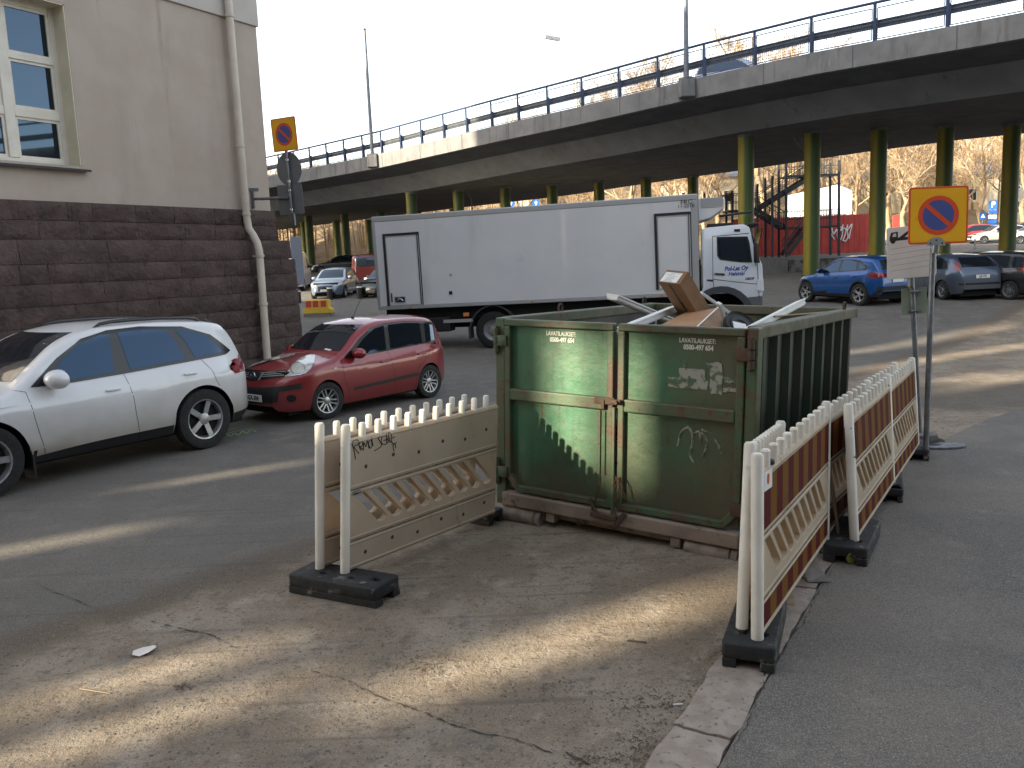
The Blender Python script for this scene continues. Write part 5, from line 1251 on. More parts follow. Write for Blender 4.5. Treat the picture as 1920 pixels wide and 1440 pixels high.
def wheel(parent, M0, r, wd, side, style=5, sx=1.0, parts=True, rimm=None):
    """M0: wheel centre; local y outward * side"""
    B = M0 @ Matrix.Rotation(R_(-90 * side), 4, 'X')         # local z now points outward
    b = MB(); b.lathe([(r * .66, -wd * .5), (r * .86, -wd * .52), (r * .96, -wd * .46), (r, -wd * .34), (r, wd * .34), (r * .965, wd * .46), (r * .86, wd * .52), (r * .67, wd * .47), (r * .64, wd * .36)], B, 30, False)
    tyre = obj('wheel', b, M['rubber'], parent, smooth=40)
    if not parts: return tyre
    b = MB(); b.lathe([(0, wd * .05), (r * .62, wd * .05)], B, 24, False); obj('brake_disc', b, M['under'], tyre)
    b = MB(); b.lathe([(r * .60, wd * .08), (r * .64, wd * .30), (r * .67, wd * .46), (r * .625, wd * .44), (r * .585, wd * .26), (r * .57, wd * .10)], B, 30, False)
    n = style if style else 5
    for k in range(n):
        rot = B @ Matrix.Rotation(2 * math.pi * k / n + .3, 4, 'Z')
        for dx in ((-.05, .05) if style == 6 else (0,)):
            wi, wo = (r * .085, r * .065) if style != 5 else (r * .17, r * .15)
            vs = [(dx * r * 1.2 - wi * .5, r * .10, wd * .30), (dx * r * 1.2 + wi * .5, r * .10, wd * .30), (dx * r * 2.4 + wo * .6, r * .61, wd * .38), (dx * r * 2.4 - wo * .6, r * .61, wd * .38)]
            lo = [(x, y, z - wd * .12) for x, y, z in vs]; b.add([rot @ V(v) for v in vs + lo], [(0, 1, 2, 3), (0, 4, 5, 1), (1, 5, 6, 2), (2, 6, 7, 3), (3, 7, 4, 0)])
    b.lathe([(r * .20, wd * .20), (r * .19, wd * .32), (r * .09, wd * .36), (0, wd * .36)], B, 16, False)
    rm = obj('rim', b, rimm or M['alloy'], tyre, smooth=30)
    b = MB(); b.lathe([(r * .075, wd * .37), (r * .06, wd * .385), (0, wd * .385)], B, 14, False)
    for k in range(5): b.lathe([(r * .022, wd * .33), (r * .018, wd * .36)], B @ Matrix.Translation((r * .135 * math.cos(k * 1.2566), r * .135 * math.sin(k * 1.2566), 0)), 6)
    return tyre
class Car: pass
def car(name, label, cat, Rw, Fw, S, pm, group=None, detail=2, steer=0., sc_=1.):
    """Rw, Fw: ground points of the near (left) wheels. S: shape in metres, x forward from the rear axle"""
    Rw, Fw = V(Rw), V(Fw); f = (Fw - Rw); wb = f.length; f.normalize(); z = V((0, 0, 1)); l = z.cross(f).normalized(); z = f.cross(l)
    sx = wb / S['wb']
    if sc_ != 1:
        S = dict(S); g2 = lambda l_: [(a, b_ * sc_) for a, b_ in l_]; g3 = lambda l_: [(a * sc_, b_ * sc_) for a, b_ in l_]
        for k_ in ('top', 'bot', 'belt'): S[k_] = g2(S[k_])
        for k_ in ('dlo', 'tail_side', 'handles'):
            if S.get(k_): S[k_] = g2(S[k_])
        for k_ in ('glass', 'seams'): S[k_] = [g2(q_) for q_ in S[k_]]
        for k_ in ('ws', 'rw', 'tail', 'rbumper', 'head', 'grille'):
            if S.get(k_): S[k_] = g3(S[k_])
        for k_ in ('hw', 'sill', 'clad', 'r'): S[k_] = S[k_] * sc_
        S['mirror'] = (S['mirror'][0], S['mirror'][1] * sc_); S['rplate'] = (S['rplate'][0] * sc_, '')
    hw = S['hw']; c_S = S; o = Rw - l * (hw - .10); c = Car()
    t = thing(name, label, cat, frame(o, f, l, z), group); c.root = t; c.sx = sx
    ztf = hermite(S['top']); zbf = hermite(S['bot']); beltf = hermite(S['belt']); x0, x1 = S['top'][0][0], S['top'][-1][0]
    ra = S['r'] * 1.13; sill = S['sill']; arch = [(0, S['r']), (S['wb'], S['r'])]
    prof = S.get('prof', [(0, .05), (.12, .018), (.32, .0), (.62, .004), (.80, .010), (.90, .020), (1.0, .055)]); pf = hermite(prof); tum = S.get('tumble', .30)
    def plan(x):
        w_ = hw
        for (xe, d, k, p) in ((x0, S.get('rt', .75), S.get('rk', .30), 2.6), (x1, S.get('ft', .95), S.get('fk', .42), 2.4)):
            u = 1 - abs(x - xe) / d
            if u > 0: w_ -= hw * k * u ** p
        return w_
    def wid(x, zz):
        b_ = beltf(x); s = sill; y = plan(x)
        if zz <= b_: return y - pf(max(0, min(1, (zz - s) / (b_ - s))))
        return y - pf(1.0) - (zz - b_) * tum
    nst = (110, 60, 36)[2 - min(2, detail)]
    xs_ = sorted(set([x0 + (x1 - x0) * k / nst for k in range(nst + 1)] + [x0 + .015, x0 + .04, x1 - .015, x1 - .04] + [a[0] + s * ra * q for a in arch for s in (-1, 1) for q in (.999, .97, .9)]))
    ns, nc, ntp = (11, 5, 4) if detail > 0 else (7, 3, 2); secs = []
    def sec(x):
        zt = ztf(x); zb = zbf(x)
        for (ax, rr) in arch:
            if abs(x - ax) < ra: zb = max(zb, rr + math.sqrt(max(0, ra * ra - (x - ax) ** 2)))
        crown = S.get('crown', .045) if zt > beltf(x) + .15 else S.get('hcrown', .05)
        rz = min(S.get('round', .11), max(.02, (zt - zb) * .3)); zc = max(zb + .01, zt - crown - rz); o = []
        for k in range(ns + 1):
            zz = zb + (zc - zb) * k / ns; o.append((wid(x, zz), zz))
        yc = o[-1][0]; rx = min(yc * .5, rz * 1.15)
        for k in range(1, nc + 1):
            a = math.pi / 2 * k / nc; o.append((yc - rx * (1 - math.cos(a)), zc + rz * math.sin(a)))
        ye = o[-1][0]
        for k in range(1, ntp + 1):
            y = ye * (1 - k / ntp); o.append((y, zt - crown * (y / max(.01, ye)) ** 2))
        return o
    b = MB(); rings = []
    for x in xs_:
        s = sec(x); half = [(y, zz) for y, zz in s]; full = half + [(-y, zz) for y, zz in half[-2::-1]]
        rings.append([b.bm.verts.new((x * sx, y, zz)) for y, zz in full])
    n = len(rings[0])
    for a, c2 in zip(rings, rings[1:]):
        for k in range(n - 1): b.bm.faces.new((a[k], a[k + 1], c2[k + 1], c2[k]))
    b.bm.faces.new(rings[0]); b.bm.faces.new(rings[-1][::-1])
    bmesh.ops.recalc_face_normals(b.bm, faces=b.bm.faces)
    c.bvh = BVHTree.FromBMesh(b.bm)
    if S.get('clad'):
        cl = S['clad']; tb = bmesh.new(); kill = []
        for fc in b.bm.faces:
            m = fc.calc_center_median(); X = m.x / sx; low = m.z < cl + S.get('cladrise', lambda x: 0)(X)
            ar = S.get('cladarch', 0) and any((X - ax) ** 2 + (m.z - rr) ** 2 < (ra + S['cladarch']) ** 2 for ax, rr in arch)
            if low or ar:
                tb.faces.new([tb.verts.new(v.co) for v in fc.verts]); kill.append(fc)
        bmesh.ops.delete(b.bm, geom=kill, context='FACES'); bmesh.ops.remove_doubles(tb, verts=tb.verts, dist=1e-5); bmesh.ops.translate(tb, verts=tb.verts, vec=(0, 0, 0))
        seen = set()
        for f0 in list(tb.faces):
            if f0 in seen: continue
            grp = []; st_ = [f0]; seen.add(f0)
            while st_:
                f_ = st_.pop(); grp.append(f_)
                for e in f_.edges:
                    for g_ in e.link_faces:
                        if g_ not in seen: seen.add(g_); st_.append(g_)
            pb_ = bmesh.new(); vm = {}
            for f_ in grp: pb_.faces.new([vm.setdefault(v, None) or vm.__setitem__(v, pb_.verts.new(v.co)) or vm[v] for v in f_.verts])
            obj('lower_cladding', pb_, M['black'], t, smooth=40)
        tb.free()
    c.body = obj('body', b, pm, t, smooth=32)
    # dark underside closing the wheel wells
    u = MB(); u.box((x0 * sx + .18, -hw + .26, sill - .06), (x1 * sx - .22, hw - .26, beltf(.8) - .12))
    for ax, rr in arch: u.box(((ax - ra) * sx + .0, -hw + .10, rr + .0), ((ax + ra) * sx, hw - .10, rr + ra + .02)) if False else None
    for s in (-1, 1): u.box((x0 * sx + .45, s * (hw - .16) - .05, sill - .03), (x1 * sx - .5, s * (hw - .16) + .05, sill + .1)) if False else None
    obj('underbody', u, M['under'], t)
    for ax, rr in arch:
        for s in (1, -1):
            wm_ = Matrix.Translation((ax * sx, s * (hw - .115), rr)); 
            if ax > 0 and steer: wm_ = wm_ @ Matrix.Rotation(R_(steer), 4, 'Z')
            wheel(t, wm_, rr, .20, s, S.get('spokes', 5), parts=detail > 0, rimm=S.get('rim'))
    # decals thrown on the body skin
    def decal(nm, poly, view, mm, parent=None, eps=.004, grid=.07, side=1, smooth=60, sc_=True):
        tb = bmesh.new(); pp = [(p[0] * (sx if sc_ and view in ('side', 'top') else 1), p[1]) for p in poly]
        tb.faces.new([tb.verts.new((p[0], p[1], 0)) for p in pp])
        lo = [min(p[i] for p in pp) for i in (0, 1)]; hi = [max(p[i] for p in pp) for i in (0, 1)]
        for i in (0, 1):
            k = math.floor(lo[i] / grid) + 1
            while k * grid < hi[i]:
                co = [0, 0, 0]; co[i] = k * grid; no = [0, 0, 0]; no[i] = 1
                bmesh.ops.bisect_plane(tb, geom=tb.verts[:] + tb.edges[:] + tb.faces[:], plane_co=co, plane_no=no); k += 1
        for v in tb.verts:
            a, q = v.co.x, v.co.y
            if view == 'side': og, d = V((a, side * 3, q)), V((0, -side, 0))
            elif view == 'front': og, d = V((9, a, q)), V((-1, 0, 0))
            elif view == 'rear': og, d = V((-6, a, q)), V((1, 0, 0))
            else: og, d = V((a, q, 5)), V((0, 0, -1))
            h, nn, _, _ = c.bvh.ray_cast(og, d)
            if h is None:
                h, nn, _, _ = c.bvh.find_nearest(V((a, side * hw, q)) if view == 'side' else V(((x1 if view == 'front' else x0) * sx, a, q)) if view != 'top' else V((a, q, 1.4)))
            if nn.dot(d) > 0: nn = -nn
            v.co = h + nn * eps
        return obj(nm, tb, mm, parent or t, smooth=smooth)
    c.decal = decal
    inv = WM[t.name].inverted()
    def decal_px(nm, poly, mm, parent=None, eps=.006, grid=5, mirror=False):
        """an outline seen on the near side, laid on the body skin; mirror gives its twin on the other side"""
        tb = bmesh.new(); tb.faces.new([tb.verts.new((p[0], p[1], 0)) for p in poly])
        for i in (0, 1):
            lo, hi = min(p[i] for p in poly), max(p[i] for p in poly); k = math.floor(lo / grid) + 1
            while k * grid < hi:
                co = [0, 0, 0]; co[i] = k * grid; no = [0, 0, 0]; no[i] = 1
                bmesh.ops.bisect_plane(tb, geom=tb.verts[:] + tb.edges[:] + tb.faces[:], plane_co=co, plane_no=no); k += 1
        og = inv @ CAM; last = None
        for v in tb.verts:
            d = inv.to_3x3() @ ray(v.co.x, v.co.y); h, nn, _, _ = c.bvh.ray_cast(og, d)
            if h is None: h, nn, _, _ = c.bvh.find_nearest(og + d.normalized() * ((V(S['top'][-1] + (0,)).x) * 0 + (og - V((S['wb'] * sx, 0, .6))).length))
            if nn.dot(d) > 0: nn = -nn
            v.co = h + nn * eps
        if mirror:
            tw = tb.copy(); bmesh.ops.scale(tw, vec=(1, -1, 1), verts=tw.verts); obj(nm, tw, mm, parent or t, smooth=60)
        return obj(nm, tb, mm, parent or t, smooth=60)
    c.decal_px = decal_px
    def seam(pts, side=1, w_=.006, parent=None, nm='door_seam', eps=.0015, mm=None):
        tb = MB(); prev = None; pts = smooth_line(pts, 6) if len(pts) > 2 else [(pts[0][0] + (pts[1][0] - pts[0][0]) * k / 10, pts[0][1] + (pts[1][1] - pts[0][1]) * k / 10) for k in range(11)]
        for i, p in enumerate(pts):
            a, q = pts[max(0, i - 1)], pts[min(len(pts) - 1, i + 1)]; dx, dz = q[0] - a[0], q[1] - a[1]; L = math.hypot(dx, dz) or 1; nx, nz = -dz / L * w_, dx / L * w_; cur = []
            for s in (-.5, .5):
                og = V(((p[0] + nx * s) * sx, side * 3, p[1] + nz * s)); h, nn, _, _ = c.bvh.ray_cast(og, V((0, -side, 0)))
                if h is None: cur = None; break
                cur.append(tb.bm.verts.new(h + V((0, side, 0)) * eps))
            if cur and prev: tb.bm.faces.new((prev[0], prev[1], cur[1], cur[0]))
            prev = cur
        obj(nm, tb, mm or M['under'], parent or c.body)
    c.seam = seam
    def surf(x, zz, side=1):
        h, nn, _, _ = c.bvh.ray_cast(V((x * sx, side * 3, zz)), V((0, -side, 0))); return h if h is not None else V((x * sx, side * hw, zz))
    c.surf = surf
    # windows
    for side in (1, -1):
        if S.get('dlo'): decal('window_surround', S['dlo'], 'side', M['blackgloss'], None, .006, .04, side=side)
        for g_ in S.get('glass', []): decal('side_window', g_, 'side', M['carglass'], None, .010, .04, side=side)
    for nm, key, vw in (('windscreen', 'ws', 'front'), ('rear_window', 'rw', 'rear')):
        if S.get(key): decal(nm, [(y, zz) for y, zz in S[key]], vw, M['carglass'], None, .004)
    for side in (1, -1):
        for sm in S.get('seams', []): seam(sm, side)
        for (hx, hz) in S.get('handles', []):
            p = surf(hx, hz, side); hb = MB(); hb.box(p - V((.095, .0, .014)) + V((0, side * .012, 0)), p + V((.095, 0, .014)) + V((0, side * .034, 0)), .008)
            for e in (-.07, .07): hb.box(p + V((e - .015, -.01 * side, -.01)), p + V((e + .015, side * .014, .01)))
            obj('door_handle', hb, S.get('handle_m', pm), t, smooth=40)
        if S.get('mirror'):
            mx_, mz = S['mirror']; p = surf(mx_, mz, side); hb = MB(); ms = S.get('ms', 1.); mt = Matrix.Translation(p + V((.0, side * .135 * ms, .045 * ms))) @ Matrix.Diagonal((.115 * ms, .135 * ms, .09 * ms, 1))
            e = bmesh.new(); bmesh.ops.create_uvsphere(e, u_segments=16, v_segments=10, radius=1)
            for v in e.verts:
                if v.co.x < -.35: v.co.x = -.35
            e.transform(mt); hb.merge(e); mo = obj('wing_mirror', hb, pm, t, smooth=50)
            hb = MB(); hb.bar(p + V((0, -.02 * side, -.02)), p + V((0, side * .12, .0)), .06, .05, bev=.012); obj('mirror_arm', hb, M['black'], mo, smooth=40)
            hb = MB(); hb.lathe([(.0, 0), (.9, 0)], mt @ Matrix.Translation((-.36, 0, 0)) @ Matrix.Rotation(R_(-90), 4, 'Y'), 16, False); obj('mirror_glass', hb, M['carglass'], mo)
    for key, nm, mm in (('tail', 'tail_lamp', M['tail']), ('tail_in', 'tail_lamp', M['tail'])):
        if S.get(key):
            for s in (1, -1): decal(nm, [(y * s, zz) for y, zz in S[key]], 'rear', mm, None, .007, .05)
            if S.get(key + '_side'):
                for s in (1, -1): decal(nm, S[key + '_side'], 'side', mm, None, .007, .05, side=s)
    if S.get('head'):
        for s in (1, -1):
            decal('headlamp', [(y * s, zz) for y, zz in S['head']], 'front', S.get('head_m', M['lamp']), None, .007, .04)
            if S.get('head_side'): decal('headlamp', S['head_side'], 'side', S.get('head_m', M['lamp']), None, .0072, .04, side=s)
    if S.get('grille'): decal('grille', S['grille'], 'front', M['blackgloss'], None, .005)
    if S.get('intake'): decal('air_intake', S['intake'], 'front', M['black'], None, .005)
    if S.get('rbumper'): decal('rear_bumper_trim', S['rbumper'], 'rear', M['black'], None, .005)
    for key, vw in (('fplate', 'front'), ('rplate', 'rear')):
        if S.get(key):
            pc, tx = S[key]; d = V((-1, 0, 0)) if vw == 'front' else V((1, 0, 0)); h, nn, _, _ = c.bvh.ray_cast(V((9 if vw == 'front' else -6, 0, pc)), d)
            nrm = -d; xv = V((0, 1, 0)) if vw == 'front' else V((0, -1, 0)); hh = h + nrm * .022
            m = face_frame(hh, xv, nrm); pb_ = MB(); pb_.boxm(m, .46, .112, .012, .003); po = obj('number_plate', pb_, M['plate'], t)
            if tx: text(tx, .105, m @ Matrix.Translation((0, 0, .0075)), M['ink'], po, off=.0022, sx=.86)
    return c

PW = paint('white_car_paint', (.68, .68, .69), 0, .35, ((.30, .265, .225), .95)); PR = paint('red_car_paint', (.235, .008, .014), .1, .3, ((.12, .06, .05), .35)); PB = paint('blue_car_paint', (.001, .066, .25), .35, .3)
PG = paint('grey_blue_car_paint', (.075, .105, .155), .5, .34, ((.12, .11, .10), .4)); PK = paint('black_car_paint', (.010, .011, .012), .2, .3); PS = paint('silver_car_paint', (.20, .25, .32), .5, .34)
PDR = paint('dark_red_paint', (.045, .006, .007), .2, .35); PWV = paint('white_van_paint', (.62, .63, .64), 0, .4); PSW = paint('pale_wagon_paint', (.50, .48, .44), .3, .35); PFR = paint('bright_red_paint', (.40, .02, .02), 0, .35); PBS = paint('silver_blue_paint', (.30, .36, .48), .2, .35)

# --- shapes
SUV = dict(ms=1.3, wb=2.81, hw=.94, r=.375, sill=.27, tumble=.30, round=.12, spokes=5,
    top=[(-.95, .78), (-.93, .92), (-.86, 1.10), (-.77, 1.30), (-.64, 1.48), (-.52, 1.565), (.0, 1.625), (.55, 1.652), (1.1, 1.65), (1.45, 1.61), (1.75, 1.515), (2.1, 1.30), (2.42, 1.10), (2.55, 1.06), (3.0, 1.01), (3.4, .93), (3.62, .82), (3.70, .66)],
    bot=[(-.95, .50), (-.90, .34), (-.75, .30), (-.4, .27), (3.1, .27), (3.5, .28), (3.66, .34), (3.70, .45)], belt=[(-.95, 1.06), (-.3, 1.07), (1.0, 1.035), (2.4, .99), (3.7, .90)],
    prof=[(0, .07), (.10, .045), (.16, .012), (.24, .0), (.34, .012), (.62, .004), (.80, .0), (.845, .010), (.90, .035), (1.0, .075)],
    clad=.375, cladarch=0,
    dlo=[(-.48, 1.13), (-.60, 1.17), (-.30, 1.40), (.1, 1.53), (.7, 1.575), (1.15, 1.565), (1.5, 1.50), (1.85, 1.32), (2.22, 1.06), (1.9, 1.045), (1.0, 1.07)],
    glass=[[(1.82, 1.075), (1.20, 1.10), (1.13, 1.52), (1.25, 1.525), (1.52, 1.455), (1.78, 1.31), (2.02, 1.10)], [(.98, 1.105), (.18, 1.135), (.26, 1.38), (.36, 1.505), (.72, 1.54), (1.02, 1.53)], [(.03, 1.145), (-.44, 1.165), (-.22, 1.39), (.05, 1.48), (.22, 1.49), (.12, 1.36)]],
    ws=[(-.66, 1.12), (.66, 1.12), (.56, 1.57), (-.56, 1.57)], rw=[(-.55, 1.18), (.55, 1.18), (.46, 1.46), (-.46, 1.46)],
    seams=[[(2.28, 1.02), (2.26, .8), (2.20, .5), (2.16, .29)], [(1.08, 1.07), (1.03, .8), (1.0, .5), (.98, .29)], [(-.04, 1.13), (-.16, .98), (-.20, .86), (-.26, .76)], [(2.28, 1.02), (2.42, 1.06)]],
    handles=[(1.28, .915), (.18, .965)], mirror=(1.98, 1.07), tail=[(.52, .86), (.90, .88), (.92, 1.02), (.80, 1.06), (.52, .98)], tail_side=[(-.93, .90), (-.70, .98), (-.78, 1.10), (-.95, 1.05)], rbumper=[(-.7, .40), (.7, .40), (.7, .52), (-.7, .52)], rplate=(.80, ''),
    head=[(.45, .72), (.90, .78), (.92, .90), (.5, .85)], grille=[(-.4, .45), (.4, .45), (.45, .86), (-.45, .86)])
HATCH = dict(wb=2.60, hw=.845, r=.305, sill=.20, tumble=.20, round=.13, spokes=6, ft=.9, fk=.40, rk=.22,
    top=[(-.62, .62), (-.60, .85), (-.55, 1.12), (-.44, 1.36), (-.32, 1.475), (-.1, 1.515), (.5, 1.545), (1.0, 1.545), (1.4, 1.50), (1.75, 1.36), (2.1, 1.14), (2.38, .97), (2.55, .925), (2.9, .855), (3.2, .755), (3.36, .63), (3.43, .50)],
    bot=[(-.62, .40), (-.57, .27), (-.4, .22), (0, .20), (2.6, .20), (3.2, .20), (3.38, .22), (3.43, .27)], belt=[(-.62, 1.0), (.0, .98), (1.2, .93), (2.3, .88), (3.4, .74)],
    prof=[(0, .06), (.08, .03), (.3, .006), (.5, .0), (.72, .004), (.86, .012), (.93, .035), (1.0, .062)],
    dlo=[(-.34, 1.02), (-.36, 1.34), (-.1, 1.405), (.5, 1.445), (1.0, 1.445), (1.38, 1.39), (1.7, 1.24), (2.16, .935), (1.2, .965)],
    glass=[[(1.98, .965), (1.10, .99), (1.05, 1.405), (1.30, 1.37), (1.62, 1.22)], [(.99, .995), (.12, 1.025), (.10, 1.38), (.5, 1.41), (.94, 1.408)], [(.02, 1.03), (-.26, 1.045), (-.30, 1.31), (-.04, 1.365)]],
    ws=[(-.70, .985), (.70, .985), (.56, 1.45), (-.56, 1.45)], rw=[(-.55, 1.02), (.55, 1.02), (.5, 1.38), (-.5, 1.38)],
    seams=[[(2.22, .92), (2.22, .7), (2.16, .45), (2.10, .24)], [(1.06, .97), (1.02, .7), (.98, .5), (.97, .23)], [(.02, .99), (-.02, .88), (.12, .72), (.32, .60), (.40, .40), (.42, .23)]],
    handles=[(1.22, .80), (.22, .84)], mirror=(1.90, .965), tail=[(.60, .88), (.80, .90), (.76, 1.22), (.66, 1.22)], tail_side=[(-.56, .88), (-.40, .92), (-.44, 1.2), (-.52, 1.24)])
NOTE = dict(HATCH); NOTE.update(top=HATCH['top'][:11] + [(2.38, 1.02), (2.55, .985), (2.9, .935), (3.2, .865), (3.38, .77), (3.47, .66), (3.52, .52)], bot=HATCH['bot'][:5] + [(3.25, .20), (3.45, .23), (3.52, .30)], belt=[(-.62, 1.0), (.0, .98), (1.2, .94), (2.3, .92), (3.5, .82)],
    intake=None, ws=[(-.68, 1.07), (.68, 1.07), (.56, 1.45), (-.56, 1.45)], fplate=(.42, 'JGX-304'))
CROSS = dict(wb=2.65, hw=.90, r=.355, sill=.26, tumble=.30, round=.12, spokes=5,
    top=[(-.83, .72), (-.81, .92), (-.74, 1.12), (-.60, 1.32), (-.46, 1.47), (-.36, 1.525), (.0, 1.565), (.6, 1.59), (1.05, 1.575), (1.4, 1.51), (1.8, 1.29), (2.15, 1.07), (2.3, 1.02), (2.8, .96), (3.2, .85), (3.38, .72), (3.43, .58)],
    bot=[(-.83, .46), (-.76, .32), (-.4, .26), (3.0, .26), (3.35, .29), (3.43, .42)], belt=[(-.83, 1.08), (-.2, 1.06), (1.0, 1.0), (2.2, .95), (3.43, .84)], clad=.40, cladarch=.045, handle_m=None,
    dlo=[(-.20, 1.13), (-.36, 1.22), (.1, 1.43), (.6, 1.475), (1.1, 1.46), (1.4, 1.40), (1.75, 1.20), (2.05, 1.0), (1.0, 1.05)],
    glass=[[(1.80, 1.035), (1.05, 1.075), (1.02, 1.42), (1.35, 1.37), (1.68, 1.19)], [(.95, 1.08), (.20, 1.12), (.25, 1.39), (.6, 1.43), (.92, 1.425)], [(.08, 1.14), (-.22, 1.20), (.1, 1.36)]],
    ws=[(-.68, 1.08), (.68, 1.08), (.56, 1.49), (-.56, 1.49)], rw=[(-.58, 1.14), (.58, 1.14), (.48, 1.44), (-.48, 1.44)], seams=[[(2.1, .98), (2.08, .7), (2.0, .42)], [(1.0, 1.03), (.97, .7), (.95, .42)], [(.08, 1.08), (-.05, .9), (.30, .7), (.38, .55)]],
    handles=[(1.15, .88), (.25, .93)], mirror=(1.80, 1.04), tail=[(.40, .90), (.84, .88), (.88, 1.02), (.66, 1.06), (.40, 1.0)], tail_side=[(-.80, .90), (-.42, .98), (-.46, 1.06), (-.78, 1.06)], rbumper=[(-.75, .38), (.75, .38), (.75, .62), (-.75, .62)], rplate=(.80, ''),
    head=[(.45, .74), (.86, .78), (.88, .88), (.5, .80)], head_side=[(3.2, .74), (2.85, .84), (2.85, .89), (3.2, .82)], grille=[(-.35, .45), (.35, .45), (.38, .78), (-.38, .78)], rim=mat('two_tone_alloy', (.55, .55, .56), (.04, .04, .04), 30, .48, .52, rough=.35, metal=.5))
del CROSS['handle_m']
FHATCH = dict(wb=2.64, hw=.88, r=.315, sill=.20, tumble=.32, round=.14, spokes=7,
    top=[(-.80, .60), (-.78, .80), (-.72, .98), (-.60, 1.12), (-.30, 1.33), (-.12, 1.42), (.3, 1.475), (.8, 1.495), (1.2, 1.47), (1.6, 1.32), (2.0, 1.08), (2.2, .98), (2.7, .90), (3.1, .78), (3.3, .64), (3.38, .5)],
    bot=[(-.80, .36), (-.74, .24), (-.4, .20), (3.0, .20), (3.3, .22), (3.38, .32)], belt=[(-.80, .96), (.0, .95), (1.0, .92), (2.2, .87), (3.3, .76)],
    dlo=[(-.22, 1.0), (-.02, 1.24), (.3, 1.36), (.8, 1.40), (1.2, 1.37), (1.5, 1.25), (1.98, .92), (1.0, .965)], glass=[[(1.8, .95), (1.05, .985), (1.02, 1.36), (1.2, 1.34), (1.46, 1.22)], [(.96, .99), (.15, 1.02), (.2, 1.27), (.4, 1.345), (.92, 1.365)]],
    ws=[(-.66, 1.0), (.66, 1.0), (.54, 1.40), (-.54, 1.40)], rw=[(-.60, 1.06), (.60, 1.06), (.50, 1.36), (-.50, 1.36)], seams=[[(2.1, .88), (2.1, .6), (2.0, .25)], [(1.0, .95), (.97, .6), (.96, .25)], [(.05, .95), (-.02, .8), (.3, .62), (.36, .3)]],
    handles=[(1.15, .82), (.2, .85)], mirror=(1.75, .95), tail=[(.63, .98), (.77, .95), (.70, 1.2), (.62, 1.24)], tail_side=[(-.66, .98), (-.56, 1.0), (-.32, 1.24), (-.40, 1.22)], rplate=(.76, 'LJF-751'), rbumper=[(-.72, .50), (.72, .50), (.72, .56), (-.72, .56)],
    head=[(.42, .62), (.82, .68), (.84, .78), (.5, .74)], grille=[(-.35, .42), (.35, .42), (.38, .66), (-.38, .66)], intake=[(-.5, .24), (.5, .24), (.45, .36), (-.45, .36)], fplate=(.45, ''))
WAGON = dict(FHATCH); WAGON.update(top=[(-.95, .62), (-.93, .86), (-.86, 1.08), (-.72, 1.30), (-.6, 1.40), (-.2, 1.45), (.4, 1.48), (.9, 1.48), (1.2, 1.455), (1.6, 1.30), (2.0, 1.07), (2.2, .98), (2.7, .90), (3.15, .80), (3.38, .66), (3.45, .5)], bot=[(-.95, .36), (-.88, .24), (-.4, .20), (3.0, .20), (3.35, .22), (3.45, .32)],
    dlo=[(-.66, 1.03), (-.60, 1.26), (-.2, 1.34), (.4, 1.375), (.9, 1.375), (1.2, 1.35), (1.5, 1.23), (1.98, .92), (1.0, .965)], glass=[[(1.8, .95), (1.05, .985), (1.02, 1.345), (1.2, 1.32), (1.46, 1.2)], [(.96, .99), (.15, 1.01), (.15, 1.33), (.9, 1.345)], [(.05, 1.015), (-.58, 1.05), (-.52, 1.24), (.05, 1.32)]], tail_side=[(-.92, .85), (-.74, .88), (-.76, 1.06), (-.86, 1.08)], tail=[(.55, .80), (.80, .80), (.76, 1.06), (.6, 1.06)], rplate=(.72, ''))
VAN = dict(FHATCH); VAN.update(hw=.98, r=.34, wb=3.3, tumble=.10, top=[(-1.0, .7), (-.99, 1.4), (-.95, 2.0), (-.85, 2.2), (0, 2.26), (2.4, 2.25), (2.9, 2.12), (3.4, 1.65), (3.75, 1.28), (4.0, 1.15), (4.25, .9), (4.3, .6)], bot=[(-1.0, .35), (-.9, .3), (4.0, .28), (4.3, .36)], belt=[(-1.0, 1.25), (4.3, 1.2)],
    dlo=[(2.4, 1.25), (2.4, 1.85), (2.95, 1.82), (3.5, 1.28)], glass=[[(2.46, 1.30), (2.46, 1.80), (2.9, 1.78), (3.36, 1.31)]], ws=[(-.8, 1.32), (.8, 1.32), (.68, 2.0), (-.68, 2.0)], rw=[(-.7, 1.3), (.7, 1.3), (.68, 1.9), (-.68, 1.9)], seams=[[(2.3, 2.0), (2.3, .4)]], handles=[(2.5, 1.1)], mirror=(3.1, 1.3), tail=[(.78, .9), (.92, .9), (.90, 1.3), (.8, 1.3)], tail_side=None, head=[(.5, .8), (.9, .85), (.92, 1.05), (.6, .98)], rplate=(.6, ''), rbumper=[(-.8, .36), (.8, .36), (.8, .55), (-.8, .55)], grille=[(-.5, .6), (.5, .6), (.5, .85), (-.5, .85)], fplate=(.48, ''))

# --- white car at the left edge
cw = car('parked_car', 'white estate car with black roof rails parked at the left edge of the picture', 'car', gz(385, 840), gz(-22, 936), SUV, PW, 'cars parked along the kerb', sc_=1.12)
RTOP = lambda x: hermite(SUV['top'])(x) * 1.12
for s in (1, -1):
    b = MB(); pts = [cw.surf(-.52, 1.44, s) + V((0, -.09 * s, .10)), cw.surf(-.40, 1.46, s) + V((0, -.1 * s, .145))]
    for x in (-.1, .3, .7, 1.0): pts.append(V((x * cw.sx, s * .655, RTOP(x) + .002)))
    pts += [V((1.15 * cw.sx, s * .66, RTOP(1.15) - .012)), V((1.28 * cw.sx, s * .66, RTOP(1.28) - .07))]; pts[0] = V((-.36 * cw.sx, s * .63, RTOP(-.36) - .06)); pts[1] = V((-.24 * cw.sx, s * .64, RTOP(-.24) - .005))
    b.tube(pts, [.016, .024, .024, .024, .024, .024, .022, .014], 8); obj('roof_rail', b, M['blackgloss'], cw.root, smooth=50)
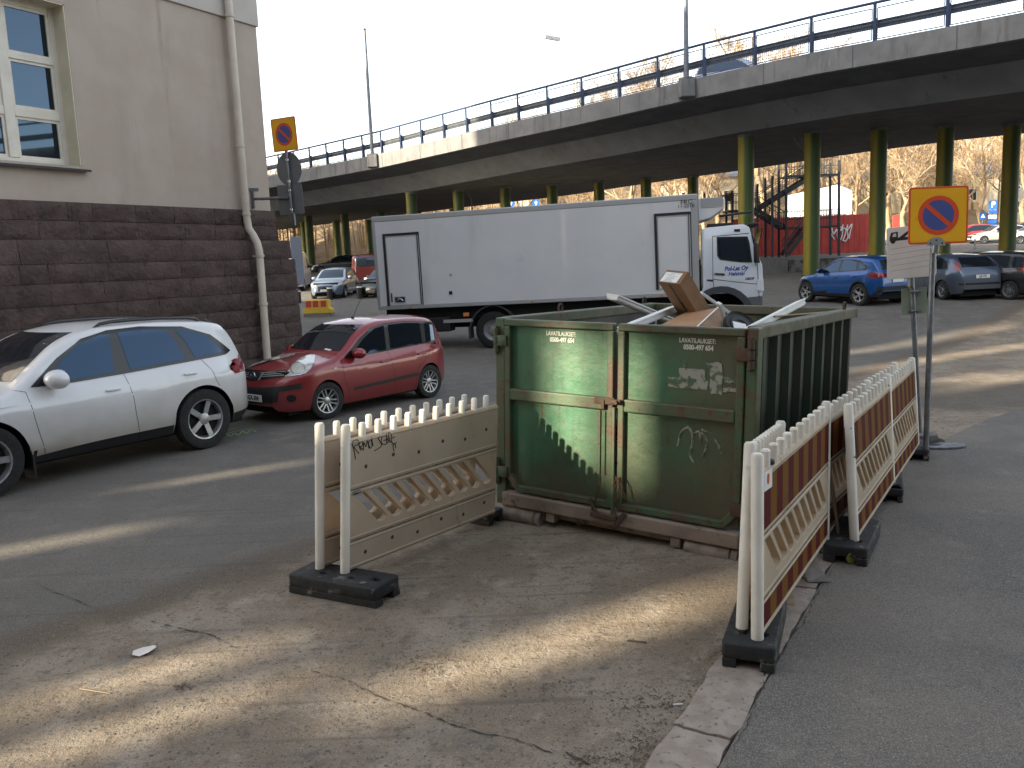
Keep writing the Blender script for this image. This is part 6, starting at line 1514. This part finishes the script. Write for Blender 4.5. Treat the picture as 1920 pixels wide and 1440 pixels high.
b = MB(); b.boxm(Matrix.Translation((2.32, .35, 1.22)), .10, .22, .006); obj('parking_ticket', b, M['plate'], cw.root)
b = MB()
for s in (1, -1): b.box((2.29 * cw.sx, s * .90 - .12, .12), (2.32 * cw.sx, s * .90 + .12, .45), .008)
obj('mud_flap', b, M['black'], cw.root)
cw.decal('roof_spoiler', [(-.62, -.52), (-.40, -.58), (-.40, .58), (-.62, .52)], 'top', PW, None, .03, .1)
# --- red car
cr = car('parked_car', 'red hatchback with a JGX-304 number plate parked behind the white car', 'car', gz(803, 745), gz(613, 785), NOTE, PR, 'cars parked along the kerb', steer=-7)
d = cr.decal
px7 = lambda l_: [(420 + x / 4.571, 560 + y / 4.571) for x, y in l_]
cr.decal_px('headlamp', px7([(785, 484), (745, 482), (700, 490), (640, 520), (585, 575), (545, 630), (520, 670), (560, 668), (640, 658), (700, 640), (742, 606), (775, 550)]), M['lamp'], mirror=True, eps=.008)
cr.decal_px('headlamp_lens', px7([(634 + 66 * math.cos(a), 602 + 56 * math.sin(a)) for a in [2 * math.pi * k / 22 for k in range(22)]]), M['chrome'], mirror=True, eps=.012)
cr.decal_px('headlamp_bulb', px7([(634 + 56 * math.cos(a), 602 + 47 * math.sin(a)) for a in [2 * math.pi * k / 20 for k in range(20)]]), M['lamp'], mirror=True, eps=.015)
for side in (1, -1):
    d('side_moulding', [(.34, .46), (2.02, .40), (2.02, .445), (.34, .515)], 'side', M['black'], None, .010, .1, side=side)
    d('side_repeater', [(2.36, .80), (2.44, .80), (2.44, .825), (2.36, .825)], 'side', M['lamp'], None, .006, .1, side=side)
cr.decal_px('bumper_strip', px7([(140, 755), (340, 762), (480, 752), (672, 724), (664, 768), (560, 785), (470, 800), (462, 890), (300, 900), (140, 893)]), M['black'], eps=.008)
cr.decal_px('grille', px7([(105, 606), (230, 613), (400, 620), (540, 613), (525, 668), (420, 685), (300, 702), (240, 708), (170, 690), (100, 655)]), M['blackgloss'], eps=.007)
for k_ in range(3): cr.decal_px('grille_bar', px7([(318, 634 + 17 * k_), (530 - 6 * k_, 624 + 15 * k_), (529 - 6 * k_, 632 + 15 * k_), (318, 642 + 17 * k_)]), M['alloy'], eps=.011); cr.decal_px('grille_bar', px7([(110, 622 + 14 * k_), (215, 636 + 16 * k_), (215, 643 + 16 * k_), (110, 629 + 14 * k_)]), M['alloy'], eps=.011)
cr.decal_px('grille_wing', px7([(335, 634), (352, 634), (310, 700), (290, 704)]), M['alloy'], eps=.013)
cr.decal_px('fog_lamp', px7([(577 + 42 * math.cos(a), 855 + 31 * math.sin(a)) for a in [2 * math.pi * k / 18 for k in range(18)]]), M['blackgloss'], eps=.008, mirror=True)
h, nn, _, _ = cr.bvh.ray_cast(WM[cr.root.name].inverted() @ CAM, WM[cr.root.name].inverted().to_3x3() @ ray(420 + 255 / 4.571, 560 + 662 / 4.571)); m = face_frame(h + V((.022, 0, 0)), (0, 1, 0), (1, 0, .25))
me = sheet(circ(0, 0, .062, 28), [circ(0, 0, .046, 28)], .012); me.transform(m); link('badge', me, M['chrome'], cr.root); b = MB(); b.boxm(m, .15, .026, .014, .003); obj('badge', b, M['chrome'], cr.root)
h, nn, _, _ = cr.bvh.ray_cast(V((1.15 * cr.sx, 0, 4)), V((0, 0, -1))); b = MB(); b.lathe([(.035, -.01), (.02, .03)], Matrix.Translation(h), 10); b.tube([h, h + V((-.10, 0, .16)), h + V((-.22, 0, .33))], .005, 5); obj('aerial', b, M['black'], cr.root)
d('roof_spoiler', [(-.44, -.52), (-.24, -.55), (-.24, .55), (-.44, .52)], 'top', PR, None, .02, .1)
b = MB(); h, nn, _, _ = cr.bvh.ray_cast(V((2.14 * cr.sx, .42, 4)), V((0, 0, -1))); d('parking_disc', [(2.16, .34), (2.20, .34), (2.20, .50), (2.16, .50)], 'top', M['plate'], None, .006, .2)
# --- blue crossover, grey hatchback, black hatchback under the bridge
cb = car('parked_car', 'bright blue crossover with black wheel arches parked under the bridge', 'car', gt(1612, 573), gt(1513, 566), CROSS, PB, 'cars parked under the bridge')
R0 = gt(1769, 562); hd = V((-.09, .996, .02)); cg = car('parked_car', 'grey blue hatchback seen from behind, parked between the blue crossover and the black car', 'car', R0, V((R0.x, R0.y, R0.z)) + hd * 2.64, FHATCH, PG, 'cars parked under the bridge')
for s in (1, -1): cg.decal('arch_lip', [(.40 * math.cos(a), .315 + .40 * math.sin(a)) for a in [R_(v) for v in range(10, 171, 20)]] + [(.345 * math.cos(a), .315 + .345 * math.sin(a)) for a in [R_(v) for v in range(170, 9, -20)]], 'side', PG, None, .010, .2, side=s)
R0 = gt(1893, 562); ck = car('parked_car', 'black hatchback parked at the right edge under the bridge', 'car', R0, R0 + V((-.42, .90, .02)).normalized() * 2.62, HATCH, PK, 'cars parked under the bridge')
# --- left under the bridge
F0 = gt(602, 558); 
def towards(px_front_left, px_dir, S, *a, **k): pass
p = gt(646, 558); cs = car('parked_car', 'silver blue saloon facing the camera under the bridge', 'car', p + V((.0, .0, 0)) + V((.10, 2.62, .1)), p, dict(WAGON), PS, 'cars parked under the bridge', detail=1)
p = gt(664, 541); car('parked_van', 'dark red van seen from behind under the bridge', 'van', V((p.x, p.y, p.z)), V((p.x - .4, p.y + 3.0, p.z + .12)), dict(VAN, top=[(x, zz * .88) for x, zz in VAN['top']], r=.32), PDR, 'cars parked under the bridge', detail=1)
p = gt(750, 556); car('parked_car', 'dark hatchback half hidden behind the rear of the white truck', 'car', p + V((.6, 2.2, .1)), p + V((-.55, .0, 0)), HATCH, PK, 'cars parked under the bridge', detail=1)
p = gt(512, 548); car('parked_van', 'white van showing beside the corner of the stone building', 'van', V((p.x, p.y, p.z)), V((p.x - .35, p.y + 3.2, p.z + .1)), VAN, PWV, 'cars parked under the bridge', detail=1)
p = gt(640, 512); car('parked_car', 'dark estate car in the row behind the silver blue saloon', 'car', V((p.x + 1.0, p.y, p.z)), V((p.x - 1.6, p.y - .3, p.z)), WAGON, PK, 'cars parked under the bridge', detail=1)
# --- far right in the sun
def side_on(px_r, px_f, py, S, pm, label, Y=None):
    p, q = gt(px_r, py), None; Y = Y or p.y; a, c = at(px_r, py, Y), at(px_f, py, Y); a.z = terr(a.x, Y); c.z = terr(c.x, Y)
    return car('parked_car', label, 'car', a, c, S, pm, 'cars in the sunlit car park', detail=1)
def far_car(px0, Y, S, pm, label, flip=False):
    x = (px0 - 960) / F_PX * Y; L = S['wb']; a, c = V((x, Y, terr(x, Y))), V((x + L, Y, terr(x + L, Y)))
    if flip: return car('parked_car', label, 'car', c + V((0, 1.6, 0)), a + V((0, 1.6, 0)), S, pm, 'cars in the sunlit car park', detail=1)
    return car('parked_car', label, 'car', c, a, S, pm, 'cars in the sunlit car park', detail=1)
far_car(1845, 69, WAGON, PSW, 'pale estate car in the sun right of the no parking sign'); far_car(1796, 72, HATCH, PFR, 'red car half hidden behind the no parking sign'); far_car(1903, 76, HATCH, PDR, 'dark red car beyond the pale estate car'); far_car(1912, 66, WAGON, PWV, 'white car cut off by the right edge of the picture')
# low rail and posts by the sunlit car park
t = thing('guard_rail', 'low metal rail on posts in front of the sunlit car park', 'rail', (36, 60, terr(36, 60)))
for k in range(9):
    b = MB(); x = 26 + k * 2.4; b.bar((x, 60, terr(x, 60) - .1), (x, 60, terr(x, 60) + (1.5 if k == 1 else .75)), .09, .09); obj('rail_post', b, M['galv'], t, world=True)
b = MB(); b.bar((26, 60, terr(26, 60) + .6), (46, 60, terr(46, 60) + .6), .05, .09); obj('rail', b, M['galv'], t, world=True)
# blue parking signs beyond
bl = mat('traffic_blue', (.02, .13, .50), rough=.4)
c_ = at(1862, 384, 74); t = thing('parking_sign', 'blue P sign with smaller blue panels below on a pole by the pale estate car', 'road sign', V((c_.x, 74, terr(c_.x, 74))))
b = MB(); b.tube([V((c_.x, 74.1, terr(c_.x, 74))), c_ + V((0, .1, .4))], .05, 8); obj('pole', b, M['galv'], t, world=True)
b = MB(); b.box(c_ - V((.36, .02, .36)), c_ + V((.36, .02, .36))); pp_ = obj('sign_panel', b, bl, t, world=True); text('P', .72, WM[t.name].inverted() @ face_frame(c_ + V((0, -.03, 0)), (1, 0, 0), (0, -1, 0)), M['white'], pp_, off=.02)
for k in range(4):
    b = MB(); q = c_ - V((0, 0, .62 + .40 * k)); b.box(q - V((.36, .02, .15)), q + V((.36, .02, .15))); obj('small_panel', b, bl if k != 1 else M['white'], t, world=True)
for (px, py, Y, lab) in ((1843, 405, 75, 'small blue crossing sign left of the blue P sign'), (1005, 381, 80, 'round blue arrow sign peeping over the middle of the truck box'), (958, 381, 81, 'round blue arrow sign peeping over the truck box left of the white house')):
    c_ = at(px, py, Y); t = thing('road_sign', lab, 'road sign', V((c_.x, Y, terr(c_.x, Y)))); b = MB(); b.tube([V((c_.x, Y + .05, terr(c_.x, Y))), c_ + V((0, .05, .3))], .04, 8); obj('pole', b, M['galv'], t, world=True)
    fm = WM[t.name].inverted() @ face_frame(c_, (1, 0, 0), (0, -1, 0))
    pl_ = plate('sign_panel', circ(0, 0, .36, 24) if px < 1500 else rrect(-.3, -.3, .3, .3, .04), bl, t, fm, thick=.02)
    plate('white_symbol', [(-.05, -.22), (.05, -.22), (.05, .02), (.16, .02), (0, .24), (-.16, .02), (-.05, .02)] if px < 1500 else [(-.2, -.16), (.2, -.16), (0, .2)], M['white'], pl_, fm @ Matrix.Translation((0, 0, .014)), thick=.004)
# --- car on the bridge
def zs(s): return zt_(s) - .12
s0 = .9; p = E0 + EU * (s0 + .35) + EI * 4.4; a = V((p.x, p.y, zt_(s0) - .355)); q = p - EU * 2.75; c_ = V((q.x, q.y, zt_(s0) - .355))
cbd = car('passing_car', 'silver blue estate car driving across the bridge behind the railing', 'car', a + EI * -.0, c_, dict(WAGON, top=[(x, zz * 1.14) for x, zz in WAGON['top']], belt=[(x, zz * 1.12) for x, zz in WAGON['belt']], dlo=[(x, zz * 1.13) for x, zz in WAGON['dlo']], glass=[[(x, zz * 1.13) for x, zz in g_] for g_ in WAGON['glass']], ws=[(y, zz * 1.13) for y, zz in WAGON['ws']], rw=[(y, zz * 1.13) for y, zz in WAGON['rw']], seams=[], handles=[], mirror=None), PBS, None, detail=1)

# ================================================================ white truck
TA, TB = at(700, 495, 23.3), at(1310, 460, 21.4); tu = TB - TA; tu.z = 0; tu.normalize(); tn = V((tu.y, -tu.x, 0))
pitch_t = .0155
TX = (tu + V((0, 0, pitch_t))).normalized(); TY = V((0, 0, 1)).cross(TX).normalized(); TZ = TX.cross(TY)
T0 = onplane(705, 570, TA, tn); T0 = V((T0.x, T0.y, 0))
tk = thing('delivery_truck', 'white refrigerated truck with blue lettering on its cab door crossing behind the container', 'truck', frame(T0, TX, TY, TZ)); TWI = WM[tk.name].inverted()
def tp(px, py):
    P = onplane(px, py, T0, -TY); l = TWI @ P; return l.x, l.z
wht = mat('truck_box_white', (.66, .67, .68), (.62, .63, .645), .8, rough=.35, coat=.2, layers=[((.50, .495, .485), 1.1, .56, .85, (1, 1, .15)), ((.54, .53, .52), 14, .68, .78, None)]); trim = mat('truck_trim', (.42, .43, .44), rough=.4, metal=.4); seal = mat('rubber_seal', (.014, .016, .02), rough=.6)
cabw = paint('truck_cab_white', (.64, .68, .74), 0, .32)
xl, zb_l = tp(709, 582); xr, zb_r = tp(1312, 554); _, zt_l = tp(693, 407); _, zt_r = tp(1308, 363); zb, zt = (zb_l + zb_r) / 2, (zt_l + zt_r) / 2
b = MB(); b.box((xl + .02, .012, zb + .10), (xr - .02, 2.55, zt - .14), .01); obj('box_body', b, wht, tk)
b = MB(); b.box((xl, 0, zt - .15), (xr, 2.56, zt), .02); b.box((xl, 0, zb), (xr, 2.56, zb + .11), .012); b.box((xl, -.002, zb + .112), (xl + .09, 2.56, zt - .152), .008); b.box((xr - .17, -.002, zb + .112), (xr, 2.56, zt - .152), .01); obj('edge_rail', b, trim, tk)
def tdoor(xa, xb, za, zb_, lock):
    b = MB(); s = .065
    b.box((xa, -.012, zb_ - s), (xb, .014, zb_)); b.box((xa, -.012, za), (xa + s, .014, zb_ - s - .001)); sl = obj('door_seal', b, seal, tk)
    b = MB(); b.box((xb - .02, -.014, za), (xb, .014, zb_ - s - .001)); b.box((xb - .07, -.010, za), (xb - .05, .014, zb_ - s - .001)); obj('hinge_strip', b, seal, sl)
    b = MB(); b.box((xa + s + .03, -.016, za + .02), (xb - .10, .012, zb_ - s - .05), .006); dd = obj('side_door', b, wht, tk)
    b = MB(); b.box((xa + s + .01, -.004, za), (xa + s + .028, .013, zb_ - s - .002)); b.box((xa + s + .03, -.004, zb_ - s - .045), (xb - .1, .013, zb_ - s - .03)); obj('door_gap', b, trim, dd)
    if lock:
        b = MB(); x = xa + .22; z = za + .07; b.box((x, -.030, z), (x + .33, -.014, z + .19), .01); ho = obj('door_lock', b, trim, dd)
        b = MB(); b.box((x + .03, -.034, z + .03), (x + .30, -.028, z + .16), .01); b.box((x - .09, -.04, z + .04), (x - .055, -.014, z + .28), .006); obj('lock_recess', b, M['black'], ho)
        b = MB(); b.box((x + .08, -.05, z + .07), (x + .25, -.034, z + .11), .008); b.tube([V((x + .07, -.04, z + .05)), V((x + .12, -.045, z + .13)), V((x + .2, -.045, z + .12)), V((x + .26, -.04, z + .06))], .012, 6); obj('lock_handle', b, M['chrome'], ho)
(x0_, z0_), (x1_, z1_) = tp(718, 580), tp(785, 436); x1_, _ = tp(795, 560); tdoor(tp(722, 510)[0], tp(790, 510)[0], zb + .10, tp(716, 439)[1], True)
tdoor(tp(1228, 470)[0], tp(1297, 470)[0], zb + .20, tp(1224, 401)[1], False)
for px, py, s in ((845, 549, .045), (845, 515, .03)):
    x, z = tp(px, py); b = MB(); b.box((x - s, -.012, z - s), (x + s, .012, z + s), .006); obj('vent', b, M['black'] if s > .04 else trim, tk)
for k_ in range(9):
    x = xl + .95 + k_ * (xr - xl - 1.9) / 8; b = MB(); b.box((x - .03, -.012, zb + .03), (x + .03, .0, zb + .075), .004); obj('side_marker', b, M['amber'] if k_ % 4 == 0 else trim, tk)
cft = lambda x, z, y: frame((x, y, z), (1, 0, 0), (0, 0, 1), (0, -1, 0))
x, z = tp(1287, 379); text('FRC', .155, cft(x, z, -.012), M['ink'], tk, sx=1.1); x, z = tp(1286, 386.5); text('11-2018', .115, cft(x, z, -.012), M['ink'], tk, sx=1.1)
# cooling unit
x0_, z0_ = tp(1309, 414); x1_, z1_ = tp(1358, 367); x1_ -= 0; zm = tp(1358, 388)[1]
b = MB(); b.prism([(xr + .005, z0_), (xr + .3, z0_ + .06), (x1_, zm), (x1_ + .03, z1_ - .08), (x1_ - .04, z1_), (xr + .005, z1_)], 1.9, Matrix(((1, 0, 0, 0), (0, 0, 1, .3), (0, 1, 0, 0), (0, 0, 0, 1))), .03); cu_ = obj('cooling_unit', b, wht, tk)
b = MB()
for k in range(6): zz_ = zm + (z1_ - zm) * (.12 + .145 * k); b.box((xr + .08, .283, zz_), (x1_ - .02, .302, zz_ + .035))
obj('louvre', b, trim, cu_)
# cab
cx0, cz0 = tp(1314, 546); cx1 = tp(1432, 525)[0]; czt = tp(1318, 427)[1]; cbz = tp(1430, 560)[1]; hx = tp(1404, 430)[0]; yo = .12
X1 = cx1; wl_ = tp(1349, 530)
prof_ = [(cx0 + .05, cbz + .35), (cx0 + .05, czt - .06), (cx0 + .12, czt), (hx - .12, czt + .03), (hx + .02, czt - .05), (hx + .12, czt - .45), (cx1 - .10, (czt + cbz) / 2 + .10), (cx1 - .02, (czt + cbz) / 2 - .08), (cx1, cbz + .42), (cx1 - .02, cbz + .05), (cx1 - .55, cbz + .02)]
fwx = tp(1352, 570)[0]; ar_ = .66; azc = .52
for a in range(15, 166, 15): prof_.append((fwx + ar_ * math.cos(R_(a)), azc + .10 + ar_ * math.sin(R_(a))))
b = MB(); b.prism(prof_, 2.3, Matrix(((1, 0, 0, 0), (0, 0, 1, yo), (0, 1, 0, 0), (0, 0, 0, 1))), .035); cab = obj('cab', b, cabw, tk, smooth=25)
def onc(name, pxs, mm, y, th=.012, par=None, bev=0.):
    b = MB(); b.prism([tp(*p) for p in pxs], th, Matrix(((1, 0, 0, 0), (0, 0, 1, y - th), (0, 1, 0, 0), (0, 0, 0, 1))), bev); return obj(name, b, mm, par or cab)
wsur = onc('window_surround', [(1344, 444), (1402, 443), (1406, 455), (1411, 492), (1390, 492), (1350, 487), (1345, 480)], M['black'], yo - .001, .012)
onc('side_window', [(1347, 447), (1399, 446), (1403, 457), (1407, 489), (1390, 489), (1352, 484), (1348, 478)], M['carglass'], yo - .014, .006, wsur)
for pts in ([(1336, 443), (1337, 525), (1341, 560)], [(1336, 443), (1405, 437)], [(1420, 480), (1424, 558)], [(1337, 524), (1420, 533)]):
    b = MB(); pl3 = [V((tp(*p)[0], yo - .002, tp(*p)[1])) for p in pts]
    for a, c in zip(pl3, pl3[1:]): b.bar(a, c, .012, .012)
    obj('door_seam', b, M['under'], cab)
onc('door_handle', [(1340, 512), (1359, 513), (1359, 516), (1340, 515)], M['black'], yo - .001, .03)
onc('vent', [(1326, 524), (1338, 525), (1338, 528), (1326, 527)], M['black'], yo - .001, .01)
onc('marker_lamp', [(1377, 429.5), (1388, 429), (1388, 434), (1377, 434)], M['black'], yo - .03 + .028, .012)
onc('corner_panel', [(1420, 525), (1432, 523), (1433, 546), (1420, 545)], cabw, yo - .001, .03, bev=.008)
onc('windscreen_edge', [(1409, 440), (1413, 444), (1426, 492), (1421, 493)], M['carglass'], yo - .001, .008)
x, z = tp(1380.5, 503.5); text('Pol-Lat Oy', .150, cft(x, z, yo - .003), M['blueink'], cab, shear=.22, off=.006, sx=.86); x, z = tp(1381, 513.5); text('Helsinki', .135, cft(x, z, yo - .003), M['blueink'], cab, shear=.22, off=.004, sx=.9); x, z = tp(1405, 523); text('1829', .085, cft(x, z, yo - .003), M['ink'], cab, shear=.3, off=.003, sx=1.3)
# windscreen, mirrors, visor, step, arch, bumper
b = MB(); b.boxm(Matrix.Translation(((hx + cx1) / 2 + .06, yo + 1.15, czt - .55)) @ Matrix.Rotation(R_(14), 4, 'Y'), .02, 2.05, .95); obj('windscreen', b, M['carglass'], cab)
b = MB(); b.box((hx - .02, yo + .05, czt - .02), (hx + .26, yo + 2.25, czt + .05), .02); obj('sun_visor', b, M['black'], cab)
mx_, mz_ = tp(1416, 474); b = MB(); b.box((mx_ - .04, yo - .28, mz_ - .25), (mx_ + .06, yo - .10, mz_ + .25), .03); b.tube([V((mx_, yo - .18, mz_ + .24)), V((mx_ + .02, yo + .02, mz_ + .45))], .015, 6); b.tube([V((mx_, yo - .18, mz_ - .24)), V((mx_ + .02, yo + .02, mz_ - .3))], .015, 6); obj('wing_mirror', b, M['black'], cab, smooth=40)
b = MB()
for (ra_, rb_) in ((ar_ - .0, ar_ + .17),):
    n = 14; pr2 = [(fwx + rb_ * math.cos(R_(a)), azc + .10 + rb_ * math.sin(R_(a))) for a in [4 + 172 * k / n for k in range(n + 1)]] + [(fwx + ra_ * math.cos(R_(a)), azc + .10 + ra_ * math.sin(R_(a))) for a in [176 - 172 * k / n for k in range(n + 1)]]
    b.prism(pr2, .5, Matrix(((1, 0, 0, 0), (0, 0, 1, yo - .03), (0, 1, 0, 0), (0, 0, 0, 1))), .01)
obj('wheel_arch', b, mat('arch_plastic', (.045, .05, .06), rough=.5), tk)
b = MB(); sx0, sz0 = tp(1383, 562); b.box((sx0, yo - .02, cbz - .28), (cx1 - .08, yo + .5, cbz - .18), .01); b.box((cx1 - .5, yo + .02, cbz - .30), (cx1 - .02, yo + 2.2, cbz + .06), .03); obj('step_bumper', b, mat('bumper_grey', (.10, .105, .115), rough=.5), tk)
b = MB(); b.box((sx0 + .05, yo - .025, cbz - .22), (cx1 - .2, yo + .02, cbz - .19)); obj('step_edge', b, trim, tk)
# roof spoiler shelf, chassis, side guard, wheels
b = MB(); x, z = tp(1350, 420); b.box((cx0 + .2, yo + .3, czt), (cx0 + .85, yo + 2, czt + .10), .02); b.tube([V((cx0 + .5, yo + .4, czt + .28)), V((hx + .1, yo + .4, czt + .34))], .03, 8); obj('roof_lamp_bar', b, M['black'], cab)
b = MB(); b.box((xl + .3, .85, .62), (cx1 - .4, 1.75, zb - .05)); b.box((xl + .15, .25, .9), (xr - .2, 2.3, zb - .005)); b.box((cx0 - .35, yo + .1, .75), (cx0 + .02, yo + 2.2, czt - .8), .03); obj('chassis', b, M['under'], tk)
b = MB(); b.box((tp(830, 600)[0], .06, tp(830, 606)[1]), (tp(885, 600)[0], .10, tp(830, 600)[1])); obj('side_guard', b, trim, tk); b = MB(); b.box((tp(960, 600)[0], .06, tp(960, 600)[1]), (fwx - 1.0, .10, tp(960, 594)[1])); obj('side_guard', b, trim, tk); b = MB(); b.box((xl + .1, .2, .55), (xl + .2, 2.35, .67)); obj('rear_guard', b, trim, tk)
x, z = tp(873, 590); b = MB(); b.box((x - .08, .045, z - .05), (x + .08, .07, z + .05), .01); obj('marker_lamp', b, M['amber'], tk)
x, z = tp(855, 601); b = MB(); b.box((x - 1.0, .08, z - .30), (x - .2, .6, z + .10), .03); obj('fuel_tank', b, M['black'], tk)
rwx = tp(924, 620)[0]; g_ = V(T0) + TX * rwx; gz_ = terr(g_.x, g_.y) - g_.z
def twheel(x, y, front):
    W_ = Matrix.Translation((x, y, .50 + (gz_ if not front else terr((T0 + TX * x).x, (T0 + TX * x).y) - (T0 + TX * x).z))) @ Matrix.Rotation(R_(90), 4, 'X'); r = .50
    b = MB(); b.lathe([(.30, -.14), (.42, -.15), (.48, -.13), (r, -.10), (r, .10), (.48, .13), (.42, .15), (.31, .14), (.29, .10)], W_, 32, False); ty = obj('wheel', b, M['rubber'], tk, smooth=40)
    b = MB(); b.lathe([(.30, .12), (.28, .06), (.20, .02 if not front else .10), (.13, .03 if not front else .13), (.12, .10 if not front else .16), (.0, .12 if not front else .17)], W_, 28, False)
    for k in range(10): b.lathe([(.016, .02), (.014, .13 if front else .07)], W_ @ Matrix.Translation((.17 * math.cos(k * .628), .17 * math.sin(k * .628), 0)), 6)
    obj('rim', b, mat('steel_rim', (.30, .31, .32), (.22, .22, .22), 6, rough=.5, metal=.3) if 'steel_rim' not in bpy.data.materials else bpy.data.materials['steel_rim'], ty, smooth=35)
for y in (.22, 2.32): twheel(rwx, y, False); twheel(fwx, y, True)
b = MB(); n = 14; wz = .52 + gz_; pr2 = [(rwx + .66 * math.cos(R_(a)), wz + .66 * math.sin(R_(a))) for a in [8 + 164 * k / n for k in range(n + 1)]] + [(rwx + .63 * math.cos(R_(a)), wz + .63 * math.sin(R_(a))) for a in [172 - 164 * k / n for k in range(n + 1)]]
b.prism(pr2, .45, Matrix(((1, 0, 0, 0), (0, 0, 1, .06), (0, 1, 0, 0), (0, 0, 0, 1)))); b.box((rwx - .70, .06, .28 + gz_), (rwx - .66, .5, .62 + gz_)); obj('mudguard', b, mat('mudguard', (.06, .065, .07), rough=.45), tk)
